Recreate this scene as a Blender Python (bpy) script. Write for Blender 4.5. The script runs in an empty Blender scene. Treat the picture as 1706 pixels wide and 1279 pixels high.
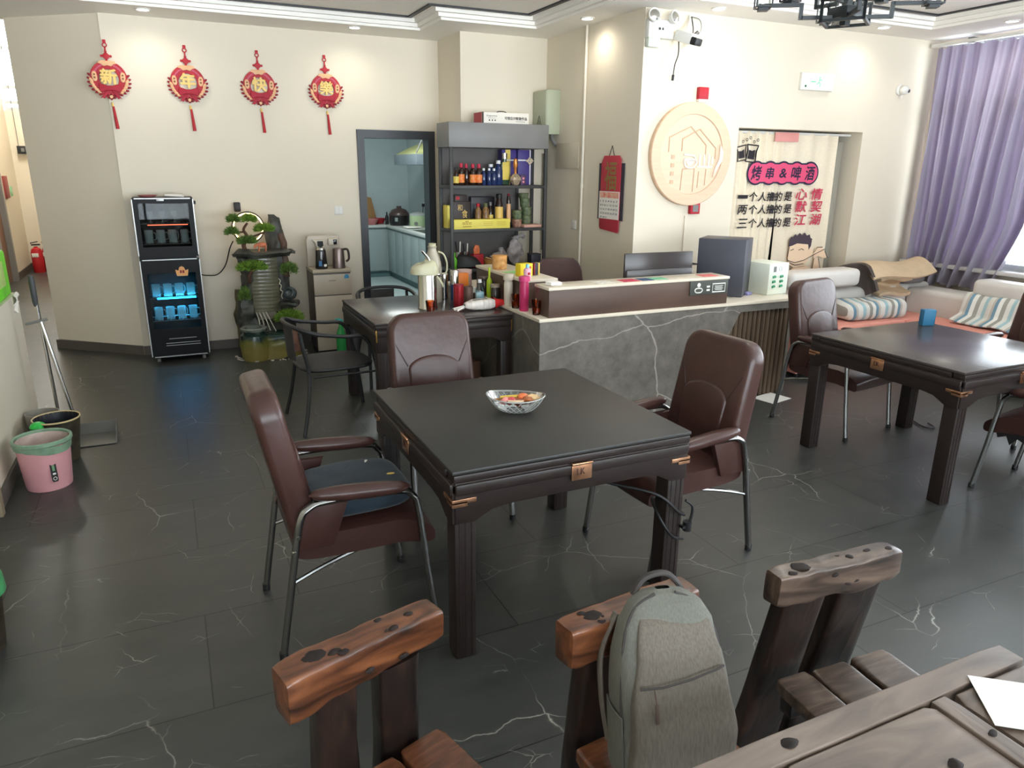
import bpy, bmesh, math, random
from mathutils import Matrix, Vector, noise
PI = math.pi
R = math.radians
random.seed(7)
SC = bpy.context.scene
COL = SC.collection

# ---------------------------------------------------------------- camera
cam_data = bpy.data.cameras.new('camera')
cam = bpy.data.objects.new('camera', cam_data)
COL.objects.link(cam)
cam_data.sensor_fit = 'HORIZONTAL'
cam_data.sensor_width = 36.0
cam_data.lens = 1209.53 / 1706 * 36.0
cam_data.clip_start = 0.05
cam_data.clip_end = 200
PITCH, ROLL, YAW = 0.2890388, 0.00920825, -0.4379888
_f0 = Vector((-math.sin(YAW), math.cos(YAW), 0))
_r0 = Vector((math.cos(YAW), math.sin(YAW), 0))
_u0 = Vector((0, 0, 1))
_fw = _f0 * math.cos(PITCH) - _u0 * math.sin(PITCH)
_up = _u0 * math.cos(PITCH) + _f0 * math.sin(PITCH)
_ri = _r0 * math.cos(ROLL) + _up * math.sin(ROLL)
_up = _up * math.cos(ROLL) - _r0 * math.sin(ROLL)
cam.matrix_world = Matrix(((_ri.x, _up.x, -_fw.x, 0), (_ri.y, _up.y, -_fw.y, 0), (_ri.z, _up.z, -_fw.z, 1.8), (0, 0, 0, 1)))
SC.camera = cam

# ---------------------------------------------------------------- view, world, daylight
vs = SC.view_settings
SC.display_settings.display_device = 'sRGB'
vs.view_transform = 'Standard'
vs.look = 'None'
vs.gamma = 1.0
vs.exposure = 0.36
vs.use_curve_mapping = False
world = bpy.data.worlds.new('daylight')
SC.world = world
world.use_nodes = True
bg = world.node_tree.nodes['Background']
bg.inputs[0].default_value = (0.86, 0.93, 1.0, 1)
bg.inputs[1].default_value = 1.0
# pale sky above the horizon, stronger glow added below it to light the ceiling
_wn = world.node_tree
_tc = _wn.nodes.new('ShaderNodeTexCoord')
_sx = _wn.nodes.new('ShaderNodeSeparateXYZ')
_mr = _wn.nodes.new('ShaderNodeMapRange')
_mr.inputs['From Min'].default_value = -0.06
_mr.inputs['From Max'].default_value = 0.06
_mr.inputs['To Min'].default_value = 17.0
_mr.inputs['To Max'].default_value = 7.6
_wn.links.new(_tc.outputs['Generated'], _sx.inputs[0])
_wn.links.new(_sx.outputs['Z'], _mr.inputs['Value'])
_wn.links.new(_mr.outputs[0], bg.inputs[1])
try:
    SC.cycles.max_bounces = 8
    SC.cycles.diffuse_bounces = 4
    SC.cycles.glossy_bounces = 4
    SC.cycles.transmission_bounces = 8
    SC.cycles.transparent_max_bounces = 12
    SC.cycles.sample_clamp_indirect = 6.0
    SC.cycles.caustics_refractive = False
    SC.cycles.caustics_reflective = False
except Exception:
    pass


def area_light(name, loc, rot, sx, sy, power, col=(1, 1, 1), portal=False):
    d = bpy.data.lights.new(name, 'AREA')
    d.shape = 'RECTANGLE'
    d.size, d.size_y = sx, sy
    d.energy = power
    d.color = col
    if portal:
        d.cycles.is_portal = True
    o = bpy.data.objects.new(name, d)
    o.location = loc
    o.rotation_euler = rot
    COL.objects.link(o)
    return o


# sky light entering through the window openings, added ones included (sampling portals)
area_light('window_portal', (7.42, 1.1, 1.95), (0, R(90), 0), 2.1, 8.5, 1, portal=True)
area_light('window_portal', (2.2, -3.32, 1.75), (R(90), 0, 0), 8.2, 2.3, 1, portal=True)
area_light('window_portal', (-1.7, 15.42, 3.45), (R(-90), 0, 0), 1.3, 1.5, 1, portal=True)
area_light('window_portal', (-3.12, 11.1, 1.6), (0, R(-90), 0), 2.4, 1.6, 1, portal=True)


# ---------------------------------------------------------------- helpers
def lin(c):
    return tuple((x / 12.92 if x <= 0.04045 else ((x + 0.055) / 1.055) ** 2.4) for x in c)


def C8(r, g, b):
    return lin((r / 255, g / 255, b / 255))


_cache = {}


def mat(name, col=(0.5, 0.5, 0.5), rough=0.5, metal=0.0, var=0.0, scale=6.0, stretch=(1, 1, 1), col2=None, bump=0.0,
        bscale=None, trans=0.0, ior=1.45, emit=0.0, alpha=1.0, coat=0.0, sheen=0.0, detail=4.0, sub=0.0):
    """procedural principled material; colour varies between col and col2 by noise"""
    if name in _cache:
        return _cache[name]
    m = bpy.data.materials.new(name)
    m.use_nodes = True
    nt = m.node_tree
    b = nt.nodes['Principled BSDF']
    b.inputs['Base Color'].default_value = (*col, 1)
    b.inputs['Roughness'].default_value = rough
    b.inputs['Metallic'].default_value = metal
    b.inputs['IOR'].default_value = ior
    b.inputs['Transmission Weight'].default_value = trans
    b.inputs['Alpha'].default_value = alpha
    b.inputs['Coat Weight'].default_value = coat
    b.inputs['Sheen Weight'].default_value = sheen
    b.inputs['Subsurface Weight'].default_value = sub
    if emit:
        b.inputs['Emission Color'].default_value = (*col, 1)
        b.inputs['Emission Strength'].default_value = emit
    tc = nt.nodes.new('ShaderNodeTexCoord')
    mp = nt.nodes.new('ShaderNodeMapping')
    mp.inputs['Scale'].default_value = stretch
    nt.links.new(tc.outputs['Object'], mp.inputs['Vector'])
    if var or col2:
        n = nt.nodes.new('ShaderNodeTexNoise')
        n.inputs['Scale'].default_value = scale
        n.inputs['Detail'].default_value = detail
        nt.links.new(mp.outputs[0], n.inputs['Vector'])
        r = nt.nodes.new('ShaderNodeValToRGB')
        c2 = col2 or tuple(min(1, x * (1 + var)) for x in col)
        c1 = col if col2 else tuple(x * (1 - var) for x in col)
        r.color_ramp.elements[0].color = (*c1, 1)
        r.color_ramp.elements[0].position = 0.32
        r.color_ramp.elements[1].color = (*c2, 1)
        r.color_ramp.elements[1].position = 0.68
        nt.links.new(n.outputs['Fac'], r.inputs['Fac'])
        nt.links.new(r.outputs[0], b.inputs['Base Color'])
    if bump:
        n2 = nt.nodes.new('ShaderNodeTexNoise')
        n2.inputs['Scale'].default_value = bscale or scale * 3
        n2.inputs['Detail'].default_value = 5
        nt.links.new(mp.outputs[0], n2.inputs['Vector'])
        bp = nt.nodes.new('ShaderNodeBump')
        bp.inputs['Strength'].default_value = bump
        bp.inputs['Distance'].default_value = 0.01
        nt.links.new(n2.outputs['Fac'], bp.inputs['Height'])
        nt.links.new(bp.outputs[0], b.inputs['Normal'])
    _cache[name] = m
    return m


def pane_mat(name, tint=(1, 1, 1), gloss=1.0, rough=0.02):
    """thin glass: clear or tinted, with a fresnel reflection"""
    if name in _cache:
        return _cache[name]
    m = bpy.data.materials.new(name)
    m.use_nodes = True
    nt = m.node_tree
    nt.nodes.clear()
    out = nt.nodes.new('ShaderNodeOutputMaterial')
    mx = nt.nodes.new('ShaderNodeMixShader')
    tr = nt.nodes.new('ShaderNodeBsdfTransparent')
    tr.inputs[0].default_value = (*tint, 1)
    gl = nt.nodes.new('ShaderNodeBsdfGlossy')
    gl.inputs['Roughness'].default_value = rough
    fr = nt.nodes.new('ShaderNodeFresnel')
    fr.inputs[0].default_value = 1.5
    mu = nt.nodes.new('ShaderNodeMath')
    mu.operation = 'MULTIPLY'
    mu.inputs[1].default_value = gloss
    nt.links.new(fr.outputs[0], mu.inputs[0])
    nt.links.new(mu.outputs[0], mx.inputs[0])
    nt.links.new(tr.outputs[0], mx.inputs[1])
    nt.links.new(gl.outputs[0], mx.inputs[2])
    nt.links.new(mx.outputs[0], out.inputs[0])
    _cache[name] = m
    return m


def RM(ax=0, ay=0, az=0):
    return (Matrix.Rotation(R(az), 4, 'Z') @ Matrix.Rotation(R(ay), 4, 'Y') @ Matrix.Rotation(R(ax), 4, 'X'))


def TM(x, y, z):
    return Matrix.Translation((x, y, z))


def smooth_path(pts, n=8, closed=False):
    P = [Vector(p) for p in pts]
    out = []
    N = len(P)
    rng = range(N) if closed else range(N - 1)
    for i in rng:
        if closed:
            a, b, c, d = P[(i - 1) % N], P[i], P[(i + 1) % N], P[(i + 2) % N]
        else:
            a, b, c, d = P[max(i - 1, 0)], P[i], P[i + 1], P[min(i + 2, N - 1)]
        for k in range(n):
            t = k / n
            out.append(0.5 * ((2 * b) + (c - a) * t + (2 * a - 5 * b + 4 * c - d) * t * t + (3 * b - a - 3 * c + d) * t ** 3))
    if not closed:
        out.append(P[-1])
    return out


class MB:
    """collects shapes into one mesh"""

    def __init__(s):
        s.bm = bmesh.new()

    def raw(s, verts, faces, M=None):
        vs_ = [s.bm.verts.new(M @ Vector(v) if M else v) for v in verts]
        for f in faces:
            try:
                s.bm.faces.new([vs_[i] for i in f])
            except ValueError:
                pass
        return s

    def box(s, c, d, bev=0.0, seg=2, M=None, rot=None):
        t = bmesh.new()
        bmesh.ops.create_cube(t, size=1)
        bmesh.ops.scale(t, vec=d, verts=t.verts)
        if bev:
            bmesh.ops.bevel(t, geom=t.edges[:], offset=min(bev, min(d) * 0.49), segments=seg, profile=0.5, affect='EDGES', clamp_overlap=True)
        X = TM(*c)
        if rot:
            X = X @ (rot if isinstance(rot, Matrix) else RM(*rot))
        if M:
            X = M @ X
        s.merge(t, X)
        return s

    def merge(s, t, X=None):
        if X is not None:
            bmesh.ops.transform(t, matrix=X, verts=t.verts)
        me = bpy.data.meshes.new('tmp')
        t.to_mesh(me)
        t.free()
        s.bm.from_mesh(me)
        bpy.data.meshes.remove(me)

    def tube(s, pts, r, n=8, closed=False, M=None, cap=True, sx=1.0):
        P = [Vector(p) for p in pts]
        N = len(P)
        rr = r if isinstance(r, (list, tuple)) else [r] * N
        rings = []
        up = None
        for i in range(N):
            if closed:
                d = P[(i + 1) % N] - P[i - 1]
            else:
                d = P[min(i + 1, N - 1)] - P[max(i - 1, 0)]
            if d.length < 1e-9:
                d = Vector((0, 0, 1))
            d.normalize()
            if up is None:
                up = Vector((0, 0, 1)) if abs(d.z) < 0.9 else Vector((1, 0, 0))
            a = d.cross(up)
            if a.length < 1e-6:
                a = d.orthogonal()
            a.normalize()
            b = a.cross(d).normalized()
            up = b
            ring = []
            for k in range(n):
                t = 2 * PI * k / n
                v = P[i] + a * math.cos(t) * rr[i] * sx + b * math.sin(t) * rr[i]
                ring.append(s.bm.verts.new(M @ v if M else v))
            rings.append(ring)
        for i in range(N if closed else N - 1):
            A, B = rings[i], rings[(i + 1) % N]
            for k in range(n):
                s.bm.faces.new((A[k], A[(k + 1) % n], B[(k + 1) % n], B[k]))
        if cap and not closed:
            s.bm.faces.new(rings[0][::-1])
            s.bm.faces.new(rings[-1])
        return s

    def cyl(s, p0, p1, r0, r1=None, n=16, M=None):
        return s.tube([p0, p1], [r0, r0 if r1 is None else r1], n, M=M)

    def lathe(s, prof, n=24, c=(0, 0, 0), M=None, sx=1.0, sy=1.0, closed=False, cap=True):
        X = TM(*c)
        if M:
            X = M @ X
        rings = []
        for r, z in prof:
            if r < 1e-5:
                rings.append([s.bm.verts.new(X @ Vector((0, 0, z)))])
            else:
                rings.append([s.bm.verts.new(X @ Vector((r * sx * math.cos(2 * PI * k / n), r * sy * math.sin(2 * PI * k / n), z))) for k in range(n)])
        L = len(rings)
        for i in range(L if closed else L - 1):
            A, B = rings[i], rings[(i + 1) % L]
            for k in range(n):
                k2 = (k + 1) % n
                if len(A) == 1 and len(B) == 1:
                    continue
                if len(A) == 1:
                    s.bm.faces.new((A[0], B[k2], B[k]))
                elif len(B) == 1:
                    s.bm.faces.new((A[k], A[k2], B[0]))
                else:
                    s.bm.faces.new((A[k], A[k2], B[k2], B[k]))
        if not closed and cap:
            if len(rings[0]) > 1:
                s.bm.faces.new(rings[0][::-1])
            if len(rings[-1]) > 1:
                s.bm.faces.new(rings[-1])
        return s

    def prism(s, poly, h, M=None, bev=0.0, seg=2, z0=0.0):
        """extrude a polygon in local XY from z0 to z0+h"""
        t = bmesh.new()
        vs_ = [t.verts.new((p[0], p[1], z0)) for p in poly]
        f = t.faces.new(vs_)
        r = bmesh.ops.extrude_face_region(t, geom=[f])
        up = [e for e in r['geom'] if isinstance(e, bmesh.types.BMVert)]
        bmesh.ops.translate(t, vec=(0, 0, h), verts=up)
        bmesh.ops.recalc_face_normals(t, faces=t.faces)
        if bev:
            ed = [e for e in t.edges if abs(e.verts[0].co.z - e.verts[1].co.z) < 1e-6]
            bmesh.ops.bevel(t, geom=ed, offset=bev, segments=seg, profile=0.5, affect='EDGES', clamp_overlap=True)
        s.merge(t, M)
        return s

    def sphere(s, c, r, n=12, m=8, M=None, rot=None):
        r = r if isinstance(r, (list, tuple)) else (r, r, r)
        t = bmesh.new()
        bmesh.ops.create_uvsphere(t, u_segments=n, v_segments=m, radius=1)
        X = TM(*c) @ (RM(*rot) if rot else Matrix()) @ Matrix.Diagonal((*r, 1))
        s.merge(t, (M @ X) if M else X)
        return s

    def grid(s, fn, nu, nv, M=None, thick=0.0, closed_u=False):
        """fn(u,v)->point, u,v in 0..1; thick adds a second layer along the normal"""
        V = [[Vector(fn(i / nu, j / nv)) for j in range(nv + 1)] for i in range(nu + (0 if closed_u else 1))]
        NU = len(V)

        def nrm(i, j):
            if closed_u:
                du = V[(i + 1) % NU][j] - V[i - 1][j]
            else:
                du = V[min(i + 1, NU - 1)][j] - V[max(i - 1, 0)][j]
            dv = V[i][min(j + 1, nv)] - V[i][max(j - 1, 0)]
            n_ = du.cross(dv)
            return n_.normalized() if n_.length > 1e-12 else Vector((0, 0, 1))
        A = [[s.bm.verts.new(M @ p if M else p) for p in row] for row in V]
        rng = NU if closed_u else NU - 1
        for i in range(rng):
            for j in range(nv):
                i2 = (i + 1) % NU
                s.bm.faces.new((A[i][j], A[i2][j], A[i2][j + 1], A[i][j + 1]))
        if thick:
            B = [[s.bm.verts.new((M @ (V[i][j] - nrm(i, j) * thick)) if M else V[i][j] - nrm(i, j) * thick) for j in range(nv + 1)] for i in range(NU)]
            for i in range(rng):
                for j in range(nv):
                    i2 = (i + 1) % NU
                    s.bm.faces.new((B[i][j + 1], B[i2][j + 1], B[i2][j], B[i][j]))
            for i in range(rng):
                i2 = (i + 1) % NU
                s.bm.faces.new((A[i2][0], A[i][0], B[i][0], B[i2][0]))
                s.bm.faces.new((A[i][nv], A[i2][nv], B[i2][nv], B[i][nv]))
            if not closed_u:
                for j in range(nv):
                    s.bm.faces.new((A[0][j], A[0][j + 1], B[0][j + 1], B[0][j]))
                    s.bm.faces.new((A[-1][j + 1], A[-1][j], B[-1][j], B[-1][j + 1]))
        return s

    def jitter(s, amp, sc, seed=0.0):
        for v in s.bm.verts:
            p = v.co * sc + Vector((seed, seed * 1.7, seed * 0.6))
            v.co += Vector((noise.noise(p), noise.noise(p + Vector((31, 0, 0))), noise.noise(p + Vector((0, 57, 0))))) * amp
        return s

    def build(s, name, m, parent=None, ang=38, M=None, keep=False):
        bm = s.bm if not keep else s.bm.copy()
        if M:
            bmesh.ops.transform(bm, matrix=M, verts=bm.verts)
        bmesh.ops.recalc_face_normals(bm, faces=bm.faces)
        me = bpy.data.meshes.new(name)
        bm.to_mesh(me)
        bm.free()
        for p in me.polygons:
            p.use_smooth = True
        me.set_sharp_from_angle(angle=R(ang))
        me.materials.append(m)
        o = bpy.data.objects.new(name, me)
        COL.objects.link(o)
        if parent:
            o.parent = parent
        return o


def each(mb, name, m, parent, ang=38):
    """link every separate piece of the mesh as a part of its own"""
    seen, out = set(), []
    bm = mb.bm
    bm.verts.ensure_lookup_table()
    for v in bm.verts:
        if v in seen:
            continue
        st, isl = [v], []
        seen.add(v)
        while st:
            q = st.pop()
            isl.append(q)
            for e in q.link_edges:
                w = e.other_vert(q)
                if w not in seen:
                    seen.add(w)
                    st.append(w)
        nb = MB()
        ix = {q: i for i, q in enumerate(isl)}
        fs = {f for q in isl for f in q.link_faces}
        nb.raw([q.co.copy() for q in isl], [[ix[q] for q in f.verts] for f in fs])
        out.append(nb.build(name, m, parent, ang))
    bm.free()
    return out


def tag(o, label, cat, group=None):
    o['label'] = label
    o['category'] = cat
    if group:
        o['group'] = group
    return o


def thing(name, label, cat, loc=(0, 0, 0), rz=0.0, group=None):
    o = bpy.data.objects.new(name, None)
    o.empty_display_size = 0.05
    COL.objects.link(o)
    o.location = loc
    o.rotation_euler = (0, 0, R(rz))
    return tag(o, label, cat, group)


def one(mb, name, m, label, cat, loc=(0, 0, 0), rz=0.0, group=None, ang=38):
    o = mb.build(name, m, ang=ang)
    o.location = loc
    o.rotation_euler = (0, 0, R(rz))
    return tag(o, label, cat, group)


def struct(mb, name, m, parent=None):
    o = mb.build(name, m, parent, ang=30)
    if not parent:
        o['kind'] = 'structure'
    return o


def dup(root, loc, rz, label, group=None):
    """copy a thing with its parts and sub-parts"""
    def rec(o, par):
        c = o.copy()
        COL.objects.link(c)
        c.parent = par
        for ch in [x for x in KIDS.get(o, [])]:
            rec(ch, c)
        return c
    KIDS = {}
    for o in bpy.data.objects:
        if o.parent:
            KIDS.setdefault(o.parent, []).append(o)
    c = rec(root, None)
    c.location = loc
    c.rotation_euler = (0, 0, R(rz))
    c['label'] = label
    if group:
        c['group'] = group
    return c


def bb(*xyz):
    """box from min/max corners -> centre, size"""
    x0, x1, y0, y1, z0, z1 = xyz
    return ((x0 + x1) / 2, (y0 + y1) / 2, (z0 + z1) / 2), (abs(x1 - x0), abs(y1 - y0), abs(z1 - z0))


FACE_Y = RM(90, 0, 0)                 # local XY drawing -> wall facing -Y
FACE_X = RM(0, 0, -90) @ RM(90, 0, 0)  # local XY drawing -> wall facing -X


def text(body, name, m, parent, M, w=None, h=None, depth=0.0015, bold=0.0, shear=0.0, fat=0.0):
    cu = bpy.data.curves.new('lettering', 'FONT')
    cu.body = body
    cu.size = 1
    cu.shear = shear
    cu.offset = bold
    cu.resolution_u = 3
    t = bpy.data.objects.new('lettering', cu)
    COL.objects.link(t)
    dg = bpy.context.evaluated_depsgraph_get()
    me = bpy.data.meshes.new_from_object(t.evaluated_get(dg))
    bpy.data.objects.remove(t)
    bpy.data.curves.remove(cu)
    xs = [v.co.x for v in me.vertices]
    ys = [v.co.y for v in me.vertices]
    x0, x1, y0, y1 = min(xs), max(xs), min(ys), max(ys)
    sx = w / (x1 - x0) if w else h / (y1 - y0)
    sy = h / (y1 - y0) if h else w / (x1 - x0)
    bm = bmesh.new()
    bm.from_mesh(me)
    bpy.data.meshes.remove(me)
    for v in bm.verts:
        v.co = Vector(((v.co.x - (x0 + x1) / 2) * sx, (v.co.y - (y0 + y1) / 2) * sy, 0))
    if fat:
        base = bpy.data.meshes.new('tmp')
        bm.to_mesh(base)
        for k, (dx, dy) in enumerate(((fat, 0), (-fat, 0), (0, fat), (0, -fat))):
            n0 = len(bm.verts)
            bm.from_mesh(base)
            bm.verts.ensure_lookup_table()
            bmesh.ops.translate(bm, vec=(dx, dy, 0.0003 * (k + 1)), verts=bm.verts[n0:])
        bpy.data.meshes.remove(base)
    r = bmesh.ops.extrude_face_region(bm, geom=bm.faces[:])
    bmesh.ops.translate(bm, vec=(0, 0, depth), verts=[e for e in r['geom'] if isinstance(e, bmesh.types.BMVert)])
    bmesh.ops.transform(bm, matrix=M, verts=bm.verts)
    me = bpy.data.meshes.new(name)
    bm.to_mesh(me)
    bm.free()
    me.materials.append(m)
    o = bpy.data.objects.new(name, me)
    COL.objects.link(o)
    o.parent = parent
    return o


# ---------------------------------------------------------------- materials
WALL = mat('wall_paint', C8(226, 216, 197), 0.75, var=0.02, scale=1.5, bump=0.05, bscale=60)
CEIL = mat('ceiling_paint', C8(247, 243, 236), 0.7, var=0.01, scale=2)
BLACK = mat('matt_black', C8(26, 26, 28), 0.5, var=0.1)
BLACKMETAL = mat('black_metal', C8(36, 36, 37), 0.42, 0.0, var=0.08)
DARKFRAME = mat('charcoal_frame', C8(46, 50, 56), 0.4, 0.0, var=0.05)
WHITE = mat('white_plastic', C8(228, 226, 220), 0.4, var=0.02)
PAPER = mat('white_paper', C8(240, 236, 228), 0.8, var=0.02)
CHROME = mat('chrome_steel', C8(200, 198, 192), 0.18, 1.0, var=0.05)
STEELDARK = mat('dark_steel_tube', C8(150, 150, 148), 0.22, 1.0, var=0.05)
LEATHER = mat('brown_leather', C8(66, 42, 37), 0.3, var=0.14, scale=7, bump=0.14, bscale=22)
LEATHER2 = mat('brown_leather_seam', C8(52, 30, 26), 0.5, var=0.1)
DARKWOOD = mat('dark_walnut_wood', C8(42, 33, 30), 0.4, var=0.22, scale=5, stretch=(3, 3, 22))
DARKWOODH = mat('dark_walnut_rail', C8(42, 33, 30), 0.4, var=0.2, scale=5, stretch=(3, 3, 22))
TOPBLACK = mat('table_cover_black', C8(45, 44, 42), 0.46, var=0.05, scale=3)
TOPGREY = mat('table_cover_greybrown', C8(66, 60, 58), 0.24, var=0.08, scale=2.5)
ROSEGOLD = mat('rose_gold', C8(214, 160, 124), 0.25, 0.9, var=0.05)
GOLD = mat('gold_print', C8(232, 194, 104), 0.4, 0.0, var=0.08)
RED = mat('festive_red', C8(176, 24, 40), 0.55, var=0.12, scale=12)
REDDARK = mat('deep_red', C8(140, 20, 36), 0.6, var=0.12)
CREAMPINK = mat('pale_peach_gold', C8(230, 178, 132), 0.5, var=0.08)
INK = mat('black_ink', C8(38, 34, 40), 0.8)
INKRED = mat('crimson_ink', C8(196, 54, 84), 0.8)
GREY = mat('mid_grey', C8(120, 120, 118), 0.5, var=0.04)
DGREY = mat('dark_grey', C8(62, 62, 64), 0.5, var=0.06)
GREEN = mat('vivid_green', C8(110, 200, 50), 0.45, var=0.12)
GLASS = pane_mat('clear_pane', (0.97, 0.98, 0.98))
TINTED = pane_mat('smoked_pane', (0.42, 0.44, 0.46))
CRYSTAL = mat('cut_crystal', (0.96, 0.97, 0.97), 0.06, trans=1.0, ior=1.45)
AMBERGLASS = pane_mat('amber_glass', (0.78, 0.42, 0.2), 1.4)
LEDWARM = mat('warm_led', C8(255, 214, 150), 0.5, emit=9)
LEDBLUE = mat('blue_led', (0.02, 0.42, 1.0), 0.5, emit=14)
LEDRED = mat('red_led', (1.0, 0.16, 0.08), 0.5, emit=2.5)
DOWNLIGHT = mat('downlight_diffuser', (1.0, 0.97, 0.9), 0.5, emit=12)


def tile_floor():
    m = bpy.data.materials.new('slate_floor_tiles')
    m.use_nodes = True
    nt = m.node_tree
    b = nt.nodes['Principled BSDF']
    L = nt.links.new
    tc = nt.nodes.new('ShaderNodeTexCoord')
    mp = nt.nodes.new('ShaderNodeMapping')
    mp.inputs['Location'].default_value = (0.82, 0.08, 0)
    L(tc.outputs['Object'], mp.inputs['Vector'])
    br = nt.nodes.new('ShaderNodeTexBrick')
    br.offset = 0.33
    br.offset_frequency = 2
    br.inputs['Scale'].default_value = 1.0
    br.inputs['Brick Width'].default_value = 1.165
    br.inputs['Row Height'].default_value = 0.6
    br.inputs['Mortar Size'].default_value = 0.0026
    br.inputs['Mortar Smooth'].default_value = 0.1
    br.inputs['Bias'].default_value = 0.0
    br.inputs['Color1'].default_value = (0.9, 0.9, 0.9, 1)
    br.inputs['Color2'].default_value = (1.1, 1.1, 1.1, 1)
    br.inputs['Mortar'].default_value = (0.12, 0.12, 0.12, 1)
    L(mp.outputs[0], br.inputs['Vector'])
    n1 = nt.nodes.new('ShaderNodeTexNoise')
    n1.inputs['Scale'].default_value = 2.4
    n1.inputs['Detail'].default_value = 10
    n1.inputs['Roughness'].default_value = 0.6
    ms = nt.nodes.new('ShaderNodeMapping')
    ms.inputs['Scale'].default_value = (1.0, 2.6, 1)
    L(tc.outputs['Object'], ms.inputs['Vector'])
    L(ms.outputs[0], n1.inputs['Vector'])
    r1 = nt.nodes.new('ShaderNodeValToRGB')
    r1.color_ramp.elements[0].color = (*C8(52, 54, 52), 1)
    r1.color_ramp.elements[0].position = 0.3
    r1.color_ramp.elements[1].color = (*C8(67, 67, 64), 1)
    r1.color_ramp.elements[1].position = 0.72
    L(n1.outputs['Fac'], r1.inputs['Fac'])
    # thin pale veins: cell borders of a distorted voronoi, broken up by noise
    n2 = nt.nodes.new('ShaderNodeTexNoise')
    n2.inputs['Scale'].default_value = 6.0
    n2.inputs['Detail'].default_value = 6
    L(tc.outputs['Object'], n2.inputs['Vector'])
    mx = nt.nodes.new('ShaderNodeMix')
    mx.data_type = 'VECTOR'
    mx.inputs['Factor'].default_value = 0.07
    L(tc.outputs['Object'], mx.inputs['A'])
    L(n2.outputs['Color'], mx.inputs['B'])
    vo = nt.nodes.new('ShaderNodeTexVoronoi')
    vo.feature = 'DISTANCE_TO_EDGE'
    vo.inputs['Scale'].default_value = 2.1
    L(mx.outputs['Result'], vo.inputs['Vector'])
    rv = nt.nodes.new('ShaderNodeValToRGB')
    rv.color_ramp.elements[0].color = (1, 1, 1, 1)
    rv.color_ramp.elements[1].color = (0, 0, 0, 1)
    rv.color_ramp.elements[1].position = 0.0045
    L(vo.outputs['Distance'], rv.inputs['Fac'])
    n3 = nt.nodes.new('ShaderNodeTexNoise')
    n3.inputs['Scale'].default_value = 1.7
    n3.inputs['Detail'].default_value = 3
    L(tc.outputs['Object'], n3.inputs['Vector'])
    r3 = nt.nodes.new('ShaderNodeValToRGB')
    r3.color_ramp.elements[0].position = 0.5
    r3.color_ramp.elements[1].position = 0.66
    L(n3.outputs['Fac'], r3.inputs['Fac'])
    ml = nt.nodes.new('ShaderNodeMath')
    ml.operation = 'MULTIPLY'
    L(rv.outputs[0], ml.inputs[0])
    L(r3.outputs[0], ml.inputs[1])
    # second, finer net of short hairline veins
    ms2 = nt.nodes.new('ShaderNodeMapping')
    ms2.inputs['Scale'].default_value = (1.0, 1.9, 1)
    ms2.inputs['Rotation'].default_value = (0, 0, 0.5)
    L(mx.outputs['Result'], ms2.inputs['Vector'])
    vo2 = nt.nodes.new('ShaderNodeTexVoronoi')
    vo2.feature = 'DISTANCE_TO_EDGE'
    vo2.inputs['Scale'].default_value = 4.2
    L(ms2.outputs[0], vo2.inputs['Vector'])
    rv2 = nt.nodes.new('ShaderNodeValToRGB')
    rv2.color_ramp.elements[0].color = (1, 1, 1, 1)
    rv2.color_ramp.elements[1].color = (0, 0, 0, 1)
    rv2.color_ramp.elements[1].position = 0.007
    L(vo2.outputs['Distance'], rv2.inputs['Fac'])
    n4 = nt.nodes.new('ShaderNodeTexNoise')
    n4.inputs['Scale'].default_value = 4.5
    n4.inputs['Detail'].default_value = 2
    L(tc.outputs['Object'], n4.inputs['Vector'])
    r4 = nt.nodes.new('ShaderNodeValToRGB')
    r4.color_ramp.elements[0].position = 0.56
    r4.color_ramp.elements[1].position = 0.7
    L(n4.outputs['Fac'], r4.inputs['Fac'])
    ml2 = nt.nodes.new('ShaderNodeMath')
    ml2.operation = 'MULTIPLY'
    L(rv2.outputs[0], ml2.inputs[0])
    L(r4.outputs[0], ml2.inputs[1])
    mxx = nt.nodes.new('ShaderNodeMath')
    mxx.operation = 'MAXIMUM'
    L(ml.outputs[0], mxx.inputs[0])
    L(ml2.outputs[0], mxx.inputs[1])
    ml = mxx
    m1 = nt.nodes.new('ShaderNodeMix')
    m1.data_type = 'RGBA'
    m1.blend_type = 'MULTIPLY'
    m1.inputs['Factor'].default_value = 1
    L(r1.outputs[0], m1.inputs['A'])
    L(br.outputs['Color'], m1.inputs['B'])
    m2 = nt.nodes.new('ShaderNodeMix')
    m2.data_type = 'RGBA'
    m2.inputs['B'].default_value = (*C8(160, 158, 150), 1)
    L(ml.outputs[0], m2.inputs['Factor'])
    L(m1.outputs['Result'], m2.inputs['A'])
    L(m2.outputs['Result'], b.inputs['Base Color'])
    rr = nt.nodes.new('ShaderNodeMapRange')
    rr.inputs['To Min'].default_value = 0.32
    rr.inputs['To Max'].default_value = 0.44
    b.inputs['IOR'].default_value = 1.55
    L(n1.outputs['Fac'], rr.inputs['Value'])
    L(rr.outputs[0], b.inputs['Roughness'])
    bp = nt.nodes.new('ShaderNodeBump')
    bp.inputs['Strength'].default_value = 0.12
    bp.inputs['Distance'].default_value = 0.004
    L(br.outputs['Fac'], bp.inputs['Height'])
    bp.invert = True
    L(bp.outputs[0], b.inputs['Normal'])
    return m


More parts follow.
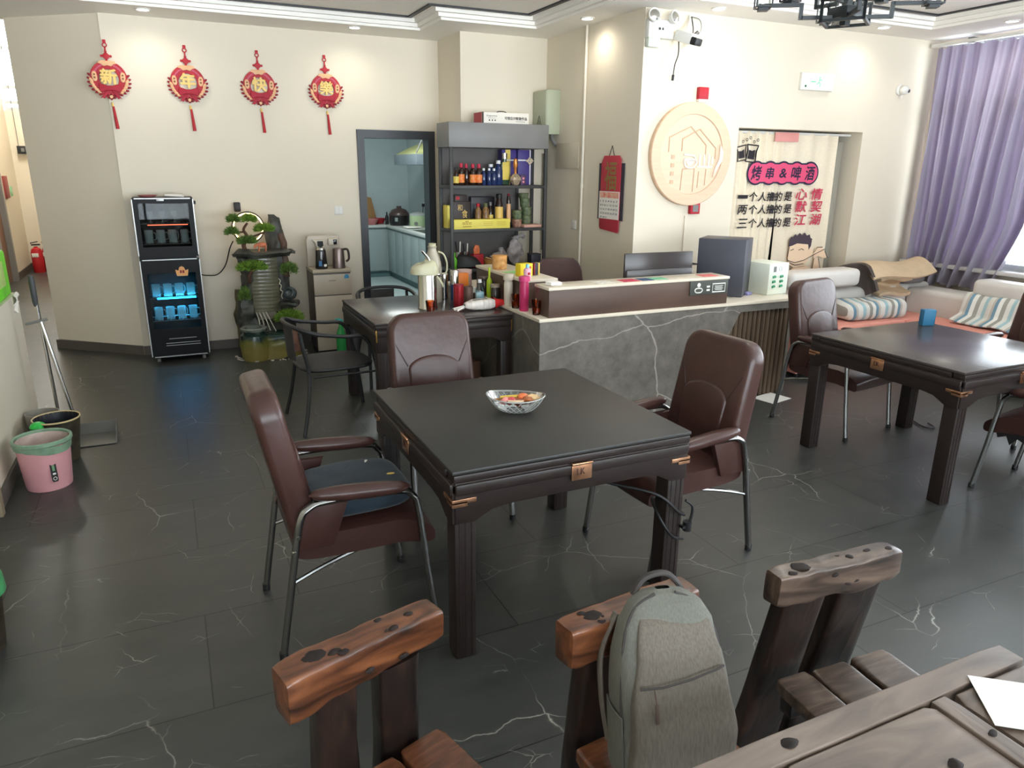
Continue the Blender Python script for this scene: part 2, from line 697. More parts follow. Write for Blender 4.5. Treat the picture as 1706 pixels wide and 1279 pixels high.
def stone_mat(name, c1, c2, vein, vs_=1.4, rough=0.4, pos=0.012):
    m = bpy.data.materials.new(name)
    m.use_nodes = True
    nt = m.node_tree
    b = nt.nodes['Principled BSDF']
    L = nt.links.new
    tc = nt.nodes.new('ShaderNodeTexCoord')
    n1 = nt.nodes.new('ShaderNodeTexNoise')
    n1.inputs['Scale'].default_value = 9
    n1.inputs['Detail'].default_value = 12
    n1.inputs['Roughness'].default_value = 0.72
    L(tc.outputs['Object'], n1.inputs['Vector'])
    r1 = nt.nodes.new('ShaderNodeValToRGB')
    r1.color_ramp.elements[0].color = (*c1, 1)
    r1.color_ramp.elements[0].position = 0.36
    r1.color_ramp.elements[1].color = (*c2, 1)
    r1.color_ramp.elements[1].position = 0.64
    L(n1.outputs['Fac'], r1.inputs['Fac'])
    n2 = nt.nodes.new('ShaderNodeTexNoise')
    n2.inputs['Scale'].default_value = 1.6
    n2.inputs['Detail'].default_value = 7
    L(tc.outputs['Object'], n2.inputs['Vector'])
    mx = nt.nodes.new('ShaderNodeMix')
    mx.data_type = 'VECTOR'
    mx.inputs['Factor'].default_value = 0.25
    mpp = nt.nodes.new('ShaderNodeMapping')
    mpp.inputs['Scale'].default_value = (0.62, 1.0, 1.7)
    mpp.inputs['Rotation'].default_value = (0, 0.5, 0)
    L(tc.outputs['Object'], mpp.inputs['Vector'])
    L(mpp.outputs[0], mx.inputs['A'])
    L(n2.outputs['Color'], mx.inputs['B'])
    vo = nt.nodes.new('ShaderNodeTexVoronoi')
    vo.feature = 'DISTANCE_TO_EDGE'
    vo.inputs['Scale'].default_value = vs_
    L(mx.outputs['Result'], vo.inputs['Vector'])
    rv = nt.nodes.new('ShaderNodeValToRGB')
    rv.color_ramp.elements[0].color = (1, 1, 1, 1)
    rv.color_ramp.elements[1].color = (0, 0, 0, 1)
    rv.color_ramp.elements[1].position = pos
    L(vo.outputs['Distance'], rv.inputs['Fac'])
    ml = nt.nodes.new('ShaderNodeMath')
    ml.operation = 'MULTIPLY'
    L(rv.outputs[0], ml.inputs[0])
    L(n2.outputs['Fac'], ml.inputs[1])
    m2 = nt.nodes.new('ShaderNodeMix')
    m2.data_type = 'RGBA'
    m2.inputs['B'].default_value = (*vein, 1)
    L(ml.outputs[0], m2.inputs['Factor'])
    L(r1.outputs[0], m2.inputs['A'])
    L(m2.outputs['Result'], b.inputs['Base Color'])
    b.inputs['Roughness'].default_value = rough
    return m


FLOOR = tile_floor()
MARBLE = stone_mat('grey_marble', C8(96, 91, 84), C8(124, 118, 110), C8(214, 206, 194), 1.15, 0.38, 0.006)
KTILE = mat('kitchen_wall_tile', C8(176, 188, 190), 0.3, var=0.03)
TEAL = mat('teal_cabinet_front', C8(146, 158, 158), 0.4, var=0.03)

# ---------------------------------------------------------------- room shell
CH = 3.06
TC_ = 3.15
b = MB()
b.box(*bb(-3.2, 7.6, -3.5, 15.5, -0.1, 0.0))
struct(b, 'floor', FLOOR)
b = MB()
b.box(*bb(1.0, 3.98, 7.96, 12.8, 0.0, 0.004))
struct(b, 'floor_kitchen', mat('kitchen_floor_tile', C8(172, 188, 188), 0.25, var=0.04, scale=3))

# back wall with the kitchen doorway
b = MB()
b.box(*bb(-0.34, 1.87, 7.82, 7.95, 0, 3.2))
b.box(*bb(2.71, 2.80, 7.82, 7.95, 0, 3.2))
b.box(*bb(1.87, 2.71, 7.82, 7.95, 2.165, 3.2))
struct(b, 'wall_back', WALL)
b = MB()
b.prism([(-0.32, 7.82), (-0.32, 7.96), (-0.95, 8.52), (-0.95, 15.4), (-1.13, 15.4), (-1.13, 8.49)], 4.4)
struct(b, 'wall_corner', WALL)
b = MB()
b.box(*bb(2.77, 3.72, 7.17, 7.82, 0, 3.2))
struct(b, 'pillar', WALL)
b = MB()
b.prism([(3.72, 5.45), (4.80, 5.45), (4.80, 5.75), (3.92, 5.75), (3.92, 7.82), (3.72, 7.82)], 3.2)
b.box(*bb(4.80, 6.38, 5.45, 5.75, 2.17, 3.2))
b.box(*bb(6.38, 7.45, 5.45, 5.75, 0, 3.2))
struct(b, 'wall_sign', WALL)
b = MB()
b.box(*bb(4.7, 6.5, 5.9, 5.95, 0, 2.4))
b.box(*bb(4.66, 4.7, 5.75, 5.95, 0, 2.4))
b.box(*bb(6.5, 6.54, 5.75, 5.95, 0, 2.4))
b.box(*bb(4.66, 6.54, 5.75, 5.95, 2.4, 2.44))
struct(b, 'wall_passage', mat('passage_wall', C8(120, 120, 120), 0.7))
# right wall: parapet, head, and a pier at the far corner
b = MB()
b.box(*bb(7.3, 7.42, -3.3, 5.45, 0, 0.90))
b.box(*bb(7.3, 7.42, -3.3, 5.45, 3.04, 3.2))
b.box(*bb(7.3, 7.42, 5.39, 5.45, 0.9, 3.04))
struct(b, 'wall_right', WALL)
b = MB()
b.box(*bb(-3.1, -2.0, -3.3, -3.18, 0, 3.2))
b.box(*bb(6.3, 7.42, -3.3, -3.18, 0, 3.2))
b.box(*bb(-2.0, 6.3, -3.3, -3.18, 0, 0.6))
b.box(*bb(-2.0, 6.3, -3.3, -3.18, 2.9, 3.2))
struct(b, 'wall_front', WALL)
b = MB()
b.box(*bb(-3.1, -2.98, -3.3, 8.6, 0, 3.2))
b.box(*bb(-3.1, -2.98, 8.6, 10.3, 0, 4.4))
b.box(*bb(-3.1, -2.98, 10.3, 11.9, 2.8, 4.4))
b.box(*bb(-3.1, -2.98, 11.9, 12.2, 0, 4.4))
b.box(*bb(-3.1, -2.25, 12.2, 12.3, 0, 4.4))
b.box(*bb(-2.37, -2.25, 12.3, 12.9, 0, 4.4))
b.box(*bb(-2.37, -2.25, 12.9, 13.85, 2.15, 4.4))
b.box(*bb(-2.37, -2.25, 13.85, 15.3, 0, 4.4))
struct(b, 'wall_left', WALL)
b = MB()
b.box(*bb(-2.4, -1.1, 15.3, 15.42, 0, 2.65))
b.box(*bb(-2.4, -1.1, 15.3, 15.42, 4.2, 4.4))
struct(b, 'wall_corridor', WALL)
# windows (frames and panes)
ALU = mat('window_aluminium', C8(190, 194, 196), 0.4, 0.3)


def window(n, x0, x1, y0, y1, z0, z1, along, cuts, zc):
    f = MB()
    t = 0.05
    if along == 'y':
        for y in [y0 + t / 2, y1 - t / 2] + cuts:
            f.box(*bb(x0, x1, y - t / 2, y + t / 2, z0, z1))
        for z in [z0 + t / 2, z1 - t / 2] + zc:
            f.box(*bb(x0 + 0.004, x1 - 0.004, y0, y1, z - t / 2, z + t / 2))
    else:
        for x in [x0 + t / 2, x1 - t / 2] + cuts:
            f.box(*bb(x - t / 2, x + t / 2, y0, y1, z0, z1))
        for z in [z0 + t / 2, z1 - t / 2] + zc:
            f.box(*bb(x0, x1, y0 + 0.004, y1 - 0.004, z - t / 2, z + t / 2))
    o = struct(f, 'window_%d' % n, ALU)
    g = MB()
    if along == 'y':
        xm = (x0 + x1) / 2
        g.box(*bb(xm - 0.003, xm + 0.003, y0 + 0.02, y1 - 0.02, z0 + 0.02, z1 - 0.02))
    else:
        ym = (y0 + y1) / 2
        g.box(*bb(x0 + 0.02, x1 - 0.02, ym - 0.003, ym + 0.003, z0 + 0.02, z1 - 0.02))
    g.build('pane', GLASS, o)
    return o


window(1, 7.33, 7.40, -3.1, 5.39, 0.9, 3.04, 'y', [-1.4, 0.3, 2.0, 3.7], [2.35])
window(2, -2.0, 6.3, -3.28, -3.22, 0.6, 2.9, 'x', [-0.4, 1.2, 2.8, 4.4], [])  # unseen window behind the camera, added as fill light
window(3, -2.25, -1.13, 15.33, 15.39, 2.65, 4.2, 'x', [-2.0, -1.62], [2.78, 3.02, 3.62])
window(4, -3.08, -3.02, 10.3, 11.9, 0.02, 2.8, 'y', [11.1], [])  # unseen window, placed to brighten the corridor floor and miss the corner wall
b = MB()
b.box(*bb(7.12, 7.33, -3.1, 5.39, 0.86, 0.90), 0.008)
struct(b, 'trim_sill', mat('sill_stone', C8(214, 212, 210), 0.35, var=0.03))

# baseboards
BASE = mat('grey_baseboard', C8(92, 86, 80), 0.45, var=0.06)
b = MB()
b.box(*bb(-0.32, 1.80, 7.805, 7.82, 0, 0.09))
struct(b, 'baseboard_back', BASE)
b = MB()
b.prism([(-0.32, 7.805), (-0.32, 7.83), (-1.12, 8.5), (-1.15, 8.5), (-1.15, 8.47)], 0.09)
struct(b, 'baseboard_corner', BASE)
b = MB()
b.box(*bb(-2.25, -2.235, 13.9, 15.3, 0, 0.12))
b.box(*bb(-2.25, -1.13, 15.285, 15.3, 0, 0.12))
struct(b, 'baseboard_corridor', BASE)

# ceiling: soffit ring around a raised tray, moulding and dark inset strip
TRAY = [(-0.9, 7.33), (2.42, 7.33), (2.42, 6.73), (3.37, 6.73), (3.37, 5.05), (6.62, 5.05), (6.62, -2.5), (-0.9, -2.5)]


def inset(poly, d):
    out = []
    n_ = len(poly)
    for i in range(n_):
        p, a, c = Vector(poly[i]), Vector(poly[i - 1]), Vector(poly[(i + 1) % n_])
        e1 = (p - a).normalized()
        e2 = (c - p).normalized()
        n1 = Vector((e1.y, -e1.x))
        n2 = Vector((e2.y, -e2.x))
        out.append(tuple(p + (n1 + n2) * d))
    return out


b = MB()
for r_ in [(-3.1, -0.9, -3.3, 8.6), (6.62, 7.42, -3.3, 5.6), (-0.9, 6.62, -3.3, -2.5), (-0.9, 3.95, 7.33, 8.75), (2.42, 3.95, 6.73, 7.33),
           (3.37, 3.95, 5.05, 6.73), (3.95, 6.62, 5.05, 5.9)]:
    b.box(*bb(*r_, CH, CH + 0.14))
struct(b, 'ceiling', CEIL)
b = MB()
b.box(*bb(-1.0, 6.7, -2.6, 7.4, TC_, TC_ + 0.06))
struct(b, 'ceiling_tray', CEIL)
b = MB()
b.box(*bb(-3.1, -0.95, 8.6, 15.5, 4.3, 4.36))
b.box(*bb(-3.1, -0.95, 8.55, 8.6, 3.06, 4.36))
struct(b, 'ceiling_corridor', CEIL)


def ring(poly, d0, d1, z0, z1, name, m):
    A, B = inset(poly, d0), inset(poly, d1)
    b_ = MB()
    n_ = len(A)
    v = [(*p, z0) for p in A] + [(*p, z0) for p in B] + [(*p, z1) for p in A] + [(*p, z1) for p in B]
    f = []
    for i in range(n_):
        j = (i + 1) % n_
        f += [(i, j, n_ + j, n_ + i), (2 * n_ + i, 3 * n_ + i, 3 * n_ + j, 2 * n_ + j), (i, 2 * n_ + i, 2 * n_ + j, j), (n_ + i, n_ + j, 3 * n_ + j, 3 * n_ + i)]
    b_.raw(v, f)
    return struct(b_, name, m)


ring(TRAY, 0.0, 0.035, CH + 0.022, TC_, 'trim_1', CEIL)
ring(TRAY, 0.03, 0.075, CH + 0.055, TC_, 'trim_2', CEIL)
ring(TRAY, 0.125, 0.165, TC_ - 0.012, TC_, 'trim_3', mat('dark_ceiling_strip', C8(46, 46, 50), 0.5))

# kitchen shell
b = MB()
b.box(*bb(1.0, 4.0, 12.7, 12.8, 0, 2.9))
struct(b, 'wall_kitchen_far', KTILE)
b = MB()
b.box(*bb(3.9, 4.0, 7.96, 12.7, 0, 2.9))
struct(b, 'wall_kitchen_right', KTILE)
b = MB()
b.box(*bb(1.0, 1.1, 7.96, 12.7, 0, 2.9))
struct(b, 'wall_kitchen_left', KTILE)
b = MB()
b.box(*bb(1.0, 4.0, 7.95, 7.97, 2.2, 2.9))
b.box(*bb(2.8, 4.0, 7.95, 7.97, 0, 2.9))
b.box(*bb(1.0, 1.8, 7.95, 7.97, 0, 2.9))
struct(b, 'wall_kitchen_near', KTILE)
b = MB()
b.box(*bb(1.0, 4.0, 7.96, 12.8, 2.9, 2.95))
struct(b, 'ceiling_kitchen', CEIL)
# kitchen doorway frame
b = MB()
for x0, x1 in ((1.87, 1.945), (2.635, 2.71)):
    b.box(*bb(x0, x1, 7.795, 7.975, 0, 2.165))
b.box(*bb(1.87, 2.71, 7.794, 7.976, 2.085, 2.166))
struct(b, 'trim_kitchen', DARKFRAME)
# corridor door
b = MB()
for y0, y1 in ((12.86, 12.96), (13.78, 13.88)):
    b.box(*bb(-2.38, -2.235, y0, y1, 0, 2.2))
b.box(*bb(-2.38, -2.235, 12.86, 13.88, 2.1, 2.2))
o = struct(b, 'door_1', mat('grey_door_frame', C8(140, 138, 134), 0.5))
b = MB()
b.box(*bb(-2.36, -2.31, 12.96, 13.78, 0.01, 2.1))
b.build('door_leaf', mat('brown_door', C8(120, 84, 66), 0.5, var=0.1), o)
# low partition at the left with its timber end panel
b = MB()
b.box(*bb(-1.14, -0.99, 4.36, 5.95, 0, 0.95))
struct(b, 'partition', WALL)
b = MB()
b.box(*bb(-1.15, -0.96, 4.3, 4.36, 0, 2.9))
struct(b, 'trim_partition', mat('tan_end_panel', C8(150, 136, 112), 0.5, var=0.05))
b = MB()
b.box(*bb(-1.6, -1.14, 3.9, 4.36, 0, 2.9))
struct(b, 'wall_partition', WALL)
b = MB()
b.box(*bb(-0.99, -0.972, 4.38, 5.95, 0, 0.09), 0.003)
struct(b, 'baseboard_partition', BASE)

t = thing('corridor_fill', 'added white fill panel on the high corridor ceiling', 'ceiling light', (-1.7, 13.4, 4.3))  # no lamp known here; panel and area light added to brighten the corridor
MB().box((0, 0, -0.02), (0.3, 1.2, 0.04), 0.01).build('glow_panel', mat('corridor_fill_glow', (1.0, 0.97, 0.9), 0.5, emit=4.0), t)
d = bpy.data.lights.new('corridor_fill_light', 'AREA')
d.shape = 'RECTANGLE'
d.size, d.size_y, d.energy, d.color = 0.3, 1.2, 60, (1.0, 0.97, 0.9)
o = bpy.data.objects.new('corridor_fill_light', d)
o.location = (0, 0, -0.06)
o.parent = t
COL.objects.link(o)


# kitchen lamp (a ceiling panel in the kitchen) and downlights
def downlight(x, y, label, z=CH, power=8):
    t = thing('downlight', label, 'ceiling light', (x, y, z), group=None)
    m = MB()
    m.lathe([(0.062, 0.0), (0.062, -0.006), (0.05, -0.01), (0.046, -0.004), (0.046, 0)], 24, closed=True)
    m.build('trim_ring', WHITE, t)
    m = MB()
    m.lathe([(0.0, -0.005), (0.046, -0.005), (0.046, -0.001), (0, -0.001)], 24)
    m.build('diffuser', DOWNLIGHT, t)
    d = bpy.data.lights.new('spot', 'SPOT')
    d.energy = power
    d.spot_size = R(165)
    d.spot_blend = 1.0
    d.shadow_soft_size = 0.04
    d.color = (1.0, 0.93, 0.8)
    s_ = bpy.data.objects.new('spot', d)
    COL.objects.link(s_)
    s_.parent = t
    s_.location = (0, 0, -0.03)
    return t


downlight(0.02, 7.47, 'round ceiling downlight above the first two red wreaths')
downlight(1.815, 7.45, 'round ceiling downlight above the fourth red wreath')
downlight(3.53, 6.06, 'round ceiling downlight above the wall calendar')
downlight(4.27, 5.22, 'round ceiling downlight above the round wooden sign')
downlight(6.12, 5.16, 'round ceiling downlight behind the black chandelier, above the green exit sign')
downlight(6.83, 4.45, 'round ceiling downlight in front of the purple curtain')
t = thing('kitchen_lamp', 'white panel lamp on the kitchen ceiling', 'ceiling light', (2.4, 9.8, 2.9))
MB().box((0, 0, -0.02), (1.2, 0.3, 0.04), 0.01).build('glow_panel', mat('kitchen_lamp_glow', (0.86, 1.0, 1.0), 0.5, emit=4.0), t)
d = bpy.data.lights.new('kitchen_glow', 'AREA')
d.shape = 'RECTANGLE'
d.size, d.size_y, d.energy, d.color = 1.2, 0.4, 48, (0.94, 1.0, 0.98)
o = bpy.data.objects.new('kitchen_glow', d)
o.location = (0, 0, -0.06)
o.parent = t
COL.objects.link(o)

# ================================================================ tables
def mahjong_table(label, loc, w, d, top, style, rz=0.0):
    """square game table with a cover board; style 'inlay' has rose-gold fittings"""
    t = thing('game_table', label, 'table', loc, rz, None)
    hw, hd = w / 2, d / 2
    MB().box((0, 0, 0.7715), (w, d, 0.017), 0.006).build('cover_board', top, t)
    m = MB()
    for s in (-1, 1):
        m.box((0, s * (hd - 0.035), 0.748), (w - 0.012, 0.07, 0.03), 0.006)
        m.box((s * (hw - 0.035), 0, 0.748), (0.07, d - 0.012 - 0.14, 0.03), 0.006)
    m.box((0, 0, 0.757), (w - 0.1, d - 0.1, 0.012))
    m.build('rim', DARKWOODH, t)
    for s in (-1, 1):
        for ax in 'xy':
            # apron board with a moulded ledge and shaped lower edge
            L = (hw if ax == 'x' else hd) - 0.012
            th = 0.03
            n = 14
            low = []
            for i in range(n + 1):
                u = -1 + 2 * i / n
                x = u * L
                e = L - abs(x)
                zz = 0.618
                if e < 0.17:
                    zz = 0.618 - 0.045 * max(0, 1 - max(0, e - 0.085) / 0.085) ** 1.3
                low.append((x, zz))
            poly = [(-L, 0.733), (L, 0.733)] + low[::-1]
            m = MB()
            X = RM(90) if ax == 'x' else RM(0, 0, 90) @ RM(90)
            off = (hd if ax == 'x' else hw) - 0.018
            P = (TM(0, s * off + th / 2, 0) if ax == 'x' else TM(s * off - th / 2, 0, 0)) @ X
            m.prism(poly, th, P, 0.003)
            # ledge
            if ax == 'x':
                m.box((0, s * (off + 0.008), 0.706), (2 * L, 0.032, 0.044), 0.008)
            else:
                m.box((s * (off + 0.008), 0, 0.706), (0.032, 2 * L, 0.044), 0.008)
            a = m.build('apron', DARKWOODH, t)
            if style == 'inlay':
                ox = 0.0 if ax == 'x' else 0.0
                Y = (RM(90) if s < 0 else RM(0, 0, 180) @ RM(90)) if ax == 'x' else (RM(0, 0, -90) @ RM(90) if s < 0 else RM(0, 0, 90) @ RM(90))
                B_ = TM(*((ox, s * (off + 0.0245), 0) if ax == 'x' else (s * (off + 0.0245), ox, 0))) @ Y
                m = MB()
                m.box((0, 0.696, 0.002), (0.088, 0.062, 0.004), 0.0015, M=B_)
                m.box((0, 0.731, 0.004), (0.09, 0.009, 0.012), 0.002, M=B_)
                pl = m.build('badge_plate', ROSEGOLD, a)
                text('LK', 'letters', mat('engraved_brown', C8(60, 30, 20), 0.6), pl, B_ @ TM(-0.004, 0.701, 0.0042), h=0.026, w=0.036, depth=0.0008, bold=0.012)
    for sx in (-1, 1):
        for sy in (-1, 1):
            m = MB()
            x, y = sx * (hw - 0.052), sy * (hd - 0.052)
            m.box((x, y, 0.366), (0.084, 0.084, 0.732), 0.007)
            for k in (-1, 0, 1):
                m.box((x + k * 0.024, y - 0.0425, 0.3), (0.003, 0.003, 0.58))
            lg = m.build('leg', DARKWOOD, t)
            if style == 'inlay':
                m = MB()
                ex, ey = sx * (hw - 0.001), sy * (hd - 0.001)
                for dx, dy in ((1, 0), (0, 1)):
                    m.box((ex - sx * dx * 0.045, ey - sy * dy * 0.045, 0.662), (0.09 if dx else 0.004, 0.09 if dy else 0.004, 0.017), 0.001)
                    m.box((ex - sx * dx * 0.028, ey - sy * dy * 0.028, 0.651), (0.056 if dx else 0.004, 0.056 if dy else 0.004, 0.02), 0.001)
                m.build('corner_bracket', ROSEGOLD, lg)
            else:
                m = MB()
                ex, ey = sx * (hw - 0.006), sy * (hd - 0.006)
                m.box((ex - sx * 0.012, ey, 0.69), (0.026, 0.004, 0.085), 0.001)
                m.box((ex, ey - sy * 0.012, 0.69), (0.004, 0.026, 0.085), 0.001)
                m.build('corner_strip', mat('brass', C8(196, 156, 82), 0.3, 0.9), lg)
    if style != 'inlay':
        m = MB()
        m.box((0.13, -hd + 0.003, 0.695), (0.075, 0.004, 0.016), 0.002)
        m.build('drawer_pull', WHITE, t)
    return t


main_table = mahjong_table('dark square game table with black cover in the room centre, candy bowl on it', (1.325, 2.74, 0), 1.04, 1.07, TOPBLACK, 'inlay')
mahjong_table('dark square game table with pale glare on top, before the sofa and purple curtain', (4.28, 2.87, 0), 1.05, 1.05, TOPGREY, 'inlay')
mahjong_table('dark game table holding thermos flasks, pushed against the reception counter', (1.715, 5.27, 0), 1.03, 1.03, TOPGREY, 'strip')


# ================================================================ leather armchairs
def leather_chair(label, loc, rz, group=None):
    t = thing('armchair', label, 'chair', loc, rz, group)
    for s in (-1, 1):
        y = s * 0.262
        p = smooth_path([(-0.30, y, 0.014), (-0.255, y, 0.27), (-0.205, y, 0.54), (-0.165, y, 0.605), (-0.08, y, 0.622), (0.17, y, 0.612), (0.225, y, 0.585),
                         (0.248, y, 0.52), (0.28, y, 0.25), (0.312, y, 0.014)], 5)
        fr = MB().tube(p, 0.0135, 10, sx=1.25).build('side_frame', STEELDARK, t)
        m = MB()
        for x in (-0.30, 0.312):
            m.cyl((x, y, 0.0), (x, y, 0.03), 0.0165, n=10)
        each(m, 'foot_cap', BLACK, fr)
        m = MB()

        def pad(u, v, y=y):
            a = 2 * PI * u
            L = -0.165 + 0.385 * v
            e = min(1, math.sin(PI * min(max(v, 0.0), 1)) ** 0.3 + 0.02) if 0 < v < 1 else 0.02
            z = 0.64 + 0.012 * (1 - v) - 0.016 * v
            return (L, y + math.cos(a) * 0.036 * e, z + math.sin(a) * 0.03 * e)
        m.grid(pad, 14, 18, closed_u=True)
        m.build('armrest', LEATHER, t)
        m = MB()
        m.prism([(-0.235, 0.43), (-0.08, 0.43), (-0.02, 0.6), (-0.17, 0.6)], 0.035, TM(0, y + 0.005 * s + 0.0175 - s * 0.03, 0) @ RM(90), 0.008)
        m.build('side_panel', LEATHER, t)
        MB().tube(smooth_path([(-0.25, y, 0.31), (-0.12, s * 0.235, 0.345), (0.05, s * 0.2, 0.372), (0.2, s * 0.2, 0.376)], 4), 0.0085, 8).build('stretcher', STEELDARK, t)
        m = MB()
        for z in (0.44, 0.5):
            m.cyl((-0.232 + (z - 0.44) * 0.3, y - s * 0.004, z), (-0.232 + (z - 0.44) * 0.3, y + s * 0.02, z), 0.008, n=8)
        each(m, 'bolt', CHROME, fr)

    def seat(u, v):
        # section in x-z swept along y
        a = 2 * PI * u
        y = -0.235 + 0.47 * v
        e = 1 - 0.1 * abs(2 * v - 1) ** 6
        ca, sa = math.cos(a), math.sin(a)
        q = 0.45
        x = 0.05 + 0.275 * math.copysign(abs(ca) ** q, ca)
        z = 0.425 + 0.055 * math.copysign(abs(sa) ** 0.6, sa) * e
        if x > 0.2:
            z -= (x - 0.2) * 0.35
        z += 0.012 * math.cos((2 * v - 1) * PI / 2) * (1 if sa > 0 else 0)
        return (x, y, z)
    m = MB()
    m.grid(seat, 36, 16, closed_u=True)
    for v in (0, 1):
        pts = [seat(i / 36, v) for i in range(36)]
        m.raw(pts, [tuple(range(36))])
    m.build('seat', LEATHER, t, ang=60)
    # backrest: rounded shell
    tilt = RM(0, -11.5, 0)
    X = TM(-0.168, 0, 0.40) @ tilt

    def outline(w, h, r, n=8, rb=0.05, taper=0.0):
        pts = []
        for cx, cy, a0, rr in ((w - r, h - r, 0, r), (-w + r, h - r, 90, r), (-w + rb, rb, 180, rb), (w - rb, rb, 270, rb)):
            for k in range(n + 1):
                a = R(a0 + 90 * k / n)
                x, y_ = cx + rr * math.cos(a), cy + rr * math.sin(a)
                pts.append((x * (1 - taper * y_ / h), y_))
        return pts
    S = X @ RM(0, 0, 90) @ RM(90)
    m = MB()
    m.prism(outline(0.242, 0.645, 0.1, taper=0.06), 0.105, S @ TM(0, 0, -0.045), 0.03, 4)
    m.build('backrest', LEATHER, t, ang=50)
    m = MB()
    pts = [(-0.135, 0.10), (0.135, 0.10), (0.145, 0.34)] + [(0.145 * math.cos(R(a)), 0.34 + 0.07 * math.sin(R(a))) for a in range(15, 180, 15)] + [(-0.145, 0.34)]
    m.prism(pts, 0.028, S @ TM(0, 0, 0.045), 0.014, 4)
    m.build('lumbar_pad', LEATHER, t, ang=50)
    m = MB()
    for s in (-1, 1):
        m.tube([S @ Vector((s * 0.147, 0.36, 0.061)), S @ Vector((s * 0.2, 0.47, 0.058)), S @ Vector((s * 0.215, 0.52, 0.05))], 0.004, 6)
    each(m, 'seam', LEATHER2, t)
    return t


ch0 = leather_chair('brown leather armchair with a dark teal cushion, left of the centre table', (0.52, 2.755, 0), 0)
dup(ch0, (2.115, 2.66, 0), 183, 'brown leather armchair with bare seat, right of the centre table before the ribbed counter panel')
dup(ch0, (1.245, 3.50, 0), -91, 'brown leather armchair behind the centre table, its shiny back before the flask table')
dup(ch0, (4.32, 3.645, 0), -82, 'brown leather armchair tucked under the glare-topped table on the counter side')
seat4 = dup(ch0, (4.47, 2.165, 0), 97, 'leather armchair with torn hanging seat lining at the right picture edge')
dup(ch0, (5.36, 2.98, 0), 178, 'leather armchair beyond the glare-topped table, before the striped throw')
# torn lining under the right-hand chair
tl = MB()
pts = [(-0.02, 0.0), (0.16, 0.0), (0.14, -0.05), (0.1, -0.03), (0.075, -0.075), (0.04, -0.03), (0.01, -0.04)]
tl.prism(pts, 0.004, TM(0.10, 0.235, 0.385) @ RM(90))
tl.jitter(0.006, 9)
tl.build('torn_lining', BLACK, seat4)
# swivel chair behind the counter: only its back shows
t = thing('desk_chair', 'brown leather desk chair behind the reception counter, only its back showing', 'chair', (2.96, 5.15, 0), -90)
m = MB()


def dback(u, v):
    a = 2 * PI * u
    w = 0.235 * (1 - 0.06 * v)
    q = 0.5
    return (-0.2 - 0.12 * v + 0.04 * math.sin(a) + 0.04 * (math.cos(a) ** 2), math.copysign(abs(math.cos(a)) ** q, math.cos(a)) * w * (1 if v < 0.8 else math.sqrt(max(0.0, 1 - ((v - 0.8) / 0.2) ** 2 * 0.55))), 0.5 + 0.57 * v)


m.grid(dback, 28, 16, closed_u=True)
m.raw([dback(i / 28, 1) for i in range(28)], [tuple(range(28))])
m.raw([dback(i / 28, 0) for i in range(28)], [tuple(range(28))])
m.build('backrest', LEATHER, t, ang=60)
MB().box((0, 0, 0.47), (0.46, 0.48, 0.09), 0.035, 3).build('seat', LEATHER, t)
m = MB().cyl((0, 0, 0.08), (0, 0, 0.43), 0.03)
m.cyl((-0.19, 0, 0.44), (-0.22, 0, 0.6), 0.02)
for k in range(5):
    a = 2 * PI * k / 5
    m.tube([(0, 0, 0.1), (0.27 * math.cos(a), 0.27 * math.sin(a), 0.06)], [0.03, 0.018], 8)
    m.sphere((0.27 * math.cos(a), 0.27 * math.sin(a), 0.025), 0.025, 8, 6)
m.build('base', BLACK, t)

# ================================================================ seat cushion on the left armchair
cu = thing('seat_cushion', 'dark teal patterned seat cushion lying on the left brown armchair', 'cushion', (0.575, 2.765, 0.494), 3)


def cush(u, v):
    a = 2 * PI * u
    ca, sa = math.cos(a), math.sin(a)
    r = math.sin(PI * v) ** 0.42 if 0 < v < 1 else 0
    x = 0.215 * r * math.copysign(abs(ca) ** 0.5, ca)
    y = 0.22 * r * math.copysign(abs(sa) ** 0.5, sa)
    z = 0.045 - 0.045 * math.copysign(abs(math.cos(PI * v)) ** 0.8, math.cos(PI * v))
    z += (0.012 * noise.noise(Vector((x * 9, y * 9, z * 5))) if z > 0.045 else 0) * (1 if r > 0.2 else 0.5)
    return (x, y, z)


m = MB()
m.grid(cush, 40, 22, closed_u=True)
bmesh.ops.remove_doubles(m.bm, verts=m.bm.verts, dist=0.0005)
m.build('cushion_cover', mat('teal_fabric', C8(27, 43, 54), 0.85, var=0.25, scale=14, bump=0.2, bscale=90, sheen=0.2), cu, ang=80)
rnd = random.Random(3)
for k, (x, y, a, sz, mm) in enumerate([(0.03, -0.125, 20, 0.03, GOLD), (-0.06, 0.12, -30, 0.022, GOLD), (0.09, 0.12, 60, 0.026, PAPER), (0.15, -0.04, 10, 0.02, GOLD), (-0.08, -0.12, 80, 0.02, PAPER), (0.14, -0.155, 40, 0.03, GOLD)]):
    m = MB().sphere((x, y, 0.092 - 0.35 * max(abs(x), abs(y)) ** 2.2), (sz, sz * 0.4, 0.004), 10, 6, rot=(0, 8 * (x > 0.1), a))
    m.build('printed_leaf', mm, cu)

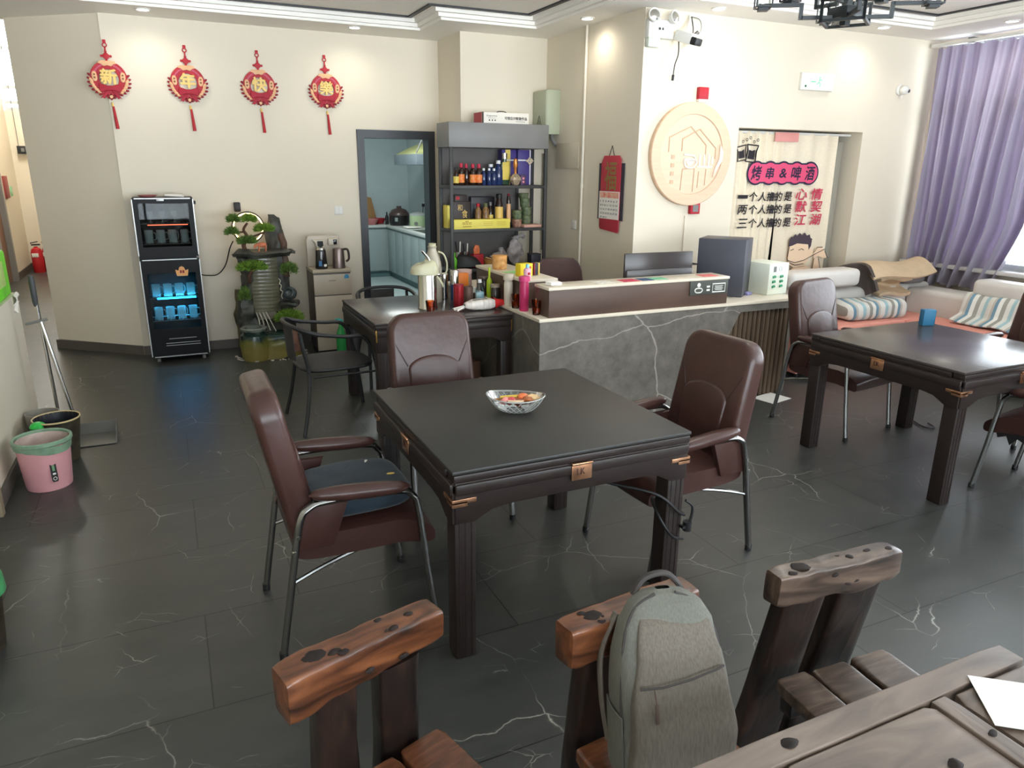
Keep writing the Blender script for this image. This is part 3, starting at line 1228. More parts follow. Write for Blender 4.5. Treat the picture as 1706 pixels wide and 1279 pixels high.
# ================================================================ black metal tube chairs
def tube_chair(label, loc, rz):
    t = thing('metal_chair', label, 'chair', loc, rz)
    r = 0.0135
    for s in (-1, 1):
        y = s * 0.285
        p = smooth_path([(0.30, y, 0.0), (0.275, s * 0.28, 0.22), (0.235, s * 0.27, 0.47), (0.20, s * 0.265, 0.60), (0.14, s * 0.265, 0.665), (0.02, s * 0.27, 0.675), (-0.15, s * 0.26, 0.70)], 5)
        MB().tube(p, r, 8).build('front_leg', BLACKMETAL, t)
        p = smooth_path([(-0.30, s * 0.285, 0.0), (-0.25, s * 0.25, 0.22), (-0.225, s * 0.215, 0.43), (-0.255, s * 0.22, 0.6), (-0.27, s * 0.22, 0.72)], 5)
        MB().tube(p, r, 8).build('rear_leg', BLACKMETAL, t)
    p = smooth_path([(-0.15, 0.26, 0.70), (-0.24, 0.235, 0.728), (-0.30, 0.15, 0.75), (-0.325, 0, 0.757), (-0.30, -0.15, 0.75), (-0.24, -0.235, 0.728), (-0.15, -0.26, 0.70)], 6)
    MB().tube(p, r * 1.15, 8).build('top_rail', BLACKMETAL, t)
    # seat: rim tube and woven pad
    rim = [(0.255 * math.copysign(abs(math.cos(a)) ** 0.6, math.cos(a)), 0.245 * math.copysign(abs(math.sin(a)) ** 0.6, math.sin(a)), 0.44) for a in [2 * PI * k / 32 for k in range(32)]]
    m = MB().tube(rim, 0.012, 8, closed=True)
    m.build('seat_rim', BLACKMETAL, t)
    m = MB().prism([(x * 0.99, y_ * 0.99) for x, y_, z in rim], 0.01, TM(0, 0, 0.443), 0.004)
    m.build('seat', mat('woven_black', C8(48, 46, 46), 0.6, var=0.25, scale=60, stretch=(1, 4, 1), bump=0.3, bscale=80), t)
    m = MB()

    def bk(u, v):
        a = R(-26 + 52 * u)
        return (-0.06 - 0.245 * math.cos(a) * (1 + 0.06 * v), 0.235 * math.sin(a) * (1 + 0.04 * v), 0.50 + 0.24 * v)
    m.grid(bk, 18, 6, thick=0.008)
    m.build('backrest', mat('woven_black'), t)
    each(MB().tube([(-0.2, 0.235, 0.40), (0.245, 0.255, 0.40)], 0.008, 6).tube([(-0.2, -0.235, 0.40), (0.245, -0.255, 0.40)], 0.008, 6), 'stretcher', BLACKMETAL, t)
    return t


tc0 = tube_chair('black metal tube chair with hoop arms, left of the flask table', (0.985, 5.19, 0), 4)
dup(tc0, (1.70, 6.12, 0), -90, 'black woven chair behind the flask table, only its back rim showing')


# ================================================================ rustic timber: old ship-wood chairs and table
def wood_rustic(name, c1, c2, c3, rough=0.32, sc=3.0, stretch=(1, 6, 6)):
    m = bpy.data.materials.new(name)
    m.use_nodes = True
    nt = m.node_tree
    b_ = nt.nodes['Principled BSDF']
    L = nt.links.new
    tc = nt.nodes.new('ShaderNodeTexCoord')
    mp = nt.nodes.new('ShaderNodeMapping')
    mp.inputs['Scale'].default_value = stretch
    L(tc.outputs['Object'], mp.inputs['Vector'])
    n1 = nt.nodes.new('ShaderNodeTexNoise')
    n1.inputs['Scale'].default_value = sc
    n1.inputs['Detail'].default_value = 8
    n1.inputs['Distortion'].default_value = 1.6
    L(mp.outputs[0], n1.inputs['Vector'])
    r1 = nt.nodes.new('ShaderNodeValToRGB')
    e = r1.color_ramp.elements
    e[0].position, e[0].color = 0.28, (*c1, 1)
    e[1].position, e[1].color = 0.75, (*c3, 1)
    x = e.new(0.5)
    x.color = (*c2, 1)
    L(n1.outputs['Fac'], r1.inputs['Fac'])
    L(r1.outputs[0], b_.inputs['Base Color'])
    b_.inputs['Roughness'].default_value = rough
    b_.inputs['Coat Weight'].default_value = 0.25
    b_.inputs['Coat Roughness'].default_value = 0.25
    bp = nt.nodes.new('ShaderNodeBump')
    bp.inputs['Strength'].default_value = 0.35
    bp.inputs['Distance'].default_value = 0.006
    L(n1.outputs['Fac'], bp.inputs['Height'])
    L(bp.outputs[0], b_.inputs['Normal'])
    return m


RUST_O = wood_rustic('varnished_orange_timber', C8(42, 24, 15), C8(92, 53, 32), C8(134, 82, 50))
RUST_G = wood_rustic('weathered_brown_timber', C8(34, 26, 22), C8(74, 58, 48), C8(112, 92, 78))
RUST_D = wood_rustic('dark_aged_timber', C8(18, 14, 13), C8(38, 28, 24), C8(66, 44, 34), stretch=(5, 5, 1))
RUST_T = wood_rustic('grey_brown_planks', C8(72, 61, 54), C8(106, 91, 80), C8(130, 114, 101), 0.42, 2.2, (1, 5, 5))
RUST_T2 = wood_rustic('grey_brown_planks_cross', C8(72, 61, 54), C8(106, 91, 80), C8(130, 114, 101), 0.42, 2.2, (5, 1, 5))
PIT = mat('dark_rot_pit', C8(30, 20, 16), 0.8, var=0.4, scale=40)


def beam(m, L, w, h, seed, M, nx=26, rough_=0.008, lower=0.0, q=0.24):
    """irregular squared timber along X"""
    def fn(u, v):
        a = 2 * PI * u
        ca, sa = math.cos(a), math.sin(a)
        x = -L / 2 + L * v
        e = 1 - 0.1 * max(0, abs(2 * v - 1) - 0.9) / 0.1
        y = w / 2 * math.copysign(abs(ca) ** q, ca) * e
        z = h / 2 * math.copysign(abs(sa) ** q, sa) * e
        n_ = noise.noise(Vector((x * 7 + seed, y * 9, z * 9)))
        n2 = noise.noise(Vector((x * 24 + seed, y * 20, z * 20)))
        f = rough_ * (1.0 if z < 0 else 0.45)
        y += n_ * f * 1.4
        z += (n2 * f + n_ * f)
        if z < 0:
            z -= lower * (0.5 - v) * 2
        return (x, y, z)
    m.grid(fn, 40, nx, M=M, closed_u=True)
    for v in (0, 1):
        P = [fn(i / 40, v) for i in range(40)]
        c = sum((Vector(p) for p in P), Vector()) / 40
        c.x += 0.006 * (1 if v else -1)
        m.raw([c] + P, [(0, i + 1, (i + 1) % 40 + 1) for i in range(40)], M=M)


def timber_chair(label, loc, rz, seed, m_beam, m_post, m_seat, L, w, h, posts, seat_z, top, yb=0.0, spread=0.08):
    """low rustic chair; local -Y is the way the sitter faces"""
    t = thing('timber_chair', label, 'chair', loc, rz)
    m = MB()
    beam(m, L, w, h, seed, TM(0, 0, top - h / 2), lower=0.012)
    bm_ = m.build('back_beam', m_beam, t, ang=50)
    rnd_ = random.Random(seed)
    m = MB()
    for k in range(7):
        x = rnd_.uniform(-L * 0.42, L * 0.45)
        y = rnd_.uniform(-w * 0.36, w * 0.36)
        s = rnd_.uniform(0.004, 0.011)
        if k == 0:
            x, y, s = -L * 0.3, -0.0, 0.02
        m.sphere((x, y, top + 0.0005), (s * 1.5, s, 0.0035), 10, 6, rot=(0, 0, rnd_.uniform(-20, 20)))
    for k in range(3):
        m.sphere((rnd_.uniform(-L * 0.3, L * 0.4), -w / 2 - 0.001, top - rnd_.uniform(0.02, 0.08)), (0.012, 0.004, 0.006), 8, 6)
    m.jitter(0.004, 60, seed)
    each(m, 'knot_hole', PIT, bm_, 60)
    for (px, pw) in posts:
        m = MB()
        zt = top - h + 0.004
        sgn = 1 if px > 0 else -1

        def fn(u, v, px=px, pw=pw, sgn=sgn):
            a = 2 * PI * u
            ca, sa = math.cos(a), math.sin(a)
            z = zt * v
            ww = pw * (1.0 + 0.18 * (1 - v) ** 2) / 2
            x = px + ww * math.copysign(abs(ca) ** 0.35, ca)
            y = 0.0 + spread * (1 - v) + 0.032 * math.copysign(abs(sa) ** 0.4, sa)
            n_ = noise.noise(Vector((x * 8, y * 8 + seed * 2, z * 6)))
            return (x + n_ * 0.012, y + n_ * 0.008, z)
        m.grid(fn, 28, 20, closed_u=True)
        for v in (0, 1):
            m.raw([fn(i / 28, v) for i in range(28)], [tuple(range(28))])
        m.build('back_post', m_post, t, ang=50)
    # seat planks, with gaps
    for k, (x0, x1) in enumerate([(-L * 0.47, -L * 0.2), (-L * 0.19, L * 0.13), (L * 0.14, L * 0.47)]):
        m = MB()
        d = 0.36
        beam(m, d, x1 - x0 - 0.006, 0.045, seed + k * 3, TM((x0 + x1) / 2, -0.04 - d / 2, seat_z - 0.022 - 0.004 * (k == 1)) @ RM(0, 0, 90), 14, 0.004)
        m.build('seat_plank', m_seat, t, ang=50)
    for s in (-1, 1):
        m = MB()
        beam(m, seat_z - 0.045, 0.07, 0.07, seed + s + 9, TM(s * L * 0.36, -0.34, (seat_z - 0.045) / 2) @ RM(0, 90, 0), 12, 0.006)
        m.build('front_leg', m_post, t, ang=50)
    m = MB()
    beam(m, L * 0.8, 0.05, 0.06, seed + 2, TM(0, -0.06, seat_z - 0.08), 10, 0.004)
    m.build('seat_rail', m_post, t, ang=50)
    return t


timber_chair('orange varnished rustic timber chair, leftmost of the three, nothing on it', (0.306, 1.468, 0), 16.5, 3, RUST_O, RUST_D, RUST_O, 0.41, 0.088, 0.105,
             [(-0.085, 0.105), (0.085, 0.115)], 0.41, 0.752, spread=0.03)
timber_chair('orange rustic timber chair with the grey backpack leaning on it', (0.957, 1.325, 0), 5, 11, RUST_O, RUST_D, RUST_O, 0.40, 0.088, 0.1,
             [(-0.1, 0.11), (0.1, 0.115)], 0.41, 0.75, spread=0.06)
timber_chair('weathered brown rustic timber chair, rightmost of the three, behind the plank table', (1.625, 1.275, 0), -4, 23, RUST_G, RUST_D, RUST_G, 0.44, 0.07, 0.095,
             [(-0.12, 0.15), (0.085, 0.155)], 0.42, 0.742, spread=0.13)

# plank table at the lower right
t = thing('plank_table', 'grey-brown rustic plank table in the lower right corner', 'table', (0.9, 0.45, 0))
m = MB()
beam(m, 1.46, 0.062, 0.05, 5, TM(0, 0.345, 0.735), 40, 0.0015, q=0.12)
m.build('edge_rail', RUST_T, t, ang=50)
m = MB()
beam(m, 1.46, 0.062, 0.05, 15, TM(0, -0.345, 0.735), 40, 0.002)
m.build('edge_rail', RUST_T, t, ang=50)
for x0, x1 in ((-0.73, -0.3), (-0.295, 0.0), (0.005, 0.408)):
    m = MB()
    beam(m, x1 - x0, 0.2, 0.045, x0 * 5, TM((x0 + x1) / 2, 0.209, 0.733), 20, 0.001, q=0.1)
    beam(m, x1 - x0, 0.41, 0.045, x0 * 5 + 3, TM((x0 + x1) / 2, -0.102, 0.733), 20, 0.001, q=0.1)
    m.build('top_plank', RUST_T, t, ang=50)
m = MB()
beam(m, 0.62, 0.046, 0.05, 8, TM(0.435, 0, 0.7345) @ RM(0, 0, 90), 20, 0.001, q=0.1)
m.build('cross_batten', RUST_T2, t, ang=50)
m = MB()
beam(m, 0.25, 0.615, 0.045, 9, TM(0.60, 0, 0.733), 20, 0.001, q=0.1)
m.build('top_plank', RUST_T, t, ang=50)
for sx in (-1, 1):
    for sy in (-1, 1):
        m = MB()
        beam(m, 0.71, 0.09, 0.09, sx + 3 * sy, TM(sx * 0.62, sy * 0.24, 0.355) @ RM(0, 90, 0), 14, 0.006)
        m.build('leg', RUST_D, t, ang=50)
m = MB()
for x, y, s in ((0.06, 0.345, 0.013), (-0.2, 0.1, 0.016), (0.30, 0.18, 0.012), (0.44, 0.2, 0.008)):
    m.sphere((x, y, 0.7605), (s * 1.5, s, 0.003), 12, 6)
m.jitter(0.004, 50, 2)
each(m, 'knot_hole', PIT, t, 60)
m = MB()
m.box((0, 0, 0), (0.21, 0.15, 0.0012))
one(m, 'paper_sheet', PAPER, 'white sheet of paper on the plank table at the right edge', 'paper', (1.49, 0.655, 0.7625), -38)

# ================================================================ backpack
FAB = mat('grey_melange_fabric', C8(104, 97, 88), 0.9, var=0.16, scale=26, stretch=(9, 9, 1.2), bump=0.12, bscale=120)
FAB2 = mat('pale_grey_fabric', C8(104, 104, 96), 0.9, var=0.12, scale=26, stretch=(9, 9, 1.2), bump=0.12, bscale=120)
FABD = mat('dark_zip_tape', C8(64, 60, 58), 0.8, var=0.1)
BP = thing('backpack', 'grey fabric backpack leaning against a rustic timber chair', 'backpack', (0.945, 1.105, 0.434), -16)
BP.rotation_euler = (R(-14), 0, R(-14))
BP.scale = (0.84, 0.9, 0.9)


def loft(secs, n=40, q=0.5):
    """secs: (z, cx, cy, halfw, halfd) -> closed tube of super-ellipses"""
    def fn(u, v):
        a = 2 * PI * u
        f = v * (len(secs) - 1)
        i = min(int(f), len(secs) - 2)
        k = f - i
        A, B_ = secs[i], secs[i + 1]
        z, cx, cy, hw, hd = [A[j] + (B_[j] - A[j]) * k for j in range(5)]
        ca, sa = math.cos(a), math.sin(a)
        return (cx + hw * math.copysign(abs(ca) ** q, ca), cy + hd * math.copysign(abs(sa) ** q, sa), z)
    return fn


secs = [(0, 0, 0, 0.145, 0.075), (0.015, 0, 0, 0.162, 0.085), (0.1, 0, 0, 0.165, 0.088), (0.22, 0, 0.004, 0.162, 0.082), (0.32, 0, 0.012, 0.152, 0.07), (0.40, 0, 0.02, 0.132, 0.056), (0.445, 0.004, 0.027, 0.10, 0.042),
        (0.468, 0.004, 0.03, 0.06, 0.025), (0.475, 0.004, 0.032, 0.02, 0.01)]
m = MB()
fn = loft(secs)
m.grid(fn, 40, 40, closed_u=True)
m.raw([fn(i / 40, 0) for i in range(40)], [tuple(range(40))])
m.jitter(0.01, 7, 1.0)
m.build('main_body', FAB2, BP, ang=80)
# bulging front pocket
psec = [(0.02, 0, -0.068, 0.138, 0.03), (0.05, 0, -0.078, 0.15, 0.036), (0.14, 0, -0.082, 0.148, 0.035), (0.25, 0.004, -0.07, 0.138, 0.03), (0.34, 0.008, -0.05, 0.122, 0.024), (0.395, 0.01, -0.03, 0.105, 0.018), (0.408, 0.01, -0.022, 0.098, 0.008)]
m = MB()
fn = loft(psec, q=0.42)
m.grid(fn, 40, 36, closed_u=True)
m.raw([fn(i / 40, 0) for i in range(40)], [tuple(range(40))])
m.raw([fn(i / 40, 1) for i in range(40)], [tuple(range(40))])
m.jitter(0.012, 8, 4.0)
m.build('pocket', FAB, BP, ang=80)
m = MB()
m.tube([(-0.122, -0.099, 0.268), (-0.06, -0.1095, 0.272), (0.02, -0.1095, 0.284), (0.1, -0.098, 0.297), (0.122, -0.09, 0.30)], 0.0028, 6)
zp = m.build('pocket_zip', FABD, BP)
m = MB()
m.tube([(-0.088, -0.112, 0.27), (-0.085, -0.119, 0.235)], 0.002, 5)
m.box((-0.085, -0.12, 0.212), (0.011, 0.004, 0.05), 0.002)
m.build('zip_pull', mat('brown_pull', C8(84, 66, 58), 0.6), zp)
m = MB()
for s in (-1, 1):
    m.tube(smooth_path([(s * 0.152, -0.045, 0.05), (s * 0.156, -0.04, 0.18), (s * 0.146, -0.03, 0.29), (s * 0.128, -0.016, 0.38), (s * 0.09, 0.0, 0.438), (s * 0.03, 0.008, 0.466)], 6), 0.0045, 6)
each(m, 'main_zip', FABD, BP)
m = MB()
m.tube(smooth_path([(-0.075, 0.06, 0.45), (-0.04, 0.062, 0.492), (0.03, 0.062, 0.50), (0.075, 0.06, 0.455)], 6), 0.008, 8, sx=1.6)
m.build('carry_handle', FABD, BP)
for s in (-1, 1):
    m = MB()
    m.grid(lambda u, v, s=s: (s * (0.164 + 0.008 * math.sin(PI * u)), -0.06 + 0.12 * u, 0.02 + (0.16 + 0.01 * u) * v), 10, 8, thick=0.004 * s)
    m.build('side_pocket', FAB2, BP, ang=80)
m = MB()
m.tube(smooth_path([(0.12, 0.08, 0.40), (0.165, 0.075, 0.30), (0.18, 0.06, 0.18), (0.165, 0.06, 0.08)], 6), 0.007, 8, sx=2.2)
m.tube(smooth_path([(-0.12, 0.08, 0.40), (-0.168, 0.08, 0.30), (-0.175, 0.07, 0.18), (-0.16, 0.07, 0.06)], 6), 0.007, 8, sx=2.2)
each(m, 'shoulder_strap', FAB, BP)

# ================================================================ reception counter
t = thing('reception_counter', 'L-shaped grey marble reception counter with brown riser and white worktop', 'counter', (0, 0, 0))
m = MB()
m.prism([(2.245, 0), (4.173, 0), (3.901, 0.511), (4.019, 0.728), (4.6, 0.728), (4.6, 0.785), (2.245, 0.785)], 0.03, TM(0, 4.38, 0) @ RM(90))
m.box(*bb(2.245, 2.275, 4.38, 6.2, 0, 0.785))
m.box(*bb(2.245, 2.80, 6.17, 6.2, 0, 0.785))
m.box(*bb(4.57, 4.6, 4.38, 4.95, 0, 0.785))
m.box(*bb(2.77, 2.80, 4.98, 6.17, 0, 0.785))
m.build('marble_base', MARBLE, t)
m = MB()
x = 3.915
while x < 4.57:
    lo = max(0.004, 0.511 - (x - 3.901) * 1.879)
    hi = min(0.727, 0.511 + (x - 3.901) * 1.839)
    m.cyl((x, 4.388, lo), (x, 4.388, hi), 0.019, n=10)
    x += 0.047
m.prism([(3.901, 0.511), (4.173, 0.001), (4.575, 0.001), (4.575, 0.728), (4.019, 0.728)], 0.012, TM(0, 4.402, 0) @ RM(90))
m.build('ribbed_panel', mat('ribbed_walnut', C8(98, 80, 62), 0.5, var=0.3, scale=7, stretch=(6, 1, 0.3)), t)
m = MB()
m.prism([(2.235, 4.34), (4.625, 4.34), (4.625, 4.97), (2.81, 4.97), (2.81, 6.21), (2.235, 6.21)], 0.025, TM(0, 0, 0.785), 0.003)
WTOP = mat('white_worktop', C8(226, 214, 194), 0.3, var=0.03)
m.build('worktop', WTOP, t)
BROWN = mat('brown_riser_board', C8(86, 66, 56), 0.45, var=0.22, scale=2.2, stretch=(0.7, 1, 3))
m = MB()
m.box(*bb(2.312, 3.868, 4.352, 4.56, 0.81, 1.0), 0.002)
m.build('riser', BROWN, t)
m = MB()
m.box(*bb(2.312, 2.58, 4.74, 5.66, 0.81, 1.0), 0.002)
m.build('riser', BROWN, t)
m = MB()
m.box(*bb(2.306, 3.874, 4.346, 4.566, 1.0, 1.02), 0.002)
m.build('riser_top', WTOP, t)
m = MB()
m.box(*bb(2.306, 2.586, 4.735, 5.665, 1.0, 1.02), 0.002)
m.build('riser_top', WTOP, t)
sg = MB().box((3.68, 4.346, 0.945), (0.36, 0.006, 0.105), 0.001).build('notice_plate', mat('olive_grey_plate', C8(74, 76, 70), 0.6), t)
SW = mat('sign_white', C8(236, 236, 228), 0.6)
m = MB()
Y = TM(3.58, 4.3425, 0.94) @ FACE_Y
m.lathe([(0.016, -0.001), (0.016, 0.001)], 16, M=Y @ TM(0, 0.028, 0))
m.tube(smooth_path([(-0.035, -0.012, 0), (-0.02, 0.002, 0), (0.02, 0.002, 0), (0.035, -0.012, 0), (0.02, -0.028, 0), (-0.02, -0.028, 0)], 5, True), 0.0045, 6, closed=True, M=Y)
m.box((0.09, 0.012, 0), (0.03, 0.014, 0.002), M=Y)
m.box((0.09, -0.014, 0), (0.03, 0.014, 0.002), M=Y)
m.tube([(0.13, 0.03, 0), (0.25, 0.03, 0), (0.25, -0.032, 0), (0.13, -0.032, 0)], 0.005, 6, closed=True, M=Y)
for k in range(4):
    m.box((0.19, 0.014 - k * 0.01, 0), (0.08 - 0.012 * (k % 2), 0.004, 0.002), M=Y)
m.build('pictogram', SW, sg)
# flat cards on the riser top
for i, (x0, x1, c_, lb) in enumerate([(2.72, 2.86, C8(232, 226, 214), 'pale framed card lying on the riser, left of the red card'), (2.94, 3.08, C8(206, 60, 90), 'red and white card lying on the riser top'),
                                      (3.10, 3.2, C8(50, 80, 120), 'dark blue card lying on the riser top'), (3.21, 3.33, C8(130, 200, 160), 'mint green card lying on the riser top'), (3.66, 3.8, C8(226, 120, 120), 'pink leaflet at the right end of the riser')]):
    one(MB().box((0, 0, 0), (x1 - x0, 0.11, 0.002)), 'card', mat('card_%d' % i, c_, 0.6, var=0.3, scale=30), lb, 'card', ((x0 + x1) / 2, 4.44, 1.0212), 4 - i * 3)
# monitor, subwoofer, cabinet box, tray
t = thing('monitor', 'flat computer monitor seen from behind on the counter', 'monitor', (3.46, 4.70, 0.811), -3)
MB().box((0, 0, 0.235), (0.62, 0.022, 0.27), 0.006).build('back_panel', mat('monitor_plastic', C8(60, 54, 54), 0.22, var=0.1, scale=2), t)
MB().box((0, -0.022, 0.175), (0.60, 0.026, 0.14), 0.01).build('lower_housing', mat('monitor_plastic2', C8(82, 80, 80), 0.3), t)
MB().box((0, 0.0, 0.006), (0.22, 0.16, 0.012), 0.004).box((0, -0.0, 0.06), (0.05, 0.03, 0.11)).build('stand', BLACK, t)
MB().box((0, 0.0125, 0.235), (0.59, 0.003, 0.24)).build('screen', mat('screen_black', C8(16, 16, 18), 0.15), t)
one(MB().box((-0.19, 0.15, 0.2285), (0.38, 0.30, 0.457), 0.006), 'subwoofer_box', mat('slate_blue_case', C8(70, 72, 82), 0.42, var=0.05, scale=3), 'tall dark slate-grey case standing on the counter right of the monitor', 'case', (4.15, 4.50, 0.811), -52)
t = thing('paper_tray', 'black wire letter tray on the counter behind the riser', 'letter tray', (3.70, 5.18, 0.81))
t.location = (3.80, 4.865, 0.811)
m = MB()
for z in (0.08, 0.16):
    m.tube([(-0.1, -0.1, z), (0.1, -0.1, z), (0.1, 0.1, z), (-0.1, 0.1, z)], 0.005, 6, closed=True)
for x_ in (-0.1, 0.1):
    for y_ in (-0.1, 0.1):
        m.cyl((x_, y_, 0), (x_, y_, 0.25), 0.005, n=6)
m.tube([(-0.1, -0.1, 0.25), (0.1, -0.1, 0.25), (0.1, 0.1, 0.25), (-0.1, 0.1, 0.25)], 0.005, 6, closed=True)
m.build('wire_frame', BLACK, t)
MB().box((0, 0, 0.165), (0.19, 0.19, 0.006)).build('shelf_plate', BLACK, t)
one(MB().box((0, 0, 0.01), (0.13, 0.09, 0.02), 0.003), 'paper_packet', mat('pink_white_packet', C8(230, 160, 170), 0.6, var=0.3, scale=25), 'pink and white packet lying in the black letter tray', 'packet', (3.80, 4.865, 0.980), 20)
t = thing('white_carton', 'white carton with six green capsule marks on the counter end', 'box', (4.53, 4.66, 0.811), 6)
MB().box((0, 0, 0.128), (0.235, 0.28, 0.256), 0.004).build('carton_body', mat('carton_white', C8(232, 238, 224), 0.6, var=0.02), t)
GCAP = mat('green_print', C8(52, 150, 104), 0.5)
for i in range(3):
    for j in range(2):
        MB().tube([(-0.055 + j * 0.09 - 0.016, -0.1405, 0.145 - i * 0.04), (-0.055 + j * 0.09 + 0.016, -0.1405, 0.149 - i * 0.04)], 0.011, 8).build('capsule_print', GCAP, t)
m = MB().box((-0.05, -0.1405, 0.21), (0.032, 0.002, 0.045)).build('grey_print', GREY, t)
m = MB().tube([(0.0, -0.1405, 0.195), (0.03, -0.1405, 0.195), (0.03, -0.1405, 0.225), (0.0, -0.1405, 0.225)], 0.0015, 5, closed=True).build('frame_print', GREY, t)
one(MB().box((0, 0, 0.012), (0.07, 0.05, 0.024), 0.006), 'blue_pouch', mat('blue_white_pouch', C8(150, 150, 200), 0.5, var=0.3, scale=30), 'small blue and white pouch between the dark case and white carton', 'pouch', (4.30, 4.60, 0.81), 15)

# ================================================================ shelf unit
SHM = mat('shelf_grey', C8(128, 127, 126), 0.45, var=0.04)
SHD = mat('shelf_dark', C8(62, 62, 62), 0.5, var=0.06)
t = thing('shelf_unit', 'dark grey metal shelf unit with bottles beside the kitchen doorway', 'shelf', (0, 0, 0))
m = MB()
m.box(*bb(2.485, 3.54, 6.75, 7.09, 1.985, 2.21), 0.004)
m.build('top_fascia', SHM, t)
for x0 in (2.495, 3.505):
    for y0 in (6.752, 7.055):
        MB().box(*bb(x0, x0 + 0.03, y0, y0 + 0.03, 0, 1.985), 0.002).build('post', SHD, t)
for z in (0.26, 0.80, 1.19, 1.605):
    MB().box(*bb(2.495, 3.535, 6.755, 7.085, z, z + 0.03), 0.002).build('shelf_board', SHD, t)
MB().box(*bb(2.53, 3.33, 7.068, 7.078, 0.29, 1.985)).build('back_panel', mat('shelf_back', C8(92, 88, 86), 0.6, var=0.05), t)
MB().box(*bb(3.33, 3.36, 7.055, 7.085, 0.29, 1.985)).build('back_strut', SHD, t)


def bottle(label, loc, r, h, m_body, m_cap, m_label=None, neck=0.4, cap_h=0.14, group=None, name='bottle', cat='bottle', shoulder=0.62, lab=(0.12, 0.5)):
    t_ = thing(name, label, cat, loc, 0, group)
    nr = r * neck
    zc = h * (1 - cap_h)
    MB().lathe([(0, 0), (r * 0.9, 0), (r, h * 0.03), (r, h * shoulder), (r * 0.86, h * (shoulder + 0.07)), (nr * 1.1, h * (shoulder + 0.17)), (nr, zc), (0, zc)], 16).build('glass_body', m_body, t_)
    MB().lathe([(0, zc), (nr * 1.25, zc), (nr * 1.25, h * 0.99), (nr * 1.0, h), (0, h)], 12).build('cap', m_cap, t_)
    if m_label:
        MB().lathe([(r * 1.015, h * lab[0]), (r * 1.015, h * lab[1])], 16).build('paper_label', m_label, t_)
    return t_


DGLASS = mat('dark_brown_glass', C8(40, 24, 18), 0.12, coat=0.3)
BGLASS = mat('deep_blue_glass', C8(34, 50, 92), 0.12, var=0.2, coat=0.3)
OLAB = mat('orange_label', C8(222, 92, 44), 0.5, col2=C8(240, 170, 90), scale=30)
YLAB = mat('yellow_label', C8(226, 200, 96), 0.5, var=0.1)
REDCAP = mat('red_cap', C8(186, 30, 62), 0.45)
WHITECAP = mat('white_cap', C8(226, 226, 228), 0.4)
z1 = 1.636
bottle('short black-capped bottle with gold label at the left end of the top shelf', (2.577, 6.82, z1), 0.03, 0.165, DGLASS, BLACK, YLAB)
g_ = 'red-capped bottles on the top shelf'
bottle('first red-capped orange-label bottle from the left on the top shelf', (2.635, 6.83, z1), 0.033, 0.205, DGLASS, REDCAP, OLAB, cap_h=0.2, group=g_)
bottle('red-capped bottle without visible label, second of four on the top shelf', (2.70, 6.86, z1), 0.03, 0.2, DGLASS, REDCAP, None, cap_h=0.2, group=g_)
bottle('third red-capped orange-label bottle from the left on the top shelf', (2.757, 6.83, z1), 0.033, 0.2, DGLASS, REDCAP, OLAB, cap_h=0.2, group=g_)
bottle('red-capped orange-label bottle next to the blue bottles on the top shelf', (2.82, 6.83, z1), 0.033, 0.2, DGLASS, REDCAP, OLAB, cap_h=0.2, group=g_)
g_ = 'blue bottles on the top shelf'
bottle('small blue bottle with white cap, leftmost blue one on the top shelf', (2.875, 6.84, z1), 0.025, 0.16, BGLASS, WHITECAP, None, group=g_)
bottle('small blue bottle with white cap, second blue one on the top shelf', (2.925, 6.82, z1), 0.025, 0.16, BGLASS, WHITECAP, None, group=g_)
bottle('small blue bottle with white cap, right before the two large blue bottles', (2.972, 6.81, z1), 0.026, 0.158, BGLASS, WHITECAP, None, group=g_)
bottle('large blue bottle with white cap behind the small blue ones', (2.99, 6.93, z1), 0.045, 0.2, BGLASS, WHITECAP, None, group=g_)
bottle('large blue bottle with white cap, tallest blue one on the top shelf', (3.045, 6.87, z1), 0.045, 0.235, BGLASS, WHITECAP, None, group=g_)
t = thing('liquor_bottle', 'square green liquor bottle with yellow label and silver cap on the top shelf', 'bottle', (3.125, 6.90, z1), 5)
MB().box((0, 0, 0.11), (0.1, 0.06, 0.22), 0.014).cyl((0, 0, 0.21), (0, 0, 0.25), 0.022).build('glass_body', mat('green_glass', C8(56, 78, 62), 0.15, coat=0.3), t)
MB().box((0, -0.031, 0.135), (0.075, 0.004, 0.17), 0.001).build('paper_label', YLAB, t)
MB().cyl((0, 0, 0.25), (0, 0, 0.305), 0.028).build('cap', CHROME, t)
t = thing('crystal_decanter', 'faceted decanter with gold stem before the purple gift boxes', 'decanter', (3.21, 6.82, z1), 0)
MB().lathe([(0, 0), (0.03, 0), (0.06, 0.05), (0.056, 0.075), (0.02, 0.11), (0.0, 0.11)], 8).build('faceted_base', mat('champagne_crystal', C8(186, 166, 140), 0.15, 0.3, var=0.3, scale=40), t, ang=10)
MB().lathe([(0.012, 0.11), (0.014, 0.16), (0.024, 0.19), (0.018, 0.25), (0, 0.26)], 10).build('gold_stem', mat('copper_gold', C8(200, 130, 70), 0.3, 0.7), t)
PURP = mat('purple_gift_board', C8(70, 58, 128), 0.5, var=0.06)
t = thing('gift_box', 'purple gift box with yellow band standing on the top shelf', 'gift box', (3.20, 7.0, z1))
MB().box((0, 0, 0.17), (0.16, 0.1, 0.34), 0.003).build('box_body', PURP, t)
MB().box((-0.015, -0.051, 0.17), (0.055, 0.003, 0.34)).build('yellow_band', YLAB, t)
MB().box((0, -0.0525, 0.24), (0.16, 0.002, 0.012)).build('ribbon', WHITE, t)
t = thing('gift_box', 'purple gift box with cream ribbon rosette, rightmost on the top shelf', 'gift box', (3.36, 6.97, z1))
MB().box((0, 0, 0.17), (0.15, 0.1, 0.34), 0.003).build('box_body', PURP, t)
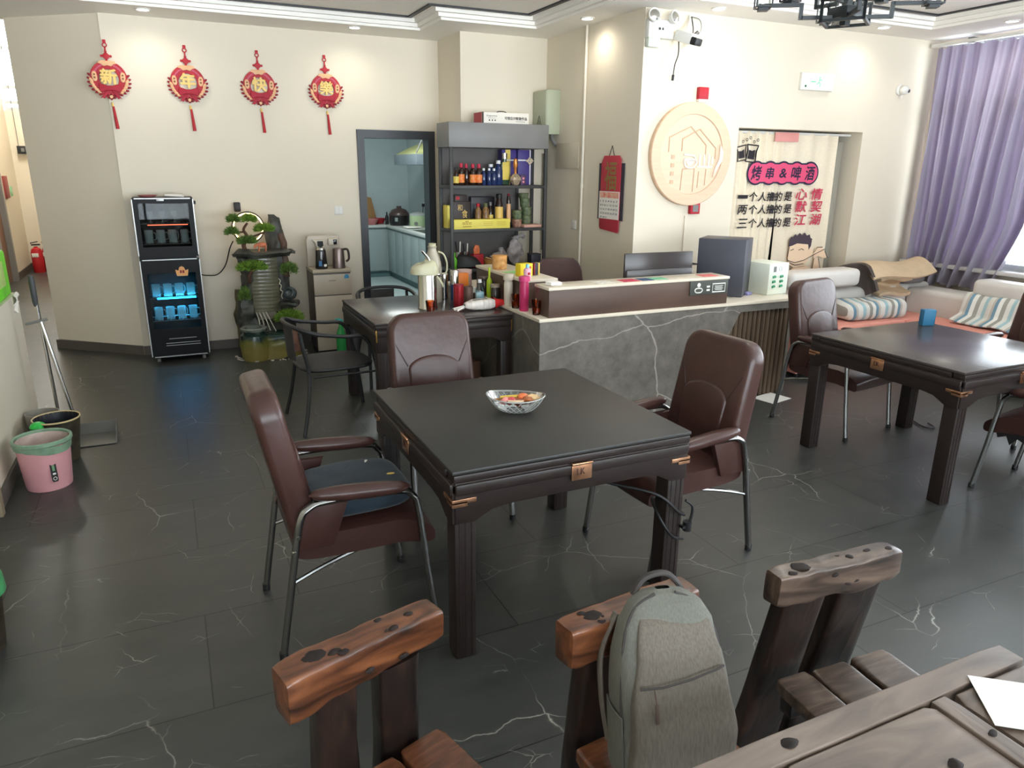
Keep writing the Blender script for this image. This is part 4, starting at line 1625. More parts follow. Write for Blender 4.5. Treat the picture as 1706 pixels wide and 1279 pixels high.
MB().box((0, -0.051, 0.24), (0.15, 0.002, 0.012)).box((0.06, -0.051, 0.17), (0.012, 0.002, 0.34)).build('ribbon', WHITE, t)
m = MB()
for k in range(9):
    a = k * 0.7
    m.sphere((0.052 + 0.025 * math.cos(a), -0.062, 0.235 + 0.022 * math.sin(a)), (0.02, 0.008, 0.008), 8, 5, rot=(0, R(0) + a * 57, 0))
m.build('rosette', mat('cream_ribbon', C8(214, 196, 170), 0.5, var=0.2, scale=60), t)
t = thing('small_carton', 'small dark purple box with red lettering on the top shelf', 'box', (3.285, 6.81, z1))
MB().box((0, 0, 0.05), (0.06, 0.04, 0.1), 0.002).build('box_body', mat('violet_board', C8(72, 50, 84), 0.5), t)
MB().box((0, -0.021, 0.065), (0.02, 0.002, 0.02)).box((0, -0.021, 0.032), (0.02, 0.002, 0.02)).build('print', mat('pink_ink', C8(230, 140, 150), 0.6), t)
# middle shelf
z2 = 1.221
t = thing('yellow_carton', 'long flat yellow carton along the front of the middle shelf', 'box', (2.83, 6.80, z2))
MB().box((0, 0, 0.046), (0.60, 0.075, 0.092), 0.003).build('carton_body', mat('lemon_yellow_board', C8(226, 208, 56), 0.5, col2=C8(240, 226, 130), scale=1.2), t)
m = MB()
for k in range(4):
    m.tube([(-0.2 + k * 0.024 + 0.009 * math.cos(a * PI / 4), -0.0385, 0.055 + 0.012 * math.sin(a * PI / 4)) for a in range(8)], 0.0018, 5, closed=True)
m.box((-0.165, -0.0385, 0.075), (0.035, 0.002, 0.006)).box((-0.165, -0.0385, 0.025), (0.09, 0.002, 0.006))
m.build('brown_print', mat('brown_print', C8(140, 90, 30), 0.6), t)
m = MB()
for k in range(6):
    m.box((0.06 + 0.09 * (k // 3) * 1.6, -0.0385, 0.065 - 0.016 * (k % 3)), (0.1, 0.002, 0.004))
m.build('fine_print', mat('ochre_print', C8(200, 170, 70), 0.6), t)
t = thing('yellow_carton', 'yellow carton standing on end at the left of the middle shelf', 'box', (2.545, 6.98, z2))
MB().box((0, 0, 0.11), (0.05, 0.12, 0.22), 0.003).build('carton_body', mat('lemon_yellow_board'), t)
t = thing('gift_bag', 'dark brown gift bag with gold lettering behind the yellow carton', 'bag', (2.66, 6.93, z2))
MB().box((0, 0, 0.13), (0.19, 0.09, 0.26), 0.006).box((0.0, 0.0, 0.27), (0.13, 0.05, 0.1), 0.006).build('bag_body', mat('dark_brown_board', C8(50, 40, 36), 0.5, var=0.1), t)
text('和', 'lettering', GOLD, t, TM(-0.02, -0.0455, 0.2) @ FACE_Y, w=0.05, h=0.06)
text('食', 'lettering', GOLD, t, TM(0.03, -0.0455, 0.14) @ FACE_Y, w=0.06, h=0.08)
MB().box((-0.035, -0.026, 0.29), (0.04, 0.003, 0.03)).build('red_seal', RED, t)
g_ = 'dark patterned bottles behind the yellow carton'
PAT = mat('dark_pattern_wrap', C8(66, 40, 34), 0.35, col2=C8(170, 130, 80), scale=34)
bottle('dark patterned bottle with red neck, left one behind the yellow carton', (2.835, 6.89, z2), 0.033, 0.24, PAT, RED, None, group=g_, neck=0.45, shoulder=0.66)
bottle('dark patterned bottle with green neck, second behind the yellow carton', (2.92, 6.90, z2), 0.036, 0.24, PAT, mat('dull_green', C8(90, 96, 60), 0.5), None, group=g_, neck=0.5, shoulder=0.7)
bottle('brown bottle with tilted yellow tag, behind the yellow carton', (2.985, 6.93, z2), 0.03, 0.25, DGLASS, GREY, YLAB, group=g_, neck=0.4)
bottle('tall black bottle with bright gold label behind the yellow carton', (3.06, 6.88, z2), 0.04, 0.33, DGLASS, BLACK, GOLD, group=g_, neck=0.6, shoulder=0.66, lab=(0.05, 0.62))
bottle('slim dark bottle with cream label at the right of the gold-label bottle', (3.165, 6.88, z2), 0.022, 0.33, DGLASS, REDDARK, CREAMPINK, group=g_, neck=0.5, shoulder=0.8, lab=(0.15, 0.7))
one(MB().box((0, 0, 0.15), (0.26, 0.06, 0.3), 0.01), 'black_case', mat('black_case', C8(40, 38, 44), 0.4), 'black flat case standing at the back of the middle shelf', 'case', (2.93, 7.02, z2))
GCUP = mat('green_noodle_cup', C8(52, 72, 48), 0.45, col2=C8(120, 130, 96), scale=26)
g_ = 'green paper cups on the middle shelf'
for i, (x_, y_, z_, lb) in enumerate([(3.255, 6.87, 0.0, 'lower cup with brown base in the left green cup stack'), (3.255, 6.87, 0.085, 'upper cup in the left, shorter green cup stack'),
                                      (3.375, 6.90, 0.028, 'bottom cup of the right green cup stack'), (3.375, 6.90, 0.113, 'middle cup of the right green cup stack'), (3.365, 6.92, 0.198, 'top cup of the right green cup stack'), (3.355, 6.93, 0.283, 'small cup topping the right green cup stack')]):
    t = thing('noodle_cup', lb, 'cup', (x_, y_, z2 + z_), 0, g_)
    h = 0.084 if i != 5 else 0.05
    MB().lathe([(0, 0), (0.046, 0), (0.054, h - 0.006), (0.0, h - 0.006)], 20).build('cup_wall', GCUP if i else mat('brown_noodle_cup', C8(110, 70, 56), 0.45, col2=C8(180, 140, 120), scale=26), t)
    MB().lathe([(0, h - 0.006), (0.057, h - 0.006), (0.057, h), (0, h)], 20).build('lid', mat('dull_green'), t)
one(MB().box((0, 0, 0.0135), (0.20, 0.14, 0.027), 0.003), 'flat_carton', mat('pink_beige_board', C8(206, 158, 140), 0.6, var=0.08), 'flat pink-beige box under the right green cup stack', 'box', (3.39, 6.84, z2))
# lower shelf
z3 = 0.831
bottle('small lime green bottle at the left end of the lower shelf', (2.555, 6.83, z3), 0.026, 0.16, mat('lime_bottle', C8(110, 200, 50), 0.35), GREEN, None, shoulder=0.55, neck=0.35, cap_h=0.3)
bg = MB()
bg.grid(lambda u, v: (0.145 * math.copysign(abs(math.cos(2 * PI * u)) ** 0.8, math.cos(2 * PI * u)) * math.sin(PI * v * 0.5 + 0.001), 0.07 * math.sin(2 * PI * u) * math.sin(PI * v * 0.5 + 0.001), 0.115 * math.cos(PI * v / 2) * (1 - 0.35 * math.cos(2 * PI * u) * math.sin(PI * v / 2)) + 0.001), 24, 10, closed_u=True)
bg.jitter(0.012, 12, 2)
one(bg, 'black_pouch', BLACK, 'crumpled black bag on the left of the lower shelf', 'bag', (2.70, 6.83, z3 + 0.018), -8, ang=70)
for i, (x_, lb) in enumerate([(2.655, 'left steel tin with a black stick on the lower shelf'), (2.735, 'right steel tin with white sticks on the lower shelf')]):
    t = thing('utensil_tin', lb, 'tin', (x_, 6.98, z3))
    MB().lathe([(0, 0), (0.035, 0), (0.035, 0.15), (0.033, 0.15), (0.033, 0.01), (0, 0.01)], 18).build('tin_wall', CHROME, t)
    for k in range(2):
        MB().tube([(0.01 * k, 0, 0.02), (-0.03 + 0.05 * k, 0.0, 0.25 - 0.02 * i)], 0.007, 6).build('stick', PAPER if k else BLACK, t)
t = thing('red_carton', 'red box with orange pouch on the lower shelf', 'box', (2.825, 6.9, z3))
MB().box((0, 0, 0.065), (0.11, 0.09, 0.13), 0.003).build('box_body', RED, t)
t = thing('orange_pouch', 'orange pouch standing on the red box of the lower shelf', 'pouch', (2.82, 6.9, z3 + 0.131))
MB().prism([(-0.03, 0), (0.03, 0), (0.034, 0.05), (0.02, 0.085), (-0.015, 0.09), (-0.033, 0.05)], 0.025, TM(0, 0.0125, 0) @ RM(90), 0.006).build('pouch_body', mat('orange_pouch', C8(226, 120, 70), 0.5, var=0.2, scale=30), t)
t = thing('wicker_basket', 'small ochre basket with packets on the lower shelf', 'basket', (2.95, 6.86, z3))
MB().lathe([(0, 0), (0.055, 0), (0.065, 0.08), (0.06, 0.08), (0.05, 0.008), (0, 0.008)], 20).build('basket_wall', mat('wicker', C8(176, 126, 62), 0.7, var=0.3, scale=60), t)
for k in range(3):
    MB().box((-0.02 + 0.02 * k, 0.01 * k, 0.085 + 0.006 * k), (0.07, 0.03, 0.012), 0.004, rot=(20 * k - 20, 15, 40 * k)).build('packet', mat('packet_%d' % k, [C8(210, 160, 110), C8(70, 50, 40), C8(220, 210, 190)][k], 0.5), t)
PLB = mat('clear_plastic_bag', C8(196, 186, 186), 0.25, var=0.25, scale=14, trans=0.25, alpha=0.75, bump=0.5, bscale=20)
for i, (x_, s_, lb) in enumerate([(3.08, 0.07, 'rounded clear plastic bag on the lower shelf beside the basket'), (3.25, 0.085, 'taller knotted clear plastic bag on the lower shelf')]):
    m = MB()
    m.grid(lambda u, v: (s_ * math.sin(PI * min(v * 1.0, 0.94)) ** 0.6 * math.cos(2 * PI * u), 0.6 * s_ * math.sin(PI * min(v, 0.94)) ** 0.6 * math.sin(2 * PI * u), (0.17 + 0.09 * i) * v), 20, 14, closed_u=True)
    if i:
        for k in range(5):
            m.sphere((0.03 * k - 0.02, 0, 0.27 + 0.015 * (k % 2)), (0.025, 0.015, 0.02), 8, 6)
    m.jitter(0.03, 16, i)
    one(m, 'plastic_bag', PLB, lb, 'plastic bag', (x_, 6.9, z3 + 0.012), ang=80)
t = thing('dark_tin', 'small dark square tin at the right end of the lower shelf', 'tin', (3.44, 6.83, z3))
MB().box((0, 0, 0.055), (0.11, 0.1, 0.11), 0.004).build('tin_wall', mat('dark_blue_tin', C8(50, 50, 62), 0.4), t)
MB().box((0, 0, 0.115), (0.115, 0.105, 0.01), 0.003).build('lid', SHD, t)
t = thing('shelf_carton', 'white carton with red end lying on top of the shelf unit', 'box', (3.09, 6.90, 2.211), 0)
MB().box((0, 0, 0.05), (0.50, 0.20, 0.1), 0.002).build('carton_body', mat('white_board', C8(232, 226, 216), 0.6), t)
MB().box((-0.2505, 0, 0.05), (0.003, 0.19, 0.096)).build('red_end', mat('carton_red', C8(178, 70, 78), 0.6), t)
MB().box((-0.24, -0.1005, 0.05), (0.02, 0.002, 0.1)).build('dark_band', mat('brown_band', C8(70, 50, 44), 0.6), t)
text('Dogsomme', 'lettering', INK, t, TM(-0.145, -0.1005, 0.066) @ FACE_Y, w=0.11, h=0.02, depth=0.0008)
text('可视自动智能作品', 'lettering', INK, t, TM(0.11, -0.1005, 0.05) @ FACE_Y, w=0.24, h=0.03, depth=0.0008, bold=0.02)
m = MB().box((-0.145, -0.1008, 0.047), (0.08, 0.001, 0.002)).box((0.16, -0.1008, 0.022), (0.1, 0.001, 0.003))
for k in range(3):
    m.box((-0.17 + 0.03 * k, -0.1008, 0.028), (0.012, 0.001, 0.012))
m.build('fine_print', INK, t)
m = MB().tube(smooth_path([(-0.06, 0, 0.1), (-0.03, 0, 0.116), (0.03, 0, 0.116), (0.06, 0, 0.1)], 5), 0.004, 6)
m.build('handle', BLACK, t)
# boxes and clutter under the flask table
one(MB().box((0, 0, 0.15), (0.27, 0.3, 0.3), 0.004), 'cardboard_box', mat('cardboard', C8(126, 92, 74), 0.8, var=0.08), 'brown cardboard box on the floor under the flask table', 'box', (2.03, 5.40, 0.0), 8)
one(MB().lathe([(0, 0), (0.07, 0), (0.07, 0.3), (0.03, 0.42), (0.03, 0.46), (0, 0.46)], 14), 'floor_flask', mat('dark_red_flask', C8(60, 30, 34), 0.4), 'dark flask on the floor under the flask table beside the cardboard box', 'flask', (1.78, 5.52, 0.0))
one(MB().box((0, 0, 0.0015), (0.25, 0.20, 0.003)), 'floor_paper', PAPER, 'white paper sheet on the floor by the ribbed counter end', 'paper', (4.36, 4.26, 0.001), 12)

# ================================================================ things on the flask table
z = 0.781
t = thing('airpot', 'steel pump airpot with cream lid on the flask table', 'thermos flask', (1.715, 5.17, z), 0)
MB().lathe([(0, 0), (0.075, 0), (0.075, 0.012), (0.07, 0.02), (0.07, 0.25), (0.066, 0.265), (0, 0.265)], 32).build('steel_body', CHROME, t)
CREAM = mat('cream_plastic', C8(196, 192, 160), 0.35, var=0.03)
m = MB()
m.grid(lambda u, v: ((-0.02 + 0.105 * math.copysign(abs(math.cos(2 * PI * u)) ** 0.75, math.cos(2 * PI * u)) * (math.cos(PI * v / 2) ** 0.34 if v < 1 else 0.0)), 0.078 * math.copysign(abs(math.sin(2 * PI * u)) ** 0.8, math.sin(2 * PI * u)) * (math.cos(PI * v / 2) ** 0.34 if v < 1 else 0.0), 0.262 + 0.085 * math.sin(PI * v / 2) + 0.035 * math.cos(2 * PI * u) * math.sin(PI * v / 2) * 0.5), 32, 12, closed_u=True)
m.lathe([(0, 0.255), (0.082, 0.255), (0.082, 0.27), (0, 0.27)], 28)
m.build('lid', CREAM, t, ang=60)
MB().tube([(0.02, -0.01, 0.345), (0.0, -0.01, 0.385), (-0.04, -0.015, 0.43)], [0.011, 0.01, 0.008], 8, sx=1.4).build('pump_lever', CHROME, t)
MB().tube(smooth_path([(0.055, -0.06, 0.245), (0.085, -0.075, 0.2), (0.1, -0.06, 0.17)], 5), 0.009, 8, sx=1.5).build('handle', CREAM, t)
MB().sphere((-0.1, -0.04, 0.285), (0.008, 0.006, 0.008), 8, 6).build('button', CHROME, t)
t = thing('vacuum_flask', 'cream vacuum flask with loop handle behind the pump airpot', 'thermos flask', (1.845, 5.42, z), 0)
MB().lathe([(0, 0), (0.068, 0), (0.07, 0.02), (0.07, 0.24), (0.072, 0.25), (0.066, 0.31), (0.05, 0.36), (0.034, 0.40), (0.032, 0.42), (0.036, 0.43), (0.036, 0.435), (0, 0.435)], 28).build('flask_body', mat('pale_flask', C8(178, 170, 152), 0.35, 0.2, var=0.04), t)
MB().lathe([(0, 0.435), (0.028, 0.435), (0.03, 0.455), (0, 0.46)], 20).build('stopper', CREAM, t)
MB().lathe([(0.0705, 0.20), (0.0735, 0.205), (0.0735, 0.225), (0.0705, 0.23)], 28).build('band', CHROME, t)
MB().tube(smooth_path([(0.07, 0, 0.22), (0.11, 0, 0.225), (0.118, 0, 0.3), (0.09, 0, 0.37), (0.045, 0, 0.39)], 5), 0.007, 8).build('handle', CREAM, t)


def glass_cup(label, loc, r=0.038, h=0.09):
    t_ = thing('amber_glass', label, 'glass', loc, 0, None)
    MB().lathe([(0, 0.0), (r * 0.74, 0.0), (r, h), (r * 0.92, h), (r * 0.68, 0.012), (0, 0.012)], 20).build('glass_wall', AMBERGLASS, t_)
    MB().lathe([(0, 0.013), (r * 0.68, 0.013), (r * 0.8, h * 0.5), (0, h * 0.5)], 20).build('drink', mat('tea', C8(150, 80, 28), 0.1, var=0.1), t_)
    return t_


glass_cup('amber glass tumbler before the pump airpot on the flask table', (1.675, 4.985, z))
glass_cup('amber glass tumbler on the marble counter corner', (2.292, 4.50, 0.811), 0.038, 0.105)
glass_cup('amber glass mug between the white and pink bottles', (2.268, 4.79, 0.811), 0.038, 0.1)
t = thing('red_flask', 'red vacuum cup on the flask table beside the bread bag', 'flask', (1.96, 5.16, z))
MB().lathe([(0, 0), (0.038, 0), (0.041, 0.01), (0.041, 0.155), (0, 0.155)], 24).build('cup_wall', mat('red_metal', C8(164, 40, 48), 0.3, 0.4, var=0.1), t)
MB().lathe([(0, 0.155), (0.04, 0.155), (0.038, 0.17), (0, 0.17)], 24).build('lid', REDDARK, t)
t = thing('brown_tumbler', 'brown tumbler next to the red vacuum cup', 'tumbler', (2.055, 5.20, z))
MB().lathe([(0, 0), (0.033, 0), (0.038, 0.14), (0.034, 0.14), (0.03, 0.01), (0, 0.01)], 24).build('tumbler_wall', mat('taupe_metal', C8(112, 90, 80), 0.4, 0.2), t)
t = thing('steel_bottle', 'steel bottle with blue band behind the red vacuum cup', 'bottle', (2.02, 5.41, z))
MB().lathe([(0, 0), (0.033, 0), (0.033, 0.13), (0, 0.13)], 20).build('bottle_body', mat('navy_band', C8(44, 66, 110), 0.4), t)
MB().lathe([(0, 0.13), (0.034, 0.13), (0.034, 0.235), (0.028, 0.245), (0, 0.245)], 20).build('cap', CHROME, t)
t = thing('steel_cup', 'slim steel cup right behind the vacuum flask handle', 'cup', (1.965, 5.50, z))
MB().lathe([(0, 0), (0.03, 0), (0.03, 0.15), (0.034, 0.2), (0.03, 0.21), (0, 0.21)], 18).build('cup_wall', CHROME, t)
t = thing('glass_bottle', 'clear water bottle with blue label on the flask table', 'bottle', (2.15, 5.20, z))
MB().lathe([(0, 0), (0.034, 0), (0.034, 0.1), (0.018, 0.15), (0.014, 0.165), (0, 0.165)], 20).build('bottle_body', pane_mat('clear_bottle', (0.9, 0.95, 0.96), 1.2), t)
MB().lathe([(0.0345, 0.03), (0.0345, 0.095)], 20).build('paper_label', mat('aqua_label', C8(120, 180, 200), 0.5, col2=C8(200, 226, 230), scale=25), t)
MB().lathe([(0, 0.165), (0.016, 0.165), (0.016, 0.19), (0, 0.19)], 14).build('cap', WHITECAP, t)
t = thing('white_jar', 'white lidded jar behind the brown tumbler', 'jar', (2.13, 5.35, z))
MB().lathe([(0, 0), (0.04, 0), (0.04, 0.07), (0, 0.07)], 20).build('jar_wall', mat('brown_jar', C8(90, 74, 60), 0.3), t)
MB().lathe([(0, 0.07), (0.043, 0.07), (0.043, 0.11), (0, 0.115)], 20).build('lid', WHITE, t)
t = thing('orange_carton', 'orange carton behind the steel bottle on the flask table', 'box', (2.13, 5.52, z))
MB().box((0, 0, 0.1), (0.09, 0.05, 0.2), 0.003).build('carton_body', mat('orange_board', C8(224, 122, 40), 0.5, var=0.08), t)
MB().box((0.046, 0, 0.1), (0.004, 0.04, 0.12)).build('green_strip', GREEN, t)
t = thing('pink_jar', 'pinkish clear jar behind the water bottle', 'jar', (2.19, 5.55, z))
t.location = (2.19, 5.63, z)
MB().lathe([(0, 0), (0.06, 0), (0.063, 0.18), (0, 0.18)], 22).build('jar_wall', mat('pink_translucent', C8(190, 150, 146), 0.25, var=0.15, scale=20), t)
MB().lathe([(0, 0.18), (0.064, 0.18), (0.064, 0.21), (0, 0.215)], 22).build('lid', mat('pink_lid', C8(206, 176, 170), 0.4), t)
for i, (x_, y_, lb) in enumerate([(2.345, 5.35, 'dark jar on the counter behind the white bottle'), (2.345, 5.2, 'dark jar on the counter nearer the water bottle')]):
    pass
t = thing('bread_bag', 'clear bag of sliced bread with red end lying on the flask table', 'bread bag', (2.075, 4.965, z + 0.042), 4)


def brd(u, v):
    a = 2 * PI * u
    e = min(1.0, math.sin(PI * min(max(v, 0.02), 0.98)) ** 0.35)
    ca, sa = math.cos(a), math.sin(a)
    return (-0.15 + 0.29 * v, 0.055 * math.copysign(abs(ca) ** 0.6, ca) * e, 0.04 * math.copysign(abs(sa) ** 0.6, sa) * e)


m = MB()
m.grid(brd, 24, 24, closed_u=True)
m.jitter(0.006, 22, 3)
m.build('bag_film', mat('bread_bag_film', C8(206, 196, 186), 0.3, col2=C8(236, 230, 222), scale=9, stretch=(8, 1, 1), coat=0.4), t, ang=80)
m = MB()
m.grid(lambda u, v: (0.085 + 0.085 * v, 0.054 * math.cos(2 * PI * u) * (1.04 - 0.45 * v), 0.04 * math.sin(2 * PI * u) * (1.05 - 0.5 * v)), 20, 6, closed_u=True)
m.jitter(0.006, 30, 2)
m.build('red_end', mat('red_film', C8(196, 36, 40), 0.35, var=0.15, scale=25, coat=0.3), t, ang=80)
m = MB()
m.grid(lambda u, v: (-0.15 - 0.075 * v, (0.012 + 0.035 * v) * (2 * u - 1), -0.01 - 0.02 * v + 0.012 * math.sin(9 * u)), 10, 6, thick=0.002)
m.build('twisted_end', PAPER, t, ang=80)
MB().box((-0.03, -0.02, 0.0405), (0.12, 0.012, 0.001), rot=(6, 0, 0)).build('print', INK, t)
# on the marble arm of the counter
z = 0.811
bottle('white vacuum bottle with round cap at the marble counter edge', (2.272, 4.93, z), 0.034, 0.235, mat('cream_bottle', C8(214, 204, 186), 0.4), mat('cream_cap', C8(204, 192, 172), 0.4), None, neck=0.95, cap_h=0.2, shoulder=0.7)
bottle('tall pink vacuum bottle on the counter beside the riser', (2.275, 4.665, z), 0.034, 0.25, mat('hot_pink_metal', C8(190, 48, 98), 0.35, var=0.05), mat('pink_cap', C8(206, 66, 118), 0.4), None, neck=0.95, cap_h=0.14, shoulder=0.78)
bottle('dark lidded jar on the counter behind the white vacuum bottle', (2.274, 5.18, z), 0.033, 0.12, mat('smoke_jar', C8(60, 54, 50), 0.2), mat('taupe_lid', C8(160, 146, 128), 0.4), None, neck=0.95, cap_h=0.2, shoulder=0.7, name='jar', cat='jar')
bottle('wide dark jar on the counter, farthest along the riser side', (2.274, 5.40, z), 0.034, 0.15, mat('smoke_jar'), mat('brown_lid', C8(90, 76, 66), 0.4), None, neck=0.95, cap_h=0.12, shoulder=0.75, name='jar', cat='jar')
bottle('yellow-green squeeze bottle on the counter beside the riser', (2.275, 5.30, z + 0.0), 0.024, 0.235, mat('yellowgreen_plastic', C8(176, 200, 40), 0.4), mat('yellowgreen_plastic'), None, neck=0.3, cap_h=0.3, shoulder=0.5)
# on the left riser top
z = 1.021
t = thing('peanut_jar', 'amber jar of snacks on the left riser top', 'jar', (2.39, 5.36, z))
MB().lathe([(0, 0), (0.058, 0), (0.06, 0.01), (0.06, 0.085), (0, 0.085)], 22).build('jar_wall', mat('amber_snacks', C8(190, 128, 66), 0.25, col2=C8(226, 178, 116), scale=30), t)
MB().lathe([(0, 0.085), (0.062, 0.085), (0.062, 0.108), (0, 0.11)], 22).build('lid', mat('amber_lid', C8(214, 152, 84), 0.4), t)
t = thing('card_box', 'yellow open card box on the left riser top', 'box', (2.40, 4.93, z), 8)
MB().box((0, 0, 0.047), (0.11, 0.07, 0.094), 0.002).build('box_body', mat('bright_yellow_board', C8(236, 210, 40), 0.5), t)
MB().box((0.03, -0.036, 0.05), (0.02, 0.002, 0.05)).build('orange_print', mat('orange_print', C8(180, 80, 30), 0.6), t)
for k in range(4):
    MB().box((0.075 + 0.013 * k, -0.01, 0.05), (0.011, 0.05, 0.09), 0.001).build('card', mat('card_mix_%d' % k, [C8(120, 40, 50), C8(40, 60, 80), C8(80, 50, 40), C8(220, 200, 90)][k], 0.5), t)
t = thing('lotion_bottle', 'small pink bottle with blue cap at the near end of the left riser', 'bottle', (2.36, 4.79, z))
MB().lathe([(0, 0), (0.026, 0), (0.028, 0.01), (0.028, 0.07), (0.014, 0.08), (0, 0.08)], 18).build('bottle_body', mat('pale_pink_plastic', C8(236, 180, 200), 0.35), t)
MB().lathe([(0, 0.08), (0.014, 0.08), (0.013, 0.105), (0, 0.11)], 14).build('cap', mat('sky_blue_plastic', C8(130, 200, 220), 0.4), t)
MB().sphere((0, -0.0265, 0.04), (0.011, 0.003, 0.012), 8, 6).build('print', RED, t)
one(MB().box((0, 0, 0.004), (0.14, 0.08, 0.008), 0.003), 'tablet', mat('tablet_black', C8(40, 40, 42), 0.2), 'black tablet lying at the counter corner between the risers', 'tablet', (2.50, 4.65, 0.8105), 10)
m = MB()
m.prism([(-0.06, -0.03), (0.05, -0.035), (0.075, 0.03), (0.01, 0.012), (-0.05, 0.035)], 0.02)
m.jitter(0.012, 22)
one(m, 'tissue', PAPER, 'crumpled white tissue on the near left corner of the front riser', 'tissue', (2.40, 4.45, 1.0245), 20, ang=70)
one(MB().box((0, 0, 0.0012), (0.16, 0.12, 0.0024)), 'leaflet', mat('green_leaflet', C8(150, 214, 130), 0.6, var=0.2, scale=20), 'pale green leaflet on the left riser top between jar and yellow box', 'leaflet', (2.42, 5.14, 1.0205), 10)

# ================================================================ tall glass cabinet with mugs
t = thing('glass_cabinet', 'tall black glass-door disinfection cabinet with lit mugs against the back wall', 'cabinet', (-0.01, 7.62, 0))
CAB = mat('cabinet_black', C8(11, 12, 13), 0.4, var=0.08)
CAB.node_tree.nodes['Principled BSDF'].inputs['Specular IOR Level'].default_value = 0.2
SIDE = mat('cabinet_grey_side', C8(120, 116, 106), 0.4, var=0.04)
SILV = mat('silver_edge', C8(176, 178, 176), 0.35, 0.7)
w2, d2 = 0.25, 0.165
m = MB()
m.box(*bb(-w2, -w2 + 0.02, -d2, d2, 0.04, 1.51))
m.box(*bb(-w2, w2, d2 - 0.015, d2, 0.04, 1.51))
for z0, z1_ in ((0.04, 0.07), (0.965, 1.0), (1.485, 1.515)):
    m.box(*bb(-w2 + 0.001, w2 - 0.001, -d2 + 0.001, d2 - 0.001, z0, z1_))
m.box(*bb(-w2 + 0.02, w2 - 0.02, -d2 + 0.02, d2 - 0.02, 0.07, 0.30))
m.build('carcass', CAB, t)
MB().box(*bb(w2 - 0.02, w2, -d2, d2, 0.04, 1.515), 0.002).build('side_panel', SIDE, t)
MB().box(*bb(w2 - 0.005, w2 + 0.025, -d2 + 0.03, -d2 + 0.06, 1.455, 1.485), 0.004).build('hinge_cap', BLACK, t)
for sx in (-1, 1):
    for sy in (-1, 1):
        MB().cyl((sx * 0.2, sy * 0.12, 0), (sx * 0.2, sy * 0.12, 0.042), 0.018).build('foot', GREY, t)
for (z0, z1_, hb) in ((0.05, 0.97, 0.27), (0.99, 1.515, 0.09)):
    m = MB()
    yb, yf = -d2 - 0.001, -d2 - 0.022
    fr_ = 0.045
    m.box(*bb(-w2, -w2 + fr_, yf, yb, z0, z1_))
    m.box(*bb(w2 - fr_, w2, yf, yb, z0, z1_))
    m.box(*bb(-w2 + fr_, w2 - fr_, yf, yb, z0, z0 + hb))
    m.box(*bb(-w2 + fr_, w2 - fr_, yf, yb, z1_ - (0.05 if z0 > 0.5 else 0.13), z1_))
    dr = m.build('door', CAB, t)
    zt = z1_ - (0.05 if z0 > 0.5 else 0.13)
    MB().box(*bb(-w2 + fr_ - 0.005, w2 - fr_ + 0.005, yf + 0.006, yf + 0.011, z0 + hb - 0.005, zt + 0.005)).build('pane', pane_mat('smoked_door_glass', (0.72, 0.75, 0.75), 0.22), dr)
    for x_ in (-w2, w2):
        MB().box(*bb(x_ - 0.004, x_ + 0.004, yf - 0.003, yb - 0.002, z0 + 0.012, z1_ - 0.012)).build('edge_strip', SILV, dr)
    for z_ in ((z0 + 0.006, z1_ - 0.006) if z0 < 0.5 else (z1_ - 0.006,)):
        MB().box(*bb(-w2 + 0.02, w2 - 0.02, yf - 0.003, yb - 0.002, z_ - 0.004, z_ + 0.004)).build('edge_strip', SILV, dr)
    if z0 > 0.5:
        MB().box((-0.02, yf - 0.004, z1_ - 0.02), (0.06, 0.006, 0.016), 0.002).build('latch', SILV, dr)
    else:
        for k in range(3):
            MB().box((0.03, yf - 0.001, 0.16 + 0.022 * k + 0.02 * (k == 2)), (0.3 - 0.06 * (k == 2), 0.002, 0.004)).build('vent_line', SILV, dr)
        m = MB()
        pts = [(-0.045, -0.04), (0.045, -0.04), (0.05, -0.02), (0.055, 0.02), (0.03, 0.01), (0.02, 0.04), (0, 0.05), (-0.02, 0.04), (-0.03, 0.01), (-0.055, 0.02), (-0.05, -0.02)]
        m.prism(pts, 0.002, TM(0.09, yf - 0.0005, 0.85) @ FACE_Y)
        st = m.build('crown_sticker', mat('orange_sticker', C8(226, 164, 100), 0.5, var=0.1), dr)
        MB().box((0.08, yf - 0.003, 0.85), (0.016, 0.001, 0.026)).box((0.102, yf - 0.003, 0.85), (0.016, 0.001, 0.026)).build('print', REDDARK, st)
WIRE = mat('rack_wire', C8(150, 150, 150), 0.3, 0.8)
racks = [(0.385, 0.30), (0.60, 0.5), (1.10, 1.1), (1.285, 1.3)]
for z_, _ in racks:
    m = MB()
    for x_ in [-0.19 + 0.0345 * k for k in range(12)]:
        m.cyl((x_, -0.12, z_), (x_, 0.12, z_), 0.0025, n=5)
    for y_ in (-0.12, 0.12):
        m.cyl((-0.225, y_, z_), (0.225, y_, z_), 0.004, n=6)
    m.build('rack', WIRE, t)
MB().box((0.02, -0.03, 0.585), (0.34, 0.02, 0.014), 0.003).build('blue_lamp', LEDBLUE, t)
MB().box((0.02, -0.08, 1.27), (0.34, 0.012, 0.008), 0.003).build('red_lamp', LEDRED, t)
MUG = mat('mug_glass', C8(196, 214, 214), 0.12, alpha=0.32, coat=0.6)
mg = None
rows = [(0.388, -0.06, 4, 0.118, 'lower rack below the blue lamp'), (0.605, -0.06, 4, 0.118, 'rack above the blue lamp'), (1.103, -0.06, 4, 0.12, 'lower rack of the upper compartment'), (1.29, -0.06, 3, 0.1, 'upper rack of the upper compartment')]
ordn = ['leftmost', 'second', 'third', 'rightmost']
